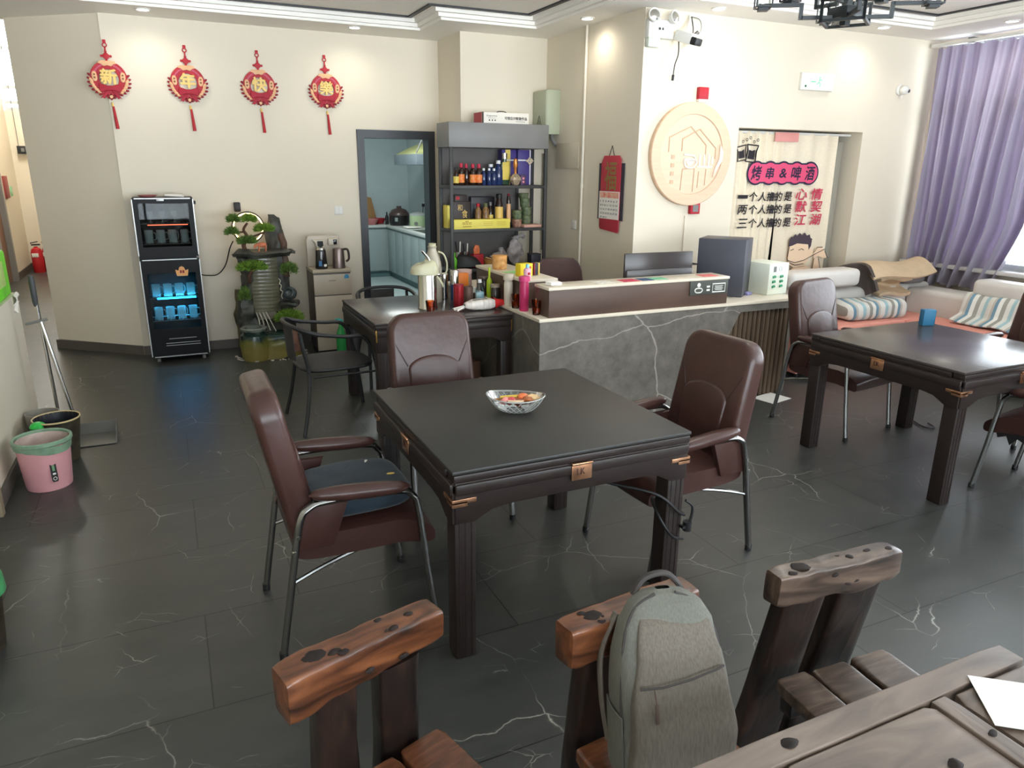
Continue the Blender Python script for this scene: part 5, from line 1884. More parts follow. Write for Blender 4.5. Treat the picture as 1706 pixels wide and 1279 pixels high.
for z_, y_, n_, h_, where in rows:
    for k in range(n_):
        x_ = -0.15 + 0.1 * k + (0.03 if n_ == 3 else 0)
        lb = 'glass mug, %s on the %s of the black cabinet' % (ordn[k] if n_ == 4 else ('leftmost', 'middle', 'rightmost')[k], where)
        if mg is None or n_ == 3:
            u_ = thing('glass_mug', lb, 'mug', (x_ - 0.01, 7.62 + y_, z_ + 0.002), -20, 'glass mugs in the black cabinet')
            m = MB()
            if n_ == 3:
                m.lathe([(0, 0), (0.02, 0), (0.02, 0.004), (0.004, 0.008), (0.004, 0.045), (0.025, 0.06), (0.028, h_), (0.026, h_), (0.023, 0.062), (0, 0.05)], 16)
            else:
                m.lathe([(0, 0), (0.036, 0), (0.038, h_), (0.034, h_), (0.032, 0.012), (0, 0.012)], 14)
            m.build('mug_wall', MUG, u_)
            if n_ == 4:
                MB().tube(smooth_path([(0.036, 0, h_ * 0.82), (0.062, 0, h_ * 0.75), (0.062, 0, h_ * 0.35), (0.036, 0, h_ * 0.25)], 4), 0.005, 6).build('mug_handle', MUG, u_)
                mg = u_
        else:
            dup(mg, (x_ - 0.01, 7.62 + y_, z_ + 0.002), -20 + 30 * (k % 3), lb, 'glass mugs in the black cabinet')
bl = bpy.data.lights.new('blue_glow', 'AREA')
bl.shape, bl.size, bl.size_y, bl.energy, bl.color = 'RECTANGLE', 0.34, 0.02, 3.2, (0.05, 0.55, 1.0)
o = bpy.data.objects.new('blue_glow', bl)
o.location = (0.02, -0.045, 0.585)
o.rotation_euler = (R(20), 0, 0)
o.parent = t
COL.objects.link(o)
o = o.copy()
COL.objects.link(o)
o.location = (0.02, -0.045, 0.60)
o.rotation_euler = (R(160), 0, 0)
o.parent = t
one(MB().lathe([(0, 0), (0.055, 0), (0.085, 0.022), (0.08, 0.022), (0.05, 0.006), (0, 0.006)], 24), 'pink_dish', mat('pink_ceramic', C8(206, 128, 128), 0.35), 'pink dish on top of the tall black cabinet', 'dish', (-0.13, 7.55, 1.516))
m = MB().box((0, 0, 0.008), (0.17, 0.1, 0.016), 0.006)
m.jitter(0.014, 14)
one(m, 'white_cloth', PAPER, 'folded white cloth on top of the tall black cabinet', 'cloth', (0.09, 7.56, 1.524), 6, ang=70)
one(MB().tube(smooth_path([(0.245, 7.70, 0.78), (0.30, 7.72, 0.765), (0.40, 7.72, 0.77), (0.48, 7.70, 0.86), (0.53, 7.65, 1.02), (0.56, 7.56, 1.10)], 7), 0.006, 6), 'power_cable', BLACK, 'dark power cord sagging from the black cabinet to the rockery fountain', 'cord')

# ================================================================ rockery fountain
t = thing('rockery_fountain', 'dark rockery water fountain with bonsai and glowing ring by the back wall', 'fountain', (0.80, 7.42, 0))
ROCK = mat('wet_dark_rock', C8(38, 40, 38), 0.5, col2=C8(92, 92, 84), scale=7, bump=0.5, bscale=14)
ROCKB = mat('mossy_brown_rock', C8(58, 54, 36), 0.5, col2=C8(116, 102, 70), scale=6, bump=0.5, bscale=14)


def rock(name, secs, m_, amp=0.05, sc=7, seed=0, n=28, q=0.7, rows_=26):
    b_ = MB()
    fn_ = loft(secs, q=q)
    b_.grid(fn_, n, rows_, closed_u=True)
    for v in (0, 1):
        b_.raw([fn_(i / n, v) for i in range(n)], [tuple(range(n))])
    bmesh.ops.remove_doubles(b_.bm, verts=b_.bm.verts, dist=0.0004)
    b_.jitter(amp, sc, seed)
    b_.jitter(amp * 0.35, sc * 3, seed + 5)
    for v in b_.bm.verts:
        v.co.z = max(v.co.z, 0.002)
        v.co.y = min(v.co.y, 0.38)
    return b_.build(name, m_, t, ang=45)


rock('rock_base', [(0, 0, 0, 0.26, 0.2), (0.1, 0, 0, 0.265, 0.2), (0.22, 0.01, 0.03, 0.25, 0.17), (0.30, 0.0, 0.12, 0.25, 0.1)], ROCK, 0.04, 8, 1)
rock('rock_pillar', [(0.2, -0.16, 0.1, 0.1, 0.1), (0.45, -0.17, 0.1, 0.085, 0.09), (0.62, -0.13, 0.1, 0.075, 0.08), (0.78, -0.12, 0.1, 0.075, 0.08), (0.92, -0.13, 0.09, 0.085, 0.09), (0.98, -0.12, 0.09, 0.09, 0.09)], ROCK, 0.05, 9, 2)
rock('rock_pillar', [(0.2, 0.2, 0.12, 0.09, 0.1), (0.5, 0.19, 0.12, 0.08, 0.09), (0.75, 0.17, 0.12, 0.08, 0.08), (1.0, 0.16, 0.12, 0.085, 0.07), (1.2, 0.15, 0.12, 0.075, 0.06), (1.31, 0.13, 0.12, 0.05, 0.045), (1.345, 0.12, 0.12, 0.02, 0.02)], ROCK, 0.04, 9, 3)
rock('back_slab', [(0.05, -0.2, 0.2, 0.08, 0.05), (0.4, -0.21, 0.2, 0.075, 0.04), (0.62, -0.215, 0.2, 0.05, 0.03)], ROCKB, 0.02, 8, 4)
rock('brown_fin', [(0.75, 0.215, 0.07, 0.035, 0.04), (1.0, 0.215, 0.07, 0.035, 0.04), (1.17, 0.205, 0.07, 0.025, 0.03)], mat('rust_rock', C8(86, 62, 48), 0.55, var=0.3, scale=10), 0.02, 9, 5)
# water face with horizontal ripples
m = MB()
m.grid(lambda u, v: (-0.11 + 0.24 * u, 0.05 - 0.0006 * math.sin(100 * v) - 0.02 * math.sin(PI * u), 0.42 + 0.56 * v), 12, 120, thick=-0.03)
m.build('water_face', mat('ripple_face', C8(88, 86, 66), 0.3, col2=C8(116, 112, 88), scale=4, stretch=(0.3, 1, 8), coat=0.4), t, ang=60)
rock('top_ledge', [(0.955, 0.0, 0.02, 0.24, 0.12), (0.985, 0.0, 0.0, 0.265, 0.15), (1.02, 0.0, 0.02, 0.22, 0.12)], ROCK, 0.035, 7, 6, n=36, rows_=10)
rock('ledge_tip', [(0.975, 0.27, 0.05, 0.05, 0.04), (1.0, 0.285, 0.05, 0.04, 0.035), (1.02, 0.26, 0.05, 0.03, 0.03)], ROCK, 0.015, 12, 7, rows_=8)
# basin with pot-like front
m = MB()
m.lathe([(0, 0), (0.12, 0), (0.13, 0.03), (0.142, 0.16), (0.125, 0.245), (0.098, 0.262), (0.098, 0.275), (0.122, 0.285), (0.125, 0.31), (0.11, 0.32), (0.08, 0.315), (0.08, 0.28), (0, 0.28)], 28, c=(-0.155, -0.19, 0))
POTM = bpy.data.materials.new('glazed_pot')
POTM.use_nodes = True
_nt = POTM.node_tree
_b = _nt.nodes['Principled BSDF']
_tc = _nt.nodes.new('ShaderNodeTexCoord')
_sp = _nt.nodes.new('ShaderNodeSeparateXYZ')
_nz = _nt.nodes.new('ShaderNodeTexNoise')
_nz.inputs['Scale'].default_value = 9
_ma = _nt.nodes.new('ShaderNodeMath')
_ma.operation = 'MULTIPLY_ADD'
_ma.inputs[1].default_value = 0.12
_cr = _nt.nodes.new('ShaderNodeValToRGB')
_cr.color_ramp.elements[0].position = 0.14
_cr.color_ramp.elements[0].color = (*C8(128, 116, 62), 1)
_cr.color_ramp.elements[1].position = 0.36
_cr.color_ramp.elements[1].color = (*C8(118, 124, 116), 1)
_x = _cr.color_ramp.elements.new(0.24)
_x.color = (*C8(104, 104, 50), 1)
_x = _cr.color_ramp.elements.new(0.275)
_x.color = (*C8(30, 52, 46), 1)
_x = _cr.color_ramp.elements.new(0.325)
_x.color = (*C8(44, 62, 56), 1)
_nt.links.new(_tc.outputs['Object'], _sp.inputs[0])
_nt.links.new(_tc.outputs['Object'], _nz.inputs['Vector'])
_nt.links.new(_nz.outputs['Fac'], _ma.inputs[0])
_nt.links.new(_sp.outputs['Z'], _ma.inputs[2])
_nt.links.new(_ma.outputs[0], _cr.inputs['Fac'])
_nt.links.new(_cr.outputs[0], _b.inputs['Base Color'])
_b.inputs['Roughness'].default_value = 0.25
m.build('glazed_jar', POTM, t)
rock('basin_front', [(0.0, 0.08, -0.18, 0.2, 0.1), (0.12, 0.085, -0.185, 0.205, 0.11), (0.22, 0.09, -0.18, 0.2, 0.105), (0.245, 0.09, -0.17, 0.19, 0.08)], POTM, 0.025, 8, 8, rows_=14)
rock('red_rock', [(0.06, 0.2, -0.26, 0.05, 0.04), (0.16, 0.2, -0.265, 0.055, 0.045), (0.26, 0.2, -0.25, 0.04, 0.035), (0.29, 0.2, -0.24, 0.02, 0.02)], mat('reddish_rock', C8(112, 76, 60), 0.5, var=0.3, scale=12), 0.02, 10, 9, rows_=10)
# small tipped jar
m = MB()
m.lathe([(0, -0.06), (0.04, -0.06), (0.062, -0.02), (0.062, 0.03), (0.04, 0.055), (0.048, 0.068), (0.04, 0.07), (0.03, 0.045), (0, 0.03)], 22, M=TM(0.225, -0.06, 0.60) @ RM(75, 0, -20))
m.build('tipped_jar', mat('grey_jar', C8(66, 74, 74), 0.3, var=0.2, scale=12), t)
rock('jar_ledge', [(0.47, 0.22, -0.04, 0.08, 0.08), (0.5, 0.22, -0.05, 0.09, 0.09), (0.52, 0.22, -0.04, 0.08, 0.08)], ROCK, 0.02, 10, 10, rows_=8)
m = MB()
m.tube(smooth_path([(0.135, 0.005, 0.74), (0.15, 0.0, 0.72), (0.14, 0.0, 0.69), (0.155, 0.0, 0.67), (0.145, 0, 0.63), (0.165, 0, 0.61), (0.15, 0, 0.57), (0.16, 0, 0.54)], 4), 0.006, 6)
m.build('pale_inscription', mat('cream_character', C8(206, 200, 180), 0.6), t)
# water spill strands
m = MB()
for k in range(4):
    m.tube(smooth_path([(-0.10 + 0.03 * k, 0.0, 0.42), (-0.085 + 0.035 * k, -0.06, 0.34), (-0.09 + 0.05 * k, -0.09, 0.24)], 4), 0.006, 6)
m.build('spilling_water', mat('water_white', C8(190, 190, 176), 0.2, var=0.2, scale=20, coat=0.3), t)
# glowing ring, adapter, deer, hut
m = MB()
m.tube([(-0.10 + 0.142 * math.cos(a * PI / 24), 0.03, 1.235 + 0.142 * math.sin(a * PI / 24)) for a in range(48)], 0.008, 8, closed=True)
m.build('ring_frame', BLACK, t)
m = MB()
m.tube([(-0.10 + 0.132 * math.cos(a * PI / 24), 0.026, 1.235 + 0.132 * math.sin(a * PI / 24)) for a in range(48)], 0.0055, 8, closed=True)
m.build('ring_light', LEDWARM, t)
MB().box((-0.155, 0.34, 1.41), (0.06, 0.05, 0.09), 0.008).build('power_adapter', BLACK, t)
DEER = mat('orange_figurine', C8(206, 118, 84), 0.45, var=0.15, scale=20)
m = MB()
m.sphere((0.0, -0.09, 1.082), (0.042, 0.022, 0.025), 12, 8)
m.tube([(-0.03, -0.09, 1.085), (-0.062, -0.09, 1.075), (-0.075, -0.09, 1.055)], [0.016, 0.013, 0.008], 8)
for sx in (-0.03, 0.028):
    for sy in (-0.012, 0.012):
        m.cyl((sx, -0.09 + sy, 1.075), (sx * 1.1, -0.09 + sy, 1.02), 0.006, 0.005, n=6)
m.build('deer_figure', DEER, t)
# bonsai: trunk and needle pads
m = MB()
m.tube(smooth_path([(-0.14, -0.02, 1.0), (-0.16, -0.03, 1.08), (-0.12, -0.03, 1.15), (-0.15, -0.04, 1.22), (-0.11, -0.03, 1.28)], 5), [0.022 - 0.0006 * k for k in range(21)], 8)
m.tube(smooth_path([(-0.13, -0.03, 1.14), (-0.03, -0.05, 1.17), (0.04, -0.06, 1.2)], 5), 0.01, 6)
m.tube(smooth_path([(-0.14, -0.03, 1.2), (-0.21, -0.05, 1.2), (-0.25, -0.05, 1.2)], 5), 0.009, 6)
m.tube(smooth_path([(-0.13, -0.02, 0.72), (-0.14, -0.05, 0.78), (-0.1, -0.06, 0.85)], 5), 0.016, 6)
m.build('bonsai_trunk', mat('bonsai_bark', C8(84, 56, 42), 0.7, var=0.25, scale=20, bump=0.4), t)
PINE = mat('pine_needles', C8(78, 120, 36), 0.6, col2=C8(140, 170, 64), scale=30)
PINED = mat('dark_pine_needles', C8(66, 100, 40), 0.6, col2=C8(118, 146, 66), scale=30)


def pad(name, c, r, n, m_, seed):
    rnd_ = random.Random(seed)
    b_ = MB()
    V, F = [], []
    for k in range(n):
        th, ph = rnd_.uniform(0, 2 * PI), math.acos(rnd_.uniform(-0.5, 1))
        rr = rnd_.uniform(0.45, 1.0)
        p = Vector((r[0] * rr * math.sin(ph) * math.cos(th), r[1] * rr * math.sin(ph) * math.sin(th), r[2] * rr * math.cos(ph)))
        d_ = (p + Vector((0, 0, 0.02)) + Vector((rnd_.uniform(-1, 1), rnd_.uniform(-1, 1), rnd_.uniform(-0.3, 1))) * 0.04).normalized()
        L = rnd_.uniform(0.022, 0.036)
        s_ = d_.orthogonal().normalized() * 0.0045
        s_.rotate(Matrix.Rotation(rnd_.uniform(0, PI), 3, d_))
        q0 = Vector(c) + p
        i = len(V)
        V += [q0 - s_, q0 + s_, q0 + d_ * L]
        F.append((i, i + 1, i + 2))
    b_.raw(V, F)
    return b_.build(name, m_, t, ang=180)


for i, (cx, cz, rx, rz_, mm, n_) in enumerate([(-0.235, 1.315, 0.055, 0.045, PINED, 420), (-0.095, 1.315, 0.065, 0.045, PINE, 520), (0.035, 1.225, 0.09, 0.045, PINE, 700), (-0.26, 1.20, 0.06, 0.045, PINED, 420),
                                               (-0.13, 1.115, 0.085, 0.045, PINED, 620), (-0.11, 0.87, 0.12, 0.05, PINE, 900), (0.23, 0.83, 0.07, 0.06, PINED, 460), (0.185, 0.38, 0.12, 0.06, PINE, 900), (-0.2, 0.60, 0.045, 0.075, PINED, 380)]):
    pad('foliage_pad', (cx, -0.07 if cz > 0.5 else -0.16, cz), (rx * (1.0 if cz > 1.1 else 1.15), 0.07, rz_ * (1.0 if cz > 1.1 else 1.2)), int(n_ * 1.8), mm, i)
m = MB()
rnd = random.Random(5)
for k in range(46):
    a = rnd.uniform(PI * 0.95, PI * 2.05)
    m.sphere((0.33 * math.cos(a) * rnd.uniform(0.9, 1.05), -0.05 + 0.29 * math.sin(a) * rnd.uniform(0.93, 1.06), 0.006), (rnd.uniform(0.008, 0.02), rnd.uniform(0.008, 0.018), 0.006), 6, 4)
o = m.build('pebbles', mat('white_pebble', C8(206, 198, 188), 0.6, var=0.15, scale=30), t)
o['kind'] = 'stuff'

# ================================================================ tea-bar water dispenser
t = thing('tea_bar', 'beige tea-bar water dispenser with two kettles left of the kitchen doorway', 'water dispenser', (1.415, 7.40, 0))
BEI = mat('champagne_panel', C8(176, 164, 146), 0.4, var=0.03)
BEID = mat('dark_side_panel', C8(84, 76, 72), 0.45, var=0.05)
m = MB().box(*bb(-0.18, 0.185, -0.18, 0.18, 0.03, 0.80), 0.004)
m.build('cabinet_body', BEID, t)
MB().box(*bb(-0.185, 0.19, -0.2, 0.18, 0.80, 0.835), 0.006).build('top_board', mat('beige_top', C8(168, 156, 134), 0.4), t)
dw = MB().box(*bb(-0.18, 0.185, -0.198, -0.181, 0.585, 0.785), 0.003).build('drawer', BEI, t)
MB().box((0.0, -0.199, 0.725), (0.07, 0.002, 0.006)).build('pull_slot', mat('slot_brown', C8(110, 96, 84), 0.5), dw)
dr = MB().box(*bb(-0.18, 0.185, -0.198, -0.181, 0.03, 0.575), 0.003).build('door', BEI, t)
m = MB().prism([(-0.022, -0.02), (0.022, -0.02), (0.024, 0.0), (0.012, 0.02), (-0.012, 0.02), (-0.024, 0.0)], 0.001, TM(0.14, -0.1985, 0.76) @ FACE_Y)
m.build('energy_sticker', mat('blue_sticker', C8(60, 130, 170), 0.5), dw)
MB().box(*bb(-0.17, 0.17, -0.15, 0.15, 0.0, 0.03)).build('plinth', BLACK, t)
m = MB()
o_ = [(-0.165, 0.02), (0.165, 0.02), (0.165, 0.29), (0.15, 0.318), (0.13, 0.325), (-0.13, 0.325), (-0.15, 0.318), (-0.165, 0.29)]
m.prism(o_, 0.05, TM(-0.015, 0.13, 0.815) @ FACE_Y, 0.01, 3)
m.build('back_tower', mat('tower_beige', C8(192, 180, 162), 0.35, var=0.03), t)
m = MB()
m.prism([(-0.13, 0.30), (-0.02, 0.30), (-0.015, 0.25), (-0.03, 0.215), (-0.06, 0.205), (-0.09, 0.22), (-0.105, 0.27)], 0.07, TM(-0.0, 0.082, 0.8) @ FACE_Y, 0.008)
m.build('spout_housing', mat('spout_cream', C8(206, 196, 178), 0.3), t)
MB().prism([(-0.085, 0.29), (-0.03, 0.29), (-0.028, 0.245), (-0.055, 0.225), (-0.085, 0.245)], 0.006, TM(0, 0.009, 0.8) @ FACE_Y).build('display', mat('display_black', C8(30, 32, 36), 0.15), t)
MB().box((0.075, 0.06, 1.075), (0.1, 0.05, 0.075), 0.02, 3).build('spout_housing', mat('spout_cream'), t)
MB().box((0.095, 0.034, 1.075), (0.035, 0.01, 0.05), 0.003).build('display', mat('display_black'), t)


def kettle(label, loc, body_m, kind):
    k_ = thing('kettle', label, 'kettle', loc, 0)
    if kind == 'glass':
        MB().lathe([(0, 0), (0.058, 0), (0.06, 0.01), (0.05, 0.165), (0.046, 0.185), (0, 0.185)], 24).build('kettle_body', body_m, k_)
        MB().lathe([(0.0, 0.185), (0.046, 0.185), (0.042, 0.2), (0.012, 0.205), (0, 0.205)], 24).build('lid', CHROME, k_)
        MB().box((-0.02, -0.056, 0.055), (0.03, 0.004, 0.05), rot=(-4, 0, -18)).build('blue_label', mat('blue_label', C8(60, 110, 160), 0.5), k_)
        MB().box((0.028, -0.052, 0.035), (0.03, 0.004, 0.022), rot=(-4, 0, 22)).build('white_label', PAPER, k_)
    else:
        MB().lathe([(0, 0), (0.062, 0), (0.062, 0.012), (0.055, 0.175), (0.05, 0.19), (0, 0.195)], 26).build('kettle_body', body_m, k_)
        MB().tube(smooth_path([(0.05, -0.01, 0.18), (0.09, -0.02, 0.175), (0.098, -0.02, 0.09), (0.07, -0.015, 0.06)], 5), 0.011, 8).build('handle', mat('brown_plastic', C8(60, 44, 42), 0.4), k_)
    return k_


kettle('dark glass kettle on the left of the tea-bar top', (1.335, 7.29, 0.836), mat('smoked_kettle', C8(36, 34, 36), 0.12, coat=0.4), 'glass')
kettle('brushed steel kettle with brown handle on the right of the tea-bar top', (1.505, 7.29, 0.836), mat('brushed_steel', C8(126, 112, 108), 0.3, 0.8, var=0.06, scale=8, stretch=(8, 8, 0.3)), 'steel')
t = thing('spray_bottle', 'green plastic bottle with teal sprayer on the floor before the tea-bar', 'bottle', (1.445, 7.08, 0))
MB().lathe([(0, 0), (0.05, 0), (0.053, 0.02), (0.053, 0.17), (0.048, 0.21), (0.02, 0.29), (0.017, 0.31), (0, 0.31)], 18).build('bottle_body', mat('green_pet', C8(60, 186, 96), 0.15, trans=0.35, var=0.1), t)
MB().box((0, 0, 0.335), (0.035, 0.03, 0.05), 0.006).tube([(-0.005, 0, 0.36), (-0.05, -0.01, 0.365)], 0.009, 6).tube([(0.01, 0, 0.35), (0.045, -0.01, 0.33)], 0.006, 6).build('sprayer', mat('teal_plastic', C8(56, 176, 176), 0.4), t)
t = thing('light_switch', 'white double light switch on the back wall left of the kitchen doorway', 'switch', (1.645, 7.82, 1.36))
MB().box((0, -0.005, 0), (0.088, 0.01, 0.088), 0.003).build('plate', WHITE, t)
for s in (-1, 1):
    MB().box((s * 0.019, -0.011, 0), (0.034, 0.006, 0.07), 0.002).build('rocker', WHITE, t)

# ================================================================ New Year wreaths
def wreath(ch, label, x):
    t_ = thing('new_year_wreath', label, 'wall ornament', (x, 7.812, 2.527), 0, 'red New Year wreaths on the back wall')
    Y_ = FACE_Y
    m_ = MB()
    m_.lathe([(0.078, 0), (0.145, 0), (0.148, 0.006), (0.145, 0.012), (0.080, 0.012)], 40, M=Y_ @ TM(0, 0, 0.004), closed=True)
    m_.build('ring', RED, t_)
    m_ = MB()
    for k in range(16):
        a_ = R(-60 + 300 * (k + 0.5) / 16 - 0)
        a_ = R(20 + k * 8.7)
        m_.lathe([(0, 0), (0.012, 0), (0.010, 0.004), (0, 0.004)], 5, M=Y_ @ TM(0.118 * math.cos(a_), 0.118 * math.sin(a_), 0.016))
    m_.build('blossoms', mat('rose_blossom', C8(198, 80, 104), 0.5), t_)
    # leaf sprays at both lower sides
    for s_ in (-1, 1):
        m_, m2_ = MB(), MB()
        for k in range(9):
            a_ = R(10 - k * 11.5)
            r_ = 0.165 - 0.004 * abs(k - 3)
            px_, py_ = s_ * r_ * math.cos(a_), r_ * math.sin(a_)
            m_.sphere((px_, py_, 0.012), (0.021, 0.011, 0.006), 8, 5, M=Y_, rot=(0, 0, (35 if s_ > 0 else 145) + s_ * (-k * 9)))
        for k in range(5):
            a_ = R(-8 - k * 11)
            r_ = 0.142
            m2_.sphere((s_ * r_ * math.cos(a_), r_ * math.sin(a_), 0.02), (0.026 - 0.002 * k, 0.013, 0.006), 8, 5, M=Y_, rot=(0, 0, (60 if s_ > 0 else 120) + s_ * (-k * 12)))
        m_.build('leaf_spray', REDDARK, t_)
        m2_.build('gold_spray', CREAMPINK, t_)
        m2_ = MB()
        m2_.prism([(0.021 * math.cos(q) , 0.042 * math.copysign(abs(math.sin(q)) ** 0.7, math.sin(q))) for q in [2 * PI * k / 20 for k in range(20)]], 0.006, Y_ @ TM(s_ * 0.111, 0.015, 0.016) @ RM(0, 0, s_ * -4), 0.002)
        pl_ = m2_.build('gold_plaque', CREAMPINK, t_)
        MB().box((s_ * 0.111, 0.03, 0.0235), (0.014, 0.012, 0.001), M=Y_).box((s_ * 0.111, 0.004, 0.0235), (0.014, 0.014, 0.001), M=Y_).build('brown_mark', mat('brown_mark', C8(120, 70, 40), 0.6), pl_)
    m_ = MB()
    m_.prism([(-0.075, 0.01), (-0.06, 0.028), (-0.03, 0.034), (0, 0.03), (0.03, 0.034), (0.06, 0.028), (0.075, 0.01), (0.05, 0.004), (0.03, -0.014), (0, -0.006), (-0.03, -0.014), (-0.05, 0.004)], 0.006, Y_ @ TM(0, 0.115, 0.016), 0.002)
    m_.build('gold_cloud', CREAMPINK, t_)
    text(ch, 'character', GOLD, t_, Y_ @ TM(0, 0.016, 0.022), w=0.128, h=0.122, depth=0.014, fat=0.003 if ch == '樂' else 0.0048)
    # bow
    m_ = MB()
    m_.prism([(-0.082, -0.04), (-0.02, -0.058), (0.02, -0.058), (0.082, -0.04), (0.088, -0.075), (0.08, -0.115), (0.03, -0.098), (-0.03, -0.098), (-0.08, -0.115), (-0.088, -0.075)], 0.014, Y_ @ TM(0, 0, 0.018), 0.005, 3)
    m_.prism([(-0.03, -0.095), (-0.005, -0.095), (-0.055, -0.17), (-0.068, -0.158), (-0.088, -0.168)], 0.006, Y_ @ TM(0, 0, 0.016), 0.002)
    m_.prism([(0.03, -0.095), (0.005, -0.095), (0.055, -0.17), (0.068, -0.158), (0.088, -0.168)], 0.006, Y_ @ TM(0, 0, 0.016), 0.002)
    m_.build('bow', mat('bow_red', C8(168, 20, 44), 0.6, var=0.1), t_)
    m_ = MB()
    for k in (-1, 1):
        m_.lathe([(0, 0), (0.018, 0), (0.018, 0.006), (0, 0.006)], 12, M=Y_ @ TM(k * 0.022, -0.15, 0.01))
    m_.prism([(0, -0.12), (0.03, -0.152), (0, -0.18), (-0.03, -0.152)], 0.008, Y_ @ TM(0, 0, 0.008), 0.002)
    kn = m_.build('lower_knot', REDDARK, t_)
    MB().lathe([(0, 0), (0.015, 0), (0.013, 0.005), (0, 0.005)], 14, M=Y_ @ TM(0, -0.15, 0.016)).build('bead', CREAMPINK, kn)
    MB().lathe([(0.0, 0.0), (0.006, 0), (0.0105, -0.035), (0, -0.035)], 10, c=(0, -0.012, -0.195)).build('tassel_cap', GOLD, t_)
    MB().lathe([(0, 0), (0.0095, 0), (0.015, -0.19), (0, -0.19)], 12, M=TM(0.004, -0.012, -0.23) @ RM(0, -3.5, 0)).build('tassel', mat('tassel_red', C8(178, 42, 50), 0.7, var=0.2, scale=60, stretch=(4, 4, 0.3)), t_)
    # hanging knot
    m_ = MB()
    m_.box((0, 0.185, 0.008), (0.052, 0.052, 0.008), 0.004, M=Y_, rot=(0, 0, 45))
    for a_ in range(4):
        m_.lathe([(0, 0), (0.011, 0), (0.011, 0.008), (0, 0.008)], 10, M=Y_ @ TM(0.036 * math.cos(a_ * PI / 2), 0.185 + 0.036 * math.sin(a_ * PI / 2), 0.004))
    m_.box((0, 0.235, 0.006), (0.013, 0.06, 0.006), 0.002, M=Y_)
    m_.tube([(0.016 * math.cos(a * PI / 8), 0.275 + 0.016 * math.sin(a * PI / 8), 0.007) for a in range(16)], 0.0045, 6, closed=True, M=Y_)
    m_.box((0, 0.305, 0.006), (0.026, 0.028, 0.008), 0.003, M=Y_)
    m_.build('hanging_knot', RED, t_)
    return t_


for ch_, x_, lb in (('新', -0.318, 'red New Year wreath with the character 新, leftmost on the wall'), ('年', 0.324, 'red New Year wreath with the character 年, second from the left'),
                    ('快', 0.953, 'red New Year wreath with the character 快, third from the left'), ('樂', 1.585, 'red New Year wreath with the character 樂, nearest the kitchen doorway')):
    wreath(ch_, lb, x_)

# ================================================================ on the return wall: fuse box, covers, pipe, calendar
t = thing('fuse_box', 'pale grey-green fuse box on the return wall above the shelf', 'fuse box', (3.72, 7.012, 2.34))
FB = mat('fuse_box_paint', C8(178, 184, 160), 0.45, var=0.02)
MB().box((-0.075, 0, 0), (0.15, 0.30, 0.42), 0.004).build('case', FB, t)
MB().box((-0.153, 0, 0), (0.008, 0.288, 0.408), 0.003).build('door', FB, t)
m = MB()
Y = TM(-0.1575, 0.0, -0.08) @ FACE_X
m.tube([(-0.06, -0.06, 0), (0.06, -0.06, 0), (0.0, 0.05, 0)], 0.003, 5, closed=True, M=Y)
m.box((0, -0.02, 0), (0.006, 0.05, 0.002), M=Y)
m.build('warning_triangle', INK, t)
MB().tube(smooth_path([(-0.05, -0.08, -0.21), (-0.055, -0.1, -0.25), (-0.04, -0.12, -0.29), (-0.01, -0.1, -0.31)], 5), 0.02, 8).build('cable_gland', GREY, t)
one(MB().box((-0.008, 0, 0), (0.016, 0.46, 0.245), 0.005), 'blank_cover', mat('cover_cream', C8(206, 196, 176), 0.5), 'cream blank cover panel on the return wall below the fuse box', 'wall cover', (3.72, 6.67, 1.922))
one(MB().cyl((0, 0, 0.0), (0, 0, CH), 0.014, n=12).cyl((0, 0, 1.62), (0, 0, 1.66), 0.019, n=12), 'white_pipe', mat('pipe_cream', C8(222, 214, 198), 0.4), 'thin vertical cream pipe on the return wall left of the calendar', 'pipe', (3.7, 6.345, 0.0))
t = thing('wall_socket', 'small white socket low on the return wall beside the pipe', 'socket', (3.72, 6.5, 1.26))
MB().box((-0.006, 0, 0), (0.012, 0.086, 0.086), 0.003).build('plate', WHITE, t)
one(MB().lathe([(0.016, -0.5), (0.02, -0.5), (0.02, 0.5), (0.016, 0.5)], 10, closed=True), 'ribbed_conduit', mat('conduit_rib', C8(150, 150, 140), 0.5, col2=C8(70, 70, 66), scale=1.0, stretch=(0.01, 0.01, 60)), 'ribbed cable conduit on the return wall behind the shelf', 'conduit', (3.69, 7.11, 1.45))
t = thing('wall_calendar', 'red wall calendar with date sheet hanging on the return wall', 'calendar', (3.713, 5.835, 1.60))
Y = FACE_X
MB().box((0, 0.0, 0), (0.42, 0.50, 0.006), M=Y @ TM(0.0, -0.0, 0.002)).build('backing_frame', mat('dark_backing', C8(58, 56, 66), 0.6), t)
m = MB().prism([(-0.15, -0.34), (0.15, -0.36), (0.165, -0.345), (0.165, 0.28), (0.135, 0.315), (-0.12, 0.315), (-0.165, 0.25), (-0.165, -0.32)], 0.005, Y @ TM(0, 0, 0.007), 0.001)
m.build('red_board', mat('calendar_red', C8(186, 56, 72), 0.6, var=0.05), t)
sh = MB().box((-0.005, -0.12, 0.014), (0.335, 0.245, 0.003), M=Y).build('date_sheet', PAPER, t)
m = MB()
for r_ in range(4):
    for c_ in range(7):
        m.box((-0.14 + 0.045 * c_, -0.105 - 0.036 * r_, 0.0162), (0.02, 0.014, 0.0006), M=Y)
for c_ in range(4):
    m.box((-0.14 + 0.045 * c_, -0.225, 0.0162), (0.02, 0.013, 0.0006), M=Y)
m = None
INKG = mat('grey_ink', C8(84, 84, 96), 0.7)
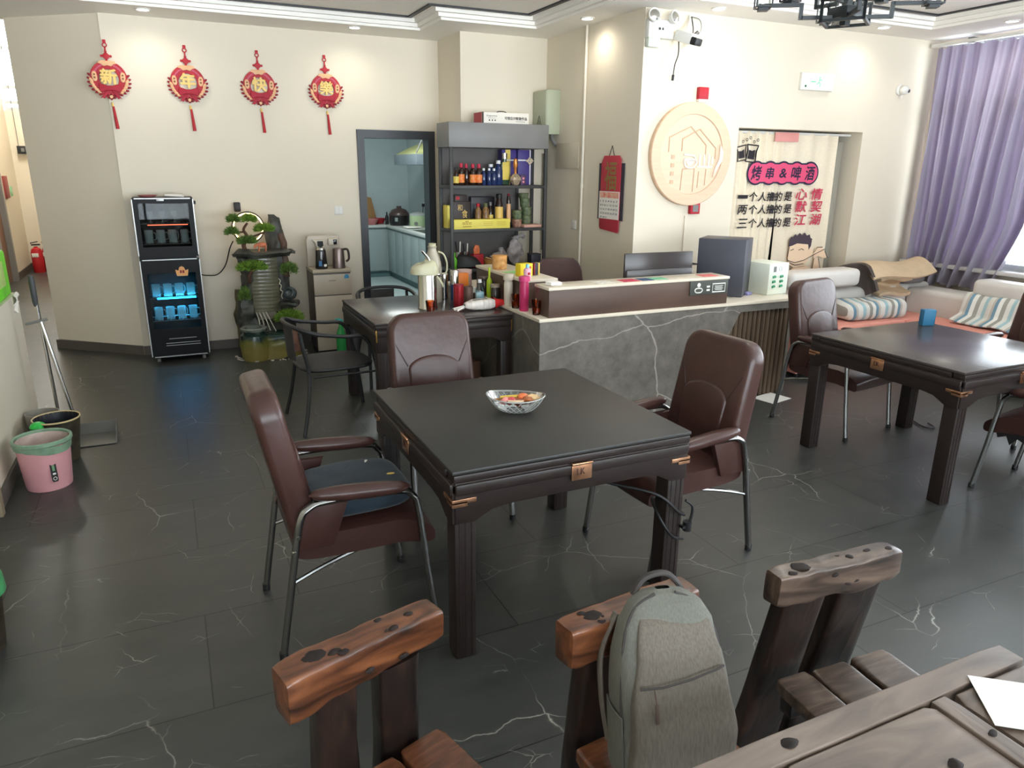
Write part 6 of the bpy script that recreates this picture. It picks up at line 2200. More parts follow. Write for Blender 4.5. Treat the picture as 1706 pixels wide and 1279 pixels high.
for r_ in range(5):
    txt = ['1 2 3 4 5 6 7', '8 9 10 11 12 13 14', '15 16 17 18 19 20 21', '22 23 24 25 26 27 28', '29 30 31'][r_]
    text(txt, 'dates', INKG, sh, Y @ TM(-0.005 if r_ < 4 else -0.09, -0.085 - 0.036 * r_, 0.016), w=0.29 if r_ < 4 else 0.115, h=0.017, depth=0.0004, bold=0.01)
m = MB()
m.box((-0.005, -0.03, 0.0162), (0.32, 0.05, 0.0006), M=Y)
m.build('month_banner', mat('banner_cream', C8(236, 206, 180), 0.6, col2=C8(226, 120, 100), scale=40), sh)
text('福', 'character', mat('olive_gold', C8(146, 118, 70), 0.5), t, Y @ TM(0, 0.14, 0.0125), w=0.19, h=0.25, depth=0.001, fat=0.004)
MB().tube([(-0.04, 0.315, 0.008), (0.0, 0.40, 0.006), (0.04, 0.315, 0.008)], 0.0035, 6, M=Y).build('hanging_cord', INK, t)

# ================================================================ sign wall
t = thing('round_sign', 'large round pale wooden shop sign on the bright wall', 'sign', (4.26, 5.45, 1.925))
SGW = mat('pale_birch', C8(224, 192, 162), 0.5, var=0.05, scale=3, stretch=(1, 1, 12))
SGW2 = mat('pale_birch_face', C8(228, 198, 170), 0.5, var=0.04, scale=3, stretch=(1, 1, 12))
Y = FACE_Y
MB().lathe([(0.335, 0.0), (0.428, 0.0), (0.434, 0.01), (0.434, 0.045), (0.428, 0.05), (0.340, 0.05), (0.335, 0.045)], 64, M=Y, closed=True).build('rim', SGW, t)
MB().lathe([(0, 0.0), (0.334, 0.0), (0.334, 0.04), (0, 0.04)], 64, M=Y).build('face', SGW2, t)
m = MB()
for pts in ([(-0.25, 0.02), (-0.25, 0.14), (-0.03, 0.235), (0.15, 0.085), (0.15, -0.02)], [(-0.11, 0.03), (-0.11, 0.13), (0.07, 0.215), (0.26, 0.06), (0.26, -0.03)]):
    m.tube([(x_, y_, 0.041) for x_, y_ in pts], 0.006, 6, M=Y)
for pts in ([(-0.09, -0.12), (-0.1, -0.30)], [(0.04, -0.12), (0.035, -0.315)], [(-0.09, -0.12), (0.04, -0.115)], [(0.09, -0.14), (0.085, -0.28)], [(0.17, -0.12), (0.165, -0.26)]):
    m.tube([(x_, y_, 0.041) for x_, y_ in pts], 0.005, 6, M=Y)
m.build('house_outline', mat('birch_groove', C8(208, 172, 140), 0.5), t)
SWH = mat('sign_pale_relief', C8(236, 226, 214), 0.4)
m = MB()
m.tube(smooth_path([(-0.09, 0.0, 0.043), (0.02, -0.01, 0.043), (0.04, -0.05, 0.043)], 5), 0.01, 6, M=Y)
m.tube(smooth_path([(-0.08, -0.04, 0.043), (-0.06, -0.10, 0.043), (0.02, -0.105, 0.043), (0.05, -0.045, 0.043), (-0.08, -0.04, 0.043)], 5), 0.01, 6, M=Y)
m.prism([(-0.06, -0.05), (0.03, -0.055), (0.0, -0.09), (-0.04, -0.09)], 0.006, Y @ TM(0, 0, 0.04))
m.build('bowl_relief', SWH, t)
m = MB()
for x_ in (0.09, 0.14, 0.19, 0.23):
    m.box((x_, -0.045, 0.042), (0.016, 0.1 if x_ < 0.2 else 0.06, 0.006), M=Y)
m.box((0.15, -0.1, 0.042), (0.17, 0.014, 0.006), M=Y)
m.build('grill_relief', SWH, t)
m = MB().prism([(0.30, 0.09), (0.335, 0.03), (0.33, -0.05), (0.27, -0.13), (0.24, -0.19), (0.26, -0.11), (0.30, -0.03)], 0.02, Y @ TM(0, 0, 0.041), 0.004)
m.build('chili_relief', SWH, t)
for k in range(4):
    MB().box((-0.2, -0.02 - 0.07 * k, 0.042), (0.036, 0.034, 0.004), M=Y).build('small_relief', mat('birch_groove'), t)
for (x_, z_, lb, nm) in ((4.345, 2.435, 'red fire alarm sounder with white base above the round sign', 'fire_alarm'), (4.348, 1.465, 'red manual call point just below the round sign', 'call_point')):
    t = thing(nm, lb, 'fire alarm', (x_, 5.45, z_))
    MB().box((0, -0.02, 0.0), (0.105, 0.04, 0.1), 0.006).build('red_case', RED, t)
    if nm == 'fire_alarm':
        MB().box((0, -0.02, -0.06), (0.1, 0.034, 0.03), 0.004).build('white_base', WHITE, t)
    else:
        MB().box((0, -0.041, 0), (0.06, 0.003, 0.06)).build('grey_plate', GREY, t)
one(MB().box((0, -0.006, 0), (0.02, 0.012, 0.6), 0.002), 'cable_trunking', WALL, 'thin painted cable trunking below the red call point', 'trunking', (4.27, 5.45, 1.1))
t = thing('exit_sign', 'lit green and white exit sign box above the curtain doorway', 'exit sign', (5.665, 5.45, 2.595))
MB().box((0, -0.015, 0), (0.41, 0.03, 0.15), 0.004).build('sign_case', WHITE, t)
MB().box((0.0, -0.0305, 0.0), (0.37, 0.002, 0.12)).build('lit_panel', mat('exit_panel_glow', C8(196, 250, 206), 0.4, emit=0.9), t)
m = MB()
Y = TM(0.02, -0.0325, 0.0) @ FACE_Y
m.sphere((0.0, 0.038, 0), (0.009, 0.009, 0.001), 10, 6, M=Y)
m.tube([(-0.002, 0.028, 0), (-0.008, 0.0, 0), (0.012, -0.02, 0), (0.004, -0.042, 0)], 0.0045, 5, M=Y)
m.tube([(-0.008, 0.0, 0), (-0.022, -0.016, 0), (-0.04, -0.016, 0)], 0.0045, 5, M=Y)
m.tube([(0.0, 0.026, 0), (0.022, 0.012, 0), (0.03, 0.022, 0)], 0.004, 5, M=Y)
m.tube([(-0.11, 0.0, 0), (-0.05, 0.0, 0)], 0.006, 5, M=Y)
m.build('running_figure', mat('exit_green', C8(120, 214, 150), 0.5, emit=0.3), t)
MB().box((-0.15, -0.032, -0.042), (0.024, 0.002, 0.02)).build('dark_mark', DGREY, t)
t = thing('wall_sensor', 'white dome sensor on the bright wall left of the purple curtain', 'sensor', (6.80, 5.45, 2.583))
MB().lathe([(0, 0), (0.05, 0), (0.052, 0.02), (0.04, 0.03), (0, 0.03)], 20, M=FACE_Y).build('mount', WHITE, t)
MB().sphere((0.01, -0.055, -0.005), (0.05, 0.045, 0.045), 16, 10).build('dome', WHITE, t)
MB().sphere((0.03, -0.092, -0.015), (0.018, 0.012, 0.018), 10, 6).build('lens', DGREY, t)
MB().tube([(0, -0.04, -0.04), (0, -0.05, -0.09)], 0.006, 6).build('pull_tag', WHITE, t)
t = thing('emergency_light', 'white twin-lamp emergency light at the top corner of the bright wall', 'emergency light', (3.845, 5.45, 2.90))
MB().box((0, -0.03, -0.0), (0.25, 0.06, 0.14), 0.008).build('case', WHITE, t)
MB().box((-0.06, -0.032, -0.1), (0.12, 0.05, 0.08), 0.01).build('lower_box', mat('pale_green_plastic', C8(206, 214, 200), 0.35), t)
MB().box((-0.02, -0.062, 0.0), (0.02, 0.003, 0.018)).box((0.012, -0.062, 0.0), (0.014, 0.003, 0.018)).build('label_mark', DGREY, t)
for s in (-1, 1):
    lp = MB().lathe([(0, 0), (0.045, 0), (0.055, 0.04), (0.052, 0.045), (0.046, 0.04), (0, 0.03)], 24, M=TM(s * 0.095, -0.062, 0.085) @ RM(80, 0, s * 12)).build('lamp_head', WHITE, t)
    MB().lathe([(0, 0.033), (0.043, 0.039), (0.02, 0.05), (0, 0.052)], 20, M=TM(s * 0.095, -0.062, 0.085) @ RM(80, 0, s * 12)).build('reflector', CHROME, lp)
t = thing('security_camera', 'white security camera on a bracket beside the emergency light', 'camera', (4.06, 5.45, 2.84))
MB().box((-0.02, -0.13, 0.0), (0.1, 0.17, 0.085), 0.012, rot=(18, 0, 22)).build('camera_body', WHITE, t)
MB().box((0.02, -0.215, -0.04), (0.11, 0.06, 0.06), 0.012, rot=(18, 0, 22)).build('black_hood', BLACK, t)
MB().tube([(0.02, -0.08, 0.06), (0.08, -0.04, 0.15), (0.1, -0.0, 0.19)], 0.012, 8).build('bracket', WHITE, t)
t = thing('loose_cables', 'loose black cables hanging around the security camera', 'cable', (4.0, 5.44, 2.84))
MB().tube(smooth_path([(0.0, -0.08, -0.02), (0.02, -0.06, -0.12), (0.0, -0.05, -0.2), (-0.01, -0.05, -0.28)], 6), 0.005, 6).build('hanging_cable', BLACK, t)
MB().cyl((-0.01, -0.05, -0.28), (-0.014, -0.05, -0.325), 0.011, n=8).build('plug', BLACK, t)
MB().tube(smooth_path([(0.16, -0.02, 0.18), (0.17, -0.04, 0.08), (0.14, -0.06, 0.0), (0.05, -0.1, -0.03)], 6), 0.005, 6).build('looped_cable', BLACK, t)
MB().tube(smooth_path([(0.16, -0.02, 0.18), (0.24, -0.03, 0.16), (0.25, -0.04, 0.08), (0.19, -0.05, 0.03)], 6), 0.004, 6).build('looped_cable', GREY, t)
MB().tube([(0.13, -0.055, -0.01), (0.17, -0.055, 0.03), (0.21, -0.055, 0.06)], 0.017, 8).build('cable_bundle', BLACK, t)

# ================================================================ doorway curtain with print
t = thing('door_curtain', 'beige split doorway curtain printed with barbecue and beer slogans', 'curtain', (0, 0, 0))
LIN = mat('beige_linen', C8(238, 224, 200), 0.85, var=0.04, scale=30, stretch=(1, 1, 4))
m = MB()
m.grid(lambda u, v: (4.90 + 0.585 * u * (0.95 + 0.05 * v) + 0.0, 5.60 + (0.016 + 0.012 * v) * math.sin(34 * u + 2 * v) * (0.4 + 0.6 * v), 0.60 + 1.55 * v), 60, 30, thick=0.003)
m.build('left_panel', LIN, t, ang=80)
m = MB()
m.grid(lambda u, v: (5.50 + 0.735 * u - 0.012 * v, 5.60 + (0.004 + 0.008 * v * v) * math.sin(22 * u), 0.60 + 1.55 * v), 50, 30, thick=0.003)
m.build('right_panel', LIN, t, ang=80)
PINKB = mat('rose_print', C8(226, 84, 122), 0.8)
NAVY = mat('navy_print', C8(44, 38, 66), 0.8)
YP = TM(0, 5.57, 0) @ FACE_Y


def blob(rad, m_, z_, name):
    b_ = MB()
    pts = []
    for k, cx in enumerate([5.15, 5.32, 5.49, 5.66, 5.85]):
        pass
    outline_ = []
    cs = [5.165, 5.335, 5.505, 5.675, 5.86]
    n_ = 14
    for k, cx in enumerate(cs):
        a0, a1 = (250, 58) if k == 0 else ((122, 58) if k < 4 else (122, -70))
        for j in range(n_ + 1):
            a = R(a0 + (a1 - a0) * j / n_)
            outline_.append((cx + rad * math.cos(a), 1.775 + rad * math.sin(a) * 0.98))
    for k in range(4, -1, -1):
        cx = cs[k]
        a0, a1 = (-70, -122) if k == 4 else ((-58, -122) if k > 0 else (-58, -110))
        for j in range(n_ + 1):
            a = R(a0 + (a1 - a0) * j / n_)
            outline_.append((cx + rad * math.cos(a), 1.775 + rad * math.sin(a) * 0.98))
    b_.prism(outline_, 0.001, YP @ TM(0, 0, z_))
    return b_.build(name, m_, t)


blob(0.115, NAVY, 0.0, 'badge_border')
blob(0.098, PINKB, 0.0012, 'badge_fill')
for ch_, x_, w_ in (('烤', 5.165, 0.125), ('串', 5.335, 0.1), ('&', 5.505, 0.09), ('啤', 5.675, 0.125), ('酒', 5.86, 0.125)):
    text(ch_, 'badge_character', NAVY, t, YP @ TM(x_, 1.775, 0.0028), w=w_, h=w_ * (1.05 if ch_ != '&' else 0.9), depth=0.0006, shear=0.12, fat=0.003)
for r_, (z_, num, red_) in enumerate(((1.555, '一', '心情'), (1.435, '两', '默契'), (1.305, '三', '江湖'))):
    for k, ch_ in enumerate(num + '个人撸的是'):
        x_ = 5.03 + [0, 0.13, 0.24, 0.35, 0.45, 0.575][k] + 0.012 * r_
        w_ = (0.12 if k == 0 else 0.1)
        hh = 0.03 if ch_ == '一' else 0.085
        text(ch_, 'slogan_character', INK, t, YP @ TM(x_, z_, 0.0), w=w_, h=hh, depth=0.0008, shear=0.12, fat=0.0022)
    for k, ch_ in enumerate(red_):
        text(ch_, 'slogan_character', INKRED, t, YP @ TM(5.78 + 0.21 * k + 0.012 * r_, z_ + 0.02, 0), w=0.15, h=0.108, depth=0.0008, shear=0.12, fat=0.0025)
# beer mugs print
m = MB()
for dx, rz_, sc_ in ((5.085, -6, 1.0), (4.965, 10, 0.85)):
    X_ = YP @ TM(dx, 1.945, 0.0) @ RM(0, 0, rz_) @ Matrix.Scale(sc_, 4)
    m.tube([(-0.065, 0.08, 0), (-0.05, 0.03, 0), (-0.06, -0.07, 0), (0.06, -0.07, 0), (0.055, 0.03, 0), (0.07, 0.085, 0)], 0.007, 5, closed=True, M=X_)
    m.prism([(-0.035, 0.035), (-0.04, -0.045), (0.04, -0.045), (0.036, 0.045), (0.0, 0.03)], 0.001, X_)
for k in range(5):
    m.tube([(4.97 + 0.045 * k + 0.012 * math.cos(a), 2.055 + 0.018 * (k % 3) + 0.012 * math.sin(a), 0) for a in [PI * j / 4 for j in range(8)]], 0.0028, 4, closed=True, M=YP)
m.build('mug_print', INK, t)
# printed man biting a skewer (plain line figure)
SK = mat('skin_print', C8(246, 214, 182), 0.8)
m = MB()
m.prism([(5.70, 1.09), (5.69, 0.96), (5.72, 0.88), (5.80, 0.84), (5.92, 0.85), (5.985, 0.92), (5.99, 1.06), (5.93, 1.11), (5.78, 1.10)], 0.001, YP)
m.prism([(5.76, 0.84), (5.70, 0.76), (5.68, 0.62), (6.18, 0.62), (6.17, 0.80), (6.12, 0.93), (6.06, 0.93), (6.05, 0.82), (5.95, 0.86)], 0.001, YP)
m.sphere((6.01, 0.985, 0), (0.026, 0.04, 0.001), 10, 6, M=YP)
m.prism([(6.04, 0.97), (6.06, 1.03), (6.14, 1.045), (6.2, 1.0), (6.24, 0.93), (6.19, 0.92), (6.12, 0.95), (6.06, 0.93)], 0.001, YP)
m.build('printed_figure', SK, t)
m = MB()
pts = [(5.685, 1.06), (5.69, 1.12), (5.71, 1.16), (5.735, 1.15), (5.76, 1.185), (5.79, 1.165), (5.82, 1.195), (5.855, 1.17), (5.89, 1.195), (5.92, 1.165), (5.96, 1.175), (5.975, 1.14), (6.0, 1.13), (5.995, 1.06), (5.97, 1.02), (5.955, 1.075), (5.80, 1.09), (5.74, 1.07)]
m.prism(pts, 0.0012, YP @ TM(0, 0, 0.001))
m.build('printed_hair', mat('hair_print', C8(74, 62, 74), 0.8), t)
m = MB()
for L_ in ([(5.72, 1.02), (5.76, 1.035)], [(5.83, 1.02), (5.87, 1.035), (5.90, 1.02)], [(5.70, 0.92), (5.80, 0.895), (5.92, 0.915), (6.06, 0.97), (6.2, 1.02)], [(5.72, 0.90), (5.80, 0.87), (5.92, 0.88)], [(5.76, 0.84), (5.70, 0.76), (5.68, 0.64)], [(6.05, 0.82), (6.06, 0.93)], [(6.17, 0.8), (6.12, 0.93)], [(6.05, 0.99), (6.09, 1.04), (6.16, 1.04)], [(6.2, 1.0), (6.25, 0.925)], [(5.69, 0.96), (5.70, 1.06)]):
    m.tube([(x_, y_, 0.002) for x_, y_ in L_], 0.0035, 4, M=YP)
m.build('printed_outline', INK, t)
one(MB().box((0, 0, 0), (0.30, 0.006, 0.085), 0.002), 'pink_card', mat('salmon_card', C8(230, 158, 150), 0.6, var=0.08), 'salmon pink card hanging at the top middle of the doorway curtain', 'card', (5.50, 5.563, 2.108), 0)
one(MB().cyl((4.80, 5.60, 2.145), (6.38, 5.60, 2.145), 0.012, n=10), 'curtain_rod', WHITE, 'white rod carrying the beige doorway curtain', 'curtain rod')
t = thing('passage_door', 'grey door edge behind the beige doorway curtain on its right', 'door', (6.30, 5.66, 0))
MB().box((0, 0.02, 1.04), (0.07, 0.1, 2.08), 0.004).build('door_edge', mat('grey_door_paint', C8(150, 146, 134), 0.5), t)

# ================================================================ window curtain, rod
t = thing('window_curtain', 'long purple satin curtain hanging at the right window', 'curtain', (0, 0, 0))
SATIN = mat('purple_satin', C8(176, 169, 182), 0.3, var=0.05, scale=3, stretch=(1, 1, 0.4), sheen=0.3)
_nt = SATIN.node_tree
_tl = _nt.nodes.new('ShaderNodeBsdfTranslucent')
_tl.inputs[0].default_value = (*C8(190, 178, 204), 1)
_mx = _nt.nodes.new('ShaderNodeMixShader')
_mx.inputs[0].default_value = 0.3
_nt.links.new(_nt.nodes['Principled BSDF'].outputs[0], _mx.inputs[1])
_nt.links.new(_tl.outputs[0], _mx.inputs[2])
_nt.links.new(_mx.outputs[0], _nt.nodes['Material Output'].inputs[0])


def curt(u, v):
    z = 0.70 + 2.27 * v
    yr = 4.12 + 0.06 * max(0, 1 - v / 0.9) + 0.22 * max(0, 1 - v / 0.3) ** 1.3
    y = 5.35 + (yr - 5.35) * u
    amp = 0.018 + 0.05 * min(1, (1 - v) * 1.4)
    ph = 58 * u + 1.6 * math.sin(5 * u) + 0.7 * math.sin(3.0 * (1 - v) + 9 * u)
    x = 7.15 + amp * math.sin(ph) + 0.4 * amp * math.sin(2.3 * ph + 1.0) + 0.02 * math.sin(7 * u + 3 * v)
    y += 0.02 * math.cos(ph) * (1 - v)
    return (x, y, z + 0.025 * math.sin(ph * 0.5) * (1 - v) + (0.012 * math.sin(ph) if v > 0.97 else 0))


m = MB()
m.grid(curt, 200, 36, thick=0.003)
m.build('satin_panel', SATIN, t, ang=80)
t = thing('curtain_rail', 'white curtain rail above the purple curtain', 'curtain rail', (0, 0, 0))
MB().box(*bb(7.11, 7.16, -3.0, 5.40, 2.985, 3.015), 0.004).build('rail', WHITE, t)
MB().box((7.2, 5.0, 3.005), (0.17, 0.06, 0.05), 0.004).build('bracket', GREY, t)

# ================================================================ sofa corner
SOFA = mat('pale_sofa_leather', C8(216, 211, 205), 0.45, var=0.03, bump=0.08, bscale=40)
CORAL = mat('coral_seat_cloth', C8(222, 150, 134), 0.7, var=0.06, scale=10)
t = thing('corner_sofa', 'pale corner sofa with coral seat cloth below the window and doorway', 'sofa', (0, 0, 0))
MB().box(*bb(4.98, 7.08, 4.62, 5.02, 0.08, 0.40), 0.03, 3).build('seat_base', SOFA, t)
MB().box(*bb(6.30, 7.08, 3.05, 4.62, 0.08, 0.40), 0.03, 3).build('seat_base', SOFA, t)
MB().box(*bb(4.96, 6.72, 4.58, 5.0, 0.385, 0.45), 0.025, 3).box(*bb(4.958, 4.985, 4.60, 5.0, 0.05, 0.42), 0.008).box(*bb(4.97, 6.3, 4.585, 4.615, 0.1, 0.42), 0.008).build('seat_cloth', CORAL, t)
MB().box(*bb(6.26, 6.72, 3.05, 4.58, 0.385, 0.45), 0.025, 3).build('seat_cloth', CORAL, t)
MB().box(*bb(4.98, 7.1, 4.96, 5.26, 0.35, 0.715), 0.05, 3).build('backrest', SOFA, t)
MB().box(*bb(6.72, 7.06, 3.05, 4.96, 0.35, 0.685), 0.05, 3).build('backrest', SOFA, t)
m = MB().box((5.48, 4.96, 0.835), (0.88, 0.24, 0.165), 0.05, 4)
m.build('headrest', SOFA, t)
m = MB().box((6.86, 3.85, 0.77), (0.24, 0.92, 0.16), 0.05, 4)
m.build('headrest', SOFA, t)
for x_, y_ in ((5.05, 4.68), (7.0, 4.7), (7.0, 3.1), (6.36, 3.1), (5.05, 5.2)):
    MB().cyl((x_, y_, 0), (x_, y_, 0.09), 0.025, n=8).build('foot', BLACK, t)


def stripe_mat(name, axis, sc):
    m_ = bpy.data.materials.new(name)
    m_.use_nodes = True
    nt = m_.node_tree
    b_ = nt.nodes['Principled BSDF']
    tc = nt.nodes.new('ShaderNodeTexCoord')
    sp = nt.nodes.new('ShaderNodeSeparateXYZ')
    nt.links.new(tc.outputs['Object'], sp.inputs[0])
    mu = nt.nodes.new('ShaderNodeMath')
    mu.operation = 'MULTIPLY'
    mu.inputs[1].default_value = sc
    nt.links.new(sp.outputs[axis], mu.inputs[0])
    fr = nt.nodes.new('ShaderNodeMath')
    fr.operation = 'FRACT'
    nt.links.new(mu.outputs[0], fr.inputs[0])
    cr = nt.nodes.new('ShaderNodeValToRGB')
    cr.color_ramp.interpolation = 'CONSTANT'
    el = cr.color_ramp.elements
    cols = [(0.0, C8(222, 220, 212)), (0.2, C8(160, 190, 196)), (0.34, C8(214, 212, 204)), (0.5, C8(150, 148, 138)), (0.64, C8(224, 222, 214)), (0.78, C8(112, 146, 164)), (0.9, C8(190, 184, 172))]
    el[0].position, el[0].color = 0, (*cols[0][1], 1)
    el[1].position, el[1].color = cols[1][0], (*cols[1][1], 1)
    for p_, c_ in cols[2:]:
        e_ = el.new(p_)
        e_.color = (*c_, 1)
    nt.links.new(fr.outputs[0], cr.inputs['Fac'])
    nt.links.new(cr.outputs[0], b_.inputs['Base Color'])
    b_.inputs['Roughness'].default_value = 0.85
    return m_


ST1 = stripe_mat('striped_pillow_cloth', 'X', 3.6)
ST2 = stripe_mat('striped_throw_cloth', 'Y', 4.2)
m = MB().box((0, 0, 0), (0.76, 0.27, 0.18), 0.07, 5)
m.jitter(0.03, 4, 2)
one(m, 'striped_pillow', ST1, 'blue, grey and white striped pillow lying on the coral sofa seat', 'pillow', (6.02, 4.79, 0.545), -3, ang=80)
# throw draped over the window-side backrest
m = MB()


def throw(u, v):
    pts = [(6.52, 0.47), (6.66, 0.52), (6.70, 0.66), (6.73, 0.705), (6.82, 0.71), (6.9, 0.71)]
    f = v * (len(pts) - 1)
    i = min(int(f), len(pts) - 2)
    k = f - i
    x = pts[i][0] + (pts[i + 1][0] - pts[i][0]) * k
    z = pts[i][1] + (pts[i + 1][1] - pts[i][1]) * k
    return (x - 0.012 * math.sin(16 * u), 4.32 - 0.62 * u, z + 0.008 * math.sin(9 * u + 2))


m.grid(throw, 30, 24, thick=-0.012)
one(m, 'striped_throw', ST2, 'striped throw draped over the sofa back below the window', 'throw', ang=80)
# folded mats on the corner of the sofa back
TANC = mat('tan_mat_cloth', C8(206, 182, 150), 0.8, var=0.05, scale=12)
GRC = mat('dark_mat_cloth', C8(92, 82, 78), 0.8, var=0.12, scale=12)
m = MB()
m.grid(lambda u, v: (6.02 + 0.88 * u + 0.05 * v, 4.78 + 0.36 * v, 0.80 + 0.06 * u + 0.12 * math.sin(PI * min(1, v * 0.75)) + 0.03 * math.sin(5 * u + 1)), 30, 18, thick=0.02)
one(m, 'folded_mat', TANC, 'tan folded mat lying on top of the sofa corner', 'mat', ang=80)
m = MB()
m.grid(lambda u, v: (5.94 + 0.16 * v + 0.05 * math.sin(4 * u), 4.80 + 0.34 * u, 0.93 - 0.27 * v + 0.04 * math.sin(3 * u + 2 * v) - 0.05 * u), 18, 18, thick=0.025)
one(m, 'dark_mat', GRC, 'dark brown mat hanging over the sofa back beside the pale headrest', 'mat', ang=80)
m = MB()
m.grid(lambda u, v: (6.2 + 0.44 * u, 4.84 + 0.14 * math.sin(PI * v), 0.66 + 0.12 * v + 0.015 * math.sin(6 * u)), 18, 14, thick=0.03)
one(m, 'rolled_mat', TANC, 'smaller rolled tan mat under the folded mat on the sofa corner', 'mat', ang=80)
m = MB().box((0, 0, 0), (0.26, 0.2, 0.13), 0.04, 3)
m.jitter(0.02, 7, 1)
one(m, 'grey_bundle', mat('grey_cloth', C8(128, 124, 124), 0.85, var=0.08), 'grey cloth bundle under the tan folded mat on the sofa corner', 'cloth', (6.78, 5.0, 0.79), ang=80)
t = thing('tissue_box', 'small blue upright tissue box at the far corner of the glare-topped table', 'box', (4.70, 3.27, 0.781), -20)
MB().box((0, 0, 0.055), (0.085, 0.05, 0.11), 0.003).build('box_body', mat('teal_blue_board', C8(44, 110, 146), 0.5, var=0.04), t)
MB().box((0.0435, 0, 0.055), (0.002, 0.048, 0.105)).build('dark_side', mat('dark_teal_board', C8(30, 76, 110), 0.5), t)

# ================================================================ candy bowl on the centre table
t = thing('candy_bowl', 'cut crystal boat-shaped bowl of sweets on the centre table', 'bowl', (1.292, 2.72, 0.781), -32)
m = MB()
NU, NV = 48, 10


def bowl(u, v, off=0.0):
    a = 2 * PI * u
    r = 0.045 + (0.128 - 0.045) * v ** 0.62
    ry = 0.040 + (0.088 - 0.040) * v ** 0.7
    z = 0.004 + 0.062 * v ** 1.5 + (0.012 * v * abs(math.cos(a)) ** 3)
    return Vector(((r - off) * math.cos(a), (ry - off) * math.sin(a), z + off * 0.7))


m.grid(lambda u, v: bowl(u, v), NU, NV, closed_u=True)
m.grid(lambda u, v: bowl(u, v, 0.004), NU, NV, closed_u=True)
m.lathe([(0, 0.0), (0.045, 0.0), (0.045, 0.005), (0, 0.005)], 32, sy=0.9)
m.build('glass_bowl', pane_mat('bowl_glass', (0.9, 0.92, 0.92), 1.6, 0.05), t, ang=60)
m = MB()
for k in range(24):
    for s in (-1, 1):
        m.tube([bowl((k + s * 2.2 * v) / 24.0, 0.08 + 0.9 * v) for v in [i / 6 for i in range(7)]], 0.0013, 5)
m.tube([bowl(k / 48, 1.0) for k in range(48)], 0.0028, 6, closed=True)
m.build('cut_facets', mat('facet_glint', C8(186, 190, 186), 0.06, 0.0, coat=1.0, alpha=0.75), t)
rnd = random.Random(12)
sw = [('yellow stick sweet lying at the far side of the crystal bowl', (-0.02, 0.03, 0.048), 12, 'stick', C8(222, 190, 70)), ('gold and brown stick sweet under the yellow one', (-0.055, 0.018, 0.036), 5, 'stick', C8(176, 120, 60)),
      ('red and cream stick sweet at the near side of the crystal bowl', (0.005, -0.034, 0.045), -4, 'stick2', C8(236, 206, 170)), ('orange crinkled sweet at the middle of the crystal bowl', (0.03, 0.02, 0.05), 30, 'wrap', C8(214, 112, 62)),
      ('brown crinkled sweet at the right of the crystal bowl', (0.055, 0.0, 0.045), -40, 'wrap', C8(176, 104, 62)), ('pink wrapped sweet at the left of the crystal bowl', (-0.045, -0.025, 0.042), 60, 'wrap', C8(226, 140, 130)),
      ('clear-red wrapped sweet beside the red and cream stick', (-0.02, -0.015, 0.038), 15, 'wrap', C8(206, 80, 84)), ('cream wrapped sweet at the right rim of the crystal bowl', (0.078, 0.01, 0.052), 10, 'wrap', C8(226, 190, 140)), ('rust wrapped sweet under the orange ones', (0.02, -0.01, 0.034), 70, 'wrap', C8(160, 84, 56))]
ca, sa = math.cos(R(-32)), math.sin(R(-32))
for i, (lb, p, a, kd, c_) in enumerate(sw):
    X_ = (1.292 + ca * p[0] - sa * p[1], 2.72 + sa * p[0] + ca * p[1], 0.787 + p[2])
    s_ = thing('sweet', lb, 'sweet', X_, -32 + a, 'sweets in the crystal bowl')
    mm = mat('sweet_wrap_%d' % i, c_, 0.35, var=0.15, scale=60, coat=0.3)
    if kd.startswith('stick'):
        MB().cyl((-0.035, 0, 0), (0.035, 0, 0.004), 0.008, n=8).build('wrapper', mm, s_)
        MB().cyl((-0.052, 0, 0.0), (-0.036, 0, 0), 0.006, 0.008, n=8).build('twist', RED if kd == 'stick2' else mm, s_)
    else:
        m = MB().sphere((0, 0, 0.004), (0.027, 0.017, 0.016), 12, 8)
        m.jitter(0.009, 50, i)
        m.build('wrapper', mm, s_)
        for s in (-1, 1):
            MB().prism([(s * 0.02, -0.003), (s * 0.036, -0.012), (s * 0.034, 0.0), (s * 0.036, 0.012), (s * 0.02, 0.003)], 0.002).build('twist', mm, s_)

# ================================================================ cables at the tables
t = thing('power_cable', 'black cable wound around the near right leg of the centre table', 'cable', (0, 0, 0))
MB().tube(smooth_path([(1.40, 2.45, 0.58), (1.55, 2.35, 0.545), (1.70, 2.22, 0.52), (1.79, 2.19, 0.44), (1.85, 2.22, 0.40), (1.83, 2.31, 0.42), (1.74, 2.30, 0.46), (1.71, 2.20, 0.42), (1.76, 2.18, 0.34), (1.845, 2.21, 0.29)], 7), 0.006, 6).build('cord', BLACK, t)
MB().tube(smooth_path([(1.845, 2.21, 0.47), (1.875, 2.2, 0.44), (1.87, 2.2, 0.38), (1.84, 2.2, 0.35)], 6), 0.006, 6).build('loop', BLACK, t)
MB().cyl((1.855, 2.2, 0.335), (1.855, 2.2, 0.375), 0.019, n=10).box((1.835, 2.2, 0.355), (0.02, 0.02, 0.012)).build('plug', BLACK, t)
one(MB().tube(smooth_path([(4.83, 3.32, 0.45), (4.9, 3.4, 0.2), (4.95, 3.45, 0.03), (4.9, 3.36, 0.01), (4.86, 3.25, 0.012), (4.92, 3.22, 0.01), (4.96, 3.3, 0.012)], 6), 0.006, 6), 'floor_cable', BLACK, 'black cable on the floor beside a leg of the glare-topped table', 'cable')

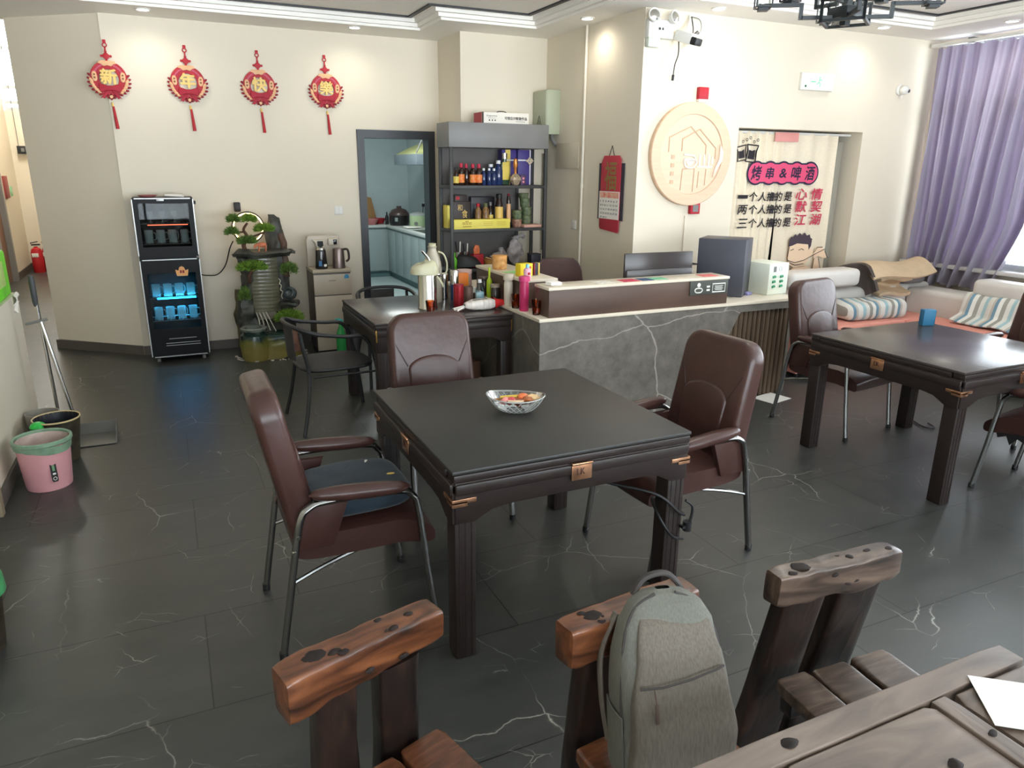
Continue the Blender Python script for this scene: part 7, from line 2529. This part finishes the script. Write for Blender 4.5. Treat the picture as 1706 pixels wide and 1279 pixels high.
# ================================================================ left side: bins, brooms, crate
t = thing('pink_bin', 'pink waste bin with green rimmed liner by the low partition', 'waste bin', (-0.79, 4.68, 0))
MB().lathe([(0, 0), (0.115, 0), (0.118, 0.01), (0.14, 0.28), (0.135, 0.28), (0.112, 0.012), (0, 0.012)], 36).build('bin_wall', mat('pink_plastic', C8(222, 162, 166), 0.4, var=0.03, scale=3), t)
GL = mat('green_clear_liner', C8(130, 160, 134), 0.3, var=0.15, scale=20)
MB().lathe([(0.137, 0.295), (0.145, 0.30), (0.152, 0.295), (0.153, 0.278), (0.146, 0.272), (0.138, 0.275)], 40, closed=True).build('liner_rim', GL, t)
m = MB()
m.grid(lambda u, v: ((0.143 + 0.006 * v) * math.cos(2 * PI * u), (0.143 + 0.006 * v) * math.sin(2 * PI * u), 0.235 + 0.045 * v + 0.012 * math.sin(4 * PI * u)), 40, 4, closed_u=True, thick=0.002)
m.jitter(0.004, 30)
m.build('liner_skirt', GL, t)
MB().lathe([(0.13, 0.285), (0.122, 0.20), (0.105, 0.06), (0, 0.05)], 30, cap=False).build('liner_bag', mat('pale_liner', C8(196, 176, 166), 0.5, var=0.15, scale=14), t)
st = MB().prism([(-0.016, -0.06), (-0.012, -0.07), (0.012, -0.07), (0.016, -0.06), (0.016, 0.04), (-0.016, 0.04)], 0.002, TM(0, 0, 0.13) @ RM(0, 0, 22) @ TM(0, -0.1305, 0) @ RM(-5) @ FACE_Y).build('black_sticker', mat('sticker_black', C8(40, 40, 40), 0.5), t)
X_ = TM(0, 0, 0.13) @ RM(0, 0, 22) @ TM(0, -0.133, 0) @ RM(-5) @ FACE_Y
MB().tube([(0.009 * math.cos(a * PI / 6), -0.05 + 0.009 * math.sin(a * PI / 6), 0) for a in range(12)], 0.0018, 5, closed=True, M=X_).box((0, -0.022, 0), (0.016, 0.01, 0.001), M=X_).build('print', SW, st)
MB().box((0, 0.055, -0.001), (0.032, 0.022, 0.002), M=X_).build('white_label', PAPER, st)
MB().box((0, 0.012, 0), (0.012, 0.034, 0.001), M=X_).build('print', mat('sticker_green', C8(120, 160, 120), 0.5), st)
t = thing('dark_bin', 'dark patterned waste bin with pale rim behind the pink bin', 'waste bin', (-0.765, 5.10, 0))
MB().lathe([(0, 0), (0.095, 0), (0.13, 0.27), (0.126, 0.27), (0.092, 0.01), (0, 0.01)], 32).build('bin_wall', mat('dark_floral', C8(40, 36, 32), 0.4, col2=C8(72, 66, 50), scale=18), t)
MB().lathe([(0.127, 0.272), (0.133, 0.272), (0.133, 0.28), (0.127, 0.28)], 36, closed=True).build('pale_rim', mat('cream_rim', C8(214, 190, 140), 0.4), t)
MB().lathe([(0.127, 0.275), (0.115, 0.2), (0.1, 0.05), (0, 0.05)], 28, cap=False).build('liner_bag', mat('navy_liner', C8(30, 34, 44), 0.4, var=0.2), t)
MB().sphere((-0.09, -0.09, 0.258), (0.045, 0.05, 0.03), 10, 6).build('green_liner_fold', mat('neon_green_film', C8(50, 196, 80), 0.35, var=0.2, scale=20), t)
t = thing('mesh_bin', 'dark mesh waste bin with green liner at the left picture edge', 'waste bin', (-0.842, 3.03, 0))
MB().lathe([(0, 0), (0.09, 0), (0.115, 0.28), (0.111, 0.28), (0.087, 0.01), (0, 0.01)], 30).build('bin_wall', mat('dark_weave', C8(44, 40, 34), 0.5, col2=C8(70, 60, 46), scale=60), t)
MB().lathe([(0.108, 0.30), (0.116, 0.305), (0.122, 0.295), (0.126, 0.235), (0.118, 0.232), (0.112, 0.28)], 30, closed=True).build('liner_rim', mat('green_liner', C8(84, 170, 110), 0.35, var=0.2, scale=16), t)
one(MB().lathe([(0, 0), (0.09, 0), (0.1, 0.24), (0.094, 0.24), (0.085, 0.01), (0, 0.01)], 24), 'grey_pail', mat('grey_pail', C8(150, 146, 136), 0.4), 'small pale grey pail at the partition behind the green liner fold', 'pail', (-0.88, 5.38, 0))
t = thing('broom', 'broom with grey grip and steel stick leaning by the partition end', 'broom', (-0.84, 5.60, 0))
MB().cyl((0.02, 0.0, 0.12), (0.005, 0.0, 0.93), 0.011, n=10).build('stick', CHROME, t)
MB().lathe([(0.011, 0.9), (0.017, 0.93), (0.019, 1.06), (0.014, 1.10), (0, 1.105)], 14).build('grip', DGREY, t)
m = MB()
m.grid(lambda u, v: ((0.02 + (0.025 + 0.115 * (1 - v) ** 1.2) * math.cos(2 * PI * u)), (0.02 + 0.015 * (1 - v)) * math.sin(2 * PI * u), 0.01 + 0.15 * v), 20, 8, closed_u=True)
m.raw([(0.02 + 0.14 * math.cos(2 * PI * i / 20), 0.035 * math.sin(2 * PI * i / 20), 0.01) for i in range(20)], [tuple(range(20))])
m.build('bristle_head', mat('dark_bristle', C8(50, 44, 42), 0.8, var=0.2, scale=40), t)
t = thing('dustpan', 'grey long-handled dustpan beside the dark bin', 'dustpan', (-0.615, 5.42, 0))
m = MB()
m.prism([(-0.13, -0.16), (0.13, -0.16), (0.115, 0.1), (-0.115, 0.1)], 0.004, TM(0.02, 0, 0.004))
m.build('pan_plate', mat('grey_pan', C8(112, 110, 104), 0.4), t)
m = MB()
m.prism([(-0.16, 0.0), (0.1, 0.0), (0.1, 0.09), (0.02, 0.075)], 0.004, TM(-0.105, 0, 0.004) @ RM(0, 0, 90) @ RM(90))
m.prism([(-0.16, 0.0), (0.1, 0.0), (0.1, 0.09), (0.02, 0.075)], 0.004, TM(0.14, 0, 0.004) @ RM(0, 0, 90) @ RM(90))
m.box((0.02, 0.1, 0.045), (0.245, 0.004, 0.085))
m.build('pan_wall', mat('grey_pan'), t)
MB().cyl((-0.1, 0.11, 0.09), (-0.21, 0.16, 0.80), 0.0115, n=10).build('stick', CHROME, t)
MB().cyl((-0.30, 0.165, 0.79), (-0.17, 0.155, 0.815), 0.009, n=8).build('cross_grip', GREY, t)
t = thing('green_crate', 'bright green plastic crate on top of the low partition', 'crate', (-1.07, 5.62, 0.95))
MB().box((0, 0, 0.15), (0.13, 0.5, 0.30), 0.02, 3).build('crate_wall', mat('lime_plastic', C8(112, 226, 20), 0.4, var=0.08, scale=6), t)
MB().box((0.0, -0.02, 0.16), (0.134, 0.28, 0.17), 0.01).build('clear_window', mat('lime_clear', C8(190, 226, 120), 0.3, var=0.15, scale=14), t)
m = MB()
m.grid(lambda u, v: (-0.985 + 0.012 * math.sin(7 * v), 5.76 + 0.13 * u, 0.955 - 0.12 * v * (1 - 0.5 * u) + 0.004), 10, 8, thick=0.003)
m.jitter(0.01, 18)
one(m, 'white_tissue', PAPER, 'white tissue hanging over the partition corner below the green crate', 'tissue', ang=80)
# corridor: extinguishers and wall signs
for i, (x_, y_, lb) in enumerate([(-2.08, 14.86, 'red fire extinguisher with white label in the corridor, left one'), (-1.93, 14.98, 'red fire extinguisher in the corridor, right one half behind the wall corner')]):
    t = thing('fire_extinguisher', lb, 'fire extinguisher', (x_, y_, 0))
    MB().lathe([(0, 0), (0.085, 0), (0.09, 0.02), (0.09, 0.34), (0.07, 0.40), (0.03, 0.425), (0.03, 0.44), (0, 0.44)], 24).build('cylinder', mat('extinguisher_red', C8(190, 36, 44), 0.35, var=0.05), t)
    MB().box((0.01, -0.0, 0.47), (0.12, 0.03, 0.025), 0.005).tube([(-0.05, 0, 0.455), (-0.07, 0, 0.5), (0.04, 0, 0.52)], 0.009, 6).build('valve_lever', BLACK, t)
    MB().box((-0.015, -0.09, 0.3), (0.1, 0.008, 0.065), 0.002).build('white_label', PAPER, t)
t = thing('corridor_sign', 'black hanging direction sign high in the corridor', 'sign', (-2.02, 15.22, 2.02))
MB().cyl((-0.1, 0, 0.06), (-0.1, 0, 2.28), 0.006, n=6).build('hanger', GREY, t)
MB().cyl((0.1, 0, 0.06), (0.1, 0, 2.28), 0.006, n=6).build('hanger', GREY, t)
MB().box((0, 0, 0), (0.26, 0.03, 0.13), 0.004).build('panel', mat('panel_black', C8(40, 42, 44), 0.5), t)
for k in range(2):
    MB().box((-0.05 + 0.08 * k, -0.016, 0), (0.045, 0.003, 0.06)).build('pictogram', GREY if k == 0 else SW, t)
one(MB().box((0, 0, 0), (0.03, 0.28, 0.34), 0.004), 'hydrant_box', mat('dark_red_box', C8(140, 60, 60), 0.5), 'dark red box on the corridor wall beside the grey door frame', 'box', (-2.235, 14.15, 1.44))
one(MB().box((0, 0, 0), (0.012, 0.16, 0.15), 0.002), 'green_notice', mat('green_notice', C8(150, 206, 160), 0.5, var=0.3, scale=16), 'small green and white notice on the corridor wall', 'notice', (-2.244, 14.60, 1.36))

# ================================================================ kitchen seen through the doorway
t = thing('kitchen_cabinets', 'teal L-shaped kitchen base cabinets with pale worktop seen through the doorway', 'kitchen cabinets', (0, 0, 0))
KTOP = mat('kitchen_worktop', C8(186, 190, 186), 0.35, var=0.04)
m = MB()
m.box(*bb(1.15, 3.35, 12.14, 12.68, 0.1, 0.83))
m.box(*bb(3.36, 3.88, 9.6, 12.68, 0.1, 0.83))
m.build('carcass', TEAL, t)
MB().box(*bb(1.15, 3.4, 12.17, 12.66, 0, 0.1)).box(*bb(3.4, 3.86, 9.6, 12.66, 0, 0.1)).build('plinth', mat('plinth_teal', C8(84, 108, 110), 0.5), t)
for k, x0 in enumerate((1.2, 1.74, 2.28, 2.8)):
    MB().box(*bb(x0, x0 + 0.51, 12.118, 12.138, 0.12, 0.80), 0.004).build('door', TEAL, t)
for k in range(6):
    y0 = 9.62 + 0.415 * k
    MB().box(*bb(3.338, 3.358, y0, y0 + 0.405, 0.12, 0.80), 0.004).build('door', TEAL, t)
MB().prism([(1.15, 12.1), (3.32, 12.1), (3.32, 9.58), (3.893, 9.58), (3.893, 12.693), (1.15, 12.693)], 0.04, TM(0, 0, 0.83), 0.005).build('worktop', KTOP, t)
MB().box(*bb(3.42, 3.8, 10.35, 10.95, 0.8705, 0.873)).build('sink_cutout', mat('sink_dark', C8(60, 64, 64), 0.4), t)
t = thing('range_hood', 'grey range hood on the kitchen wall seen through the doorway', 'range hood', (0, 0, 0))
MB().box(*bb(3.28, 3.89, 10.25, 11.35, 1.83, 1.98), 0.008).build('hood_body', mat('hood_grey', C8(140, 150, 158), 0.3, 0.4), t)
MB().prism([(3.30, 1.98), (3.89, 1.98), (3.89, 2.20), (3.60, 2.12)], 1.08, TM(0, 11.34, 0) @ RM(90)).build('slope_cover', mat('hood_yellow_film', C8(176, 178, 120), 0.4), t)
MB().tube([(3.3, 10.3, 1.99), (3.55, 10.3, 2.5), (3.6, 10.3, 2.88)], 0.012, 6).build('stay_wire', GREY, t)
t = thing('rice_cooker', 'pale green rice cooker on the kitchen worktop', 'rice cooker', (3.70, 11.55, 0.871))
MB().lathe([(0, 0), (0.12, 0), (0.135, 0.03), (0.135, 0.18), (0, 0.18)], 26).build('cooker_body', mat('pale_green_enamel', C8(186, 206, 160), 0.4), t)
MB().lathe([(0.138, 0.18), (0.138, 0.2), (0.08, 0.225), (0.02, 0.23), (0, 0.24)], 26).build('lid', KTOP, t)
MB().lathe([(0, 0), (0.03, 0), (0.03, 0.008), (0, 0.008)], 16, M=TM(-0.07, -0.118, 0.06) @ RM(90, 0, -30)).build('dial', GREY, t)
t = thing('pressure_cooker', 'black round electric cooker with domed lid on the kitchen worktop', 'cooker', (3.52, 12.0, 0.871))
MB().lathe([(0, 0), (0.15, 0), (0.165, 0.04), (0.165, 0.16), (0, 0.16)], 26).build('cooker_body', mat('gloss_black', C8(34, 32, 34), 0.2), t)
MB().lathe([(0.17, 0.16), (0.17, 0.18), (0.12, 0.25), (0.04, 0.28), (0.04, 0.31), (0, 0.31)], 26).build('lid', mat('lid_brown', C8(70, 56, 52), 0.3), t)
MB().box((-0.09, -0.145, 0.1), (0.05, 0.01, 0.06), rot=(0, 0, -32)).build('control_panel', CHROME, t)
t = thing('cutting_board', 'wooden cutting board leaning at the kitchen back wall', 'cutting board', (3.05, 12.55, 0.872))
MB().prism([(-0.25, 0), (0.24, 0), (0.16, 0.42), (0.05, 0.45), (-0.25, 0.45)], 0.03, TM(0, 0, 0.0) @ RM(82), 0.006).build('board', mat('board_wood', C8(150, 112, 70), 0.6, var=0.15, scale=6, stretch=(6, 1, 1)), t)
for i, (x_, y_, nm, c_, lb) in enumerate([(3.12, 12.25, 'bowl', C8(190, 120, 120), 'pink bowl on the kitchen worktop below the cutting board'), (3.3, 12.42, 'pan', C8(160, 40, 50), 'red pot beside the black electric cooker')]):
    one(MB().lathe([(0, 0), (0.06, 0), (0.11, 0.09), (0.105, 0.09), (0.055, 0.008), (0, 0.008)], 22), nm, mat('pot_%d' % i, c_, 0.4), lb, nm, (x_, y_, 0.872))
one(MB().lathe([(0, 0), (0.03, 0), (0.03, 0.12), (0.012, 0.16), (0.012, 0.2), (0, 0.2)], 14), 'bottle', BLACK, 'dark bottle standing by the red pot in the kitchen', 'bottle', (3.38, 12.25, 0.872))
m = MB().box((0, 0, 0.01), (0.26, 0.16, 0.02), 0.008)
m.jitter(0.02, 12)
one(m, 'dish_cloth', PAPER, 'white cloth on the kitchen worktop before the rice cooker', 'cloth', (3.52, 11.25, 0.884), ang=80)
t = thing('kitchen_socket', 'wall socket with black plug in the kitchen', 'socket', (3.90, 11.72, 1.2))
MB().box((-0.006, 0, 0), (0.012, 0.2, 0.09), 0.003).build('plate', WHITE, t)
MB().box((-0.03, 0.06, 0), (0.04, 0.05, 0.05), 0.006).tube(smooth_path([(-0.03, 0.06, -0.02), (-0.05, 0.04, -0.15), (-0.06, 0.0, -0.31)], 5), 0.006, 6).build('plug', BLACK, t)

# ================================================================ chandelier
t = thing('chandelier', 'black square-bar chandelier hanging at the top right', 'chandelier', (3.25, 2.98, 2.52))
d = bpy.data.lights.new('lamp_glow', 'POINT')
d.energy, d.color, d.shadow_soft_size = 22, (1.0, 0.96, 0.9), 0.12
o = bpy.data.objects.new('lamp_glow', d)
o.location = (0, 0, 0.32)
o.parent = t
COL.objects.link(o)
CANDLE = mat('candle_glow', (1.0, 0.96, 0.9), 0.5, emit=2.5)
CHB = mat('chandelier_black', C8(40, 44, 46), 0.35, 0.3)
MB().box((0, 0, 0.31), (0.035, 0.035, 0.64)).box((0, 0, 0.05), (0.12, 0.12, 0.05), 0.004).box((0, 0, 0.615), (0.14, 0.14, 0.03), 0.004).build('column', CHB, t)
SHADE = pane_mat('lamp_shade_glass', (0.86, 0.9, 0.88), 1.6)
for k in range(8):
    a = 45 * k + 12
    X_ = RM(0, 0, a)
    z0 = 0.03 if k % 2 else 0.10
    r1, r2 = (0.22, 0.41) if k % 2 else (0.17, 0.33)
    m = MB()
    m.box(((0.05 + r1) / 2, 0, z0), (r1 - 0.05, 0.018, 0.018), M=X_)
    m.box((r1, 0, z0 + 0.03), (0.018, 0.018, 0.078), M=X_)
    m.box(((r1 + r2) / 2, 0, z0 + 0.06), (r2 - r1, 0.018, 0.018), M=X_)
    ar = m.build('arm', CHB, t)
    m = MB()
    s_ = 0.038
    for dx in (-s_, s_):
        for dy in (-s_, s_):
            m.box((r2 + dx, dy, z0 + 0.11), (0.007, 0.007, 0.12), M=X_)
    for zz in (0.052, 0.17):
        for dd in (-s_, s_):
            m.box((r2 + dd, 0, z0 + zz), (0.007, 2 * s_, 0.007), M=X_)
            m.box((r2, dd, z0 + zz), (2 * s_, 0.007, 0.007), M=X_)
    m.box((r2, 0, z0 + 0.05), (0.05, 0.05, 0.03), M=X_)
    cg = m.build('lamp_cage', CHB, ar)
    MB().box((r2, 0, z0 + 0.11), (0.06, 0.06, 0.1), M=X_).build('glass_shade', SHADE, cg)
    MB().cyl((r2 * math.cos(R(a)), r2 * math.sin(R(a)), z0 + 0.06), (r2 * math.cos(R(a)), r2 * math.sin(R(a)), z0 + 0.13), 0.009, n=8).build('lamp_candle', CANDLE, cg)
m = MB()
for k in range(4):
    X_ = RM(0, 0, 90 * k + 34)
    m.box((0.10, 0.0, 0.005), (0.014, 0.2, 0.014), M=X_)
    m.box((0.10, 0.1, 0.05), (0.014, 0.014, 0.1), M=X_)
    m.box((0.10, -0.1, 0.05), (0.014, 0.014, 0.1), M=X_)
    m.box((0.06, 0.1, 0.1), (0.1, 0.014, 0.014), M=X_)
m.build('inner_frame', CHB, t)
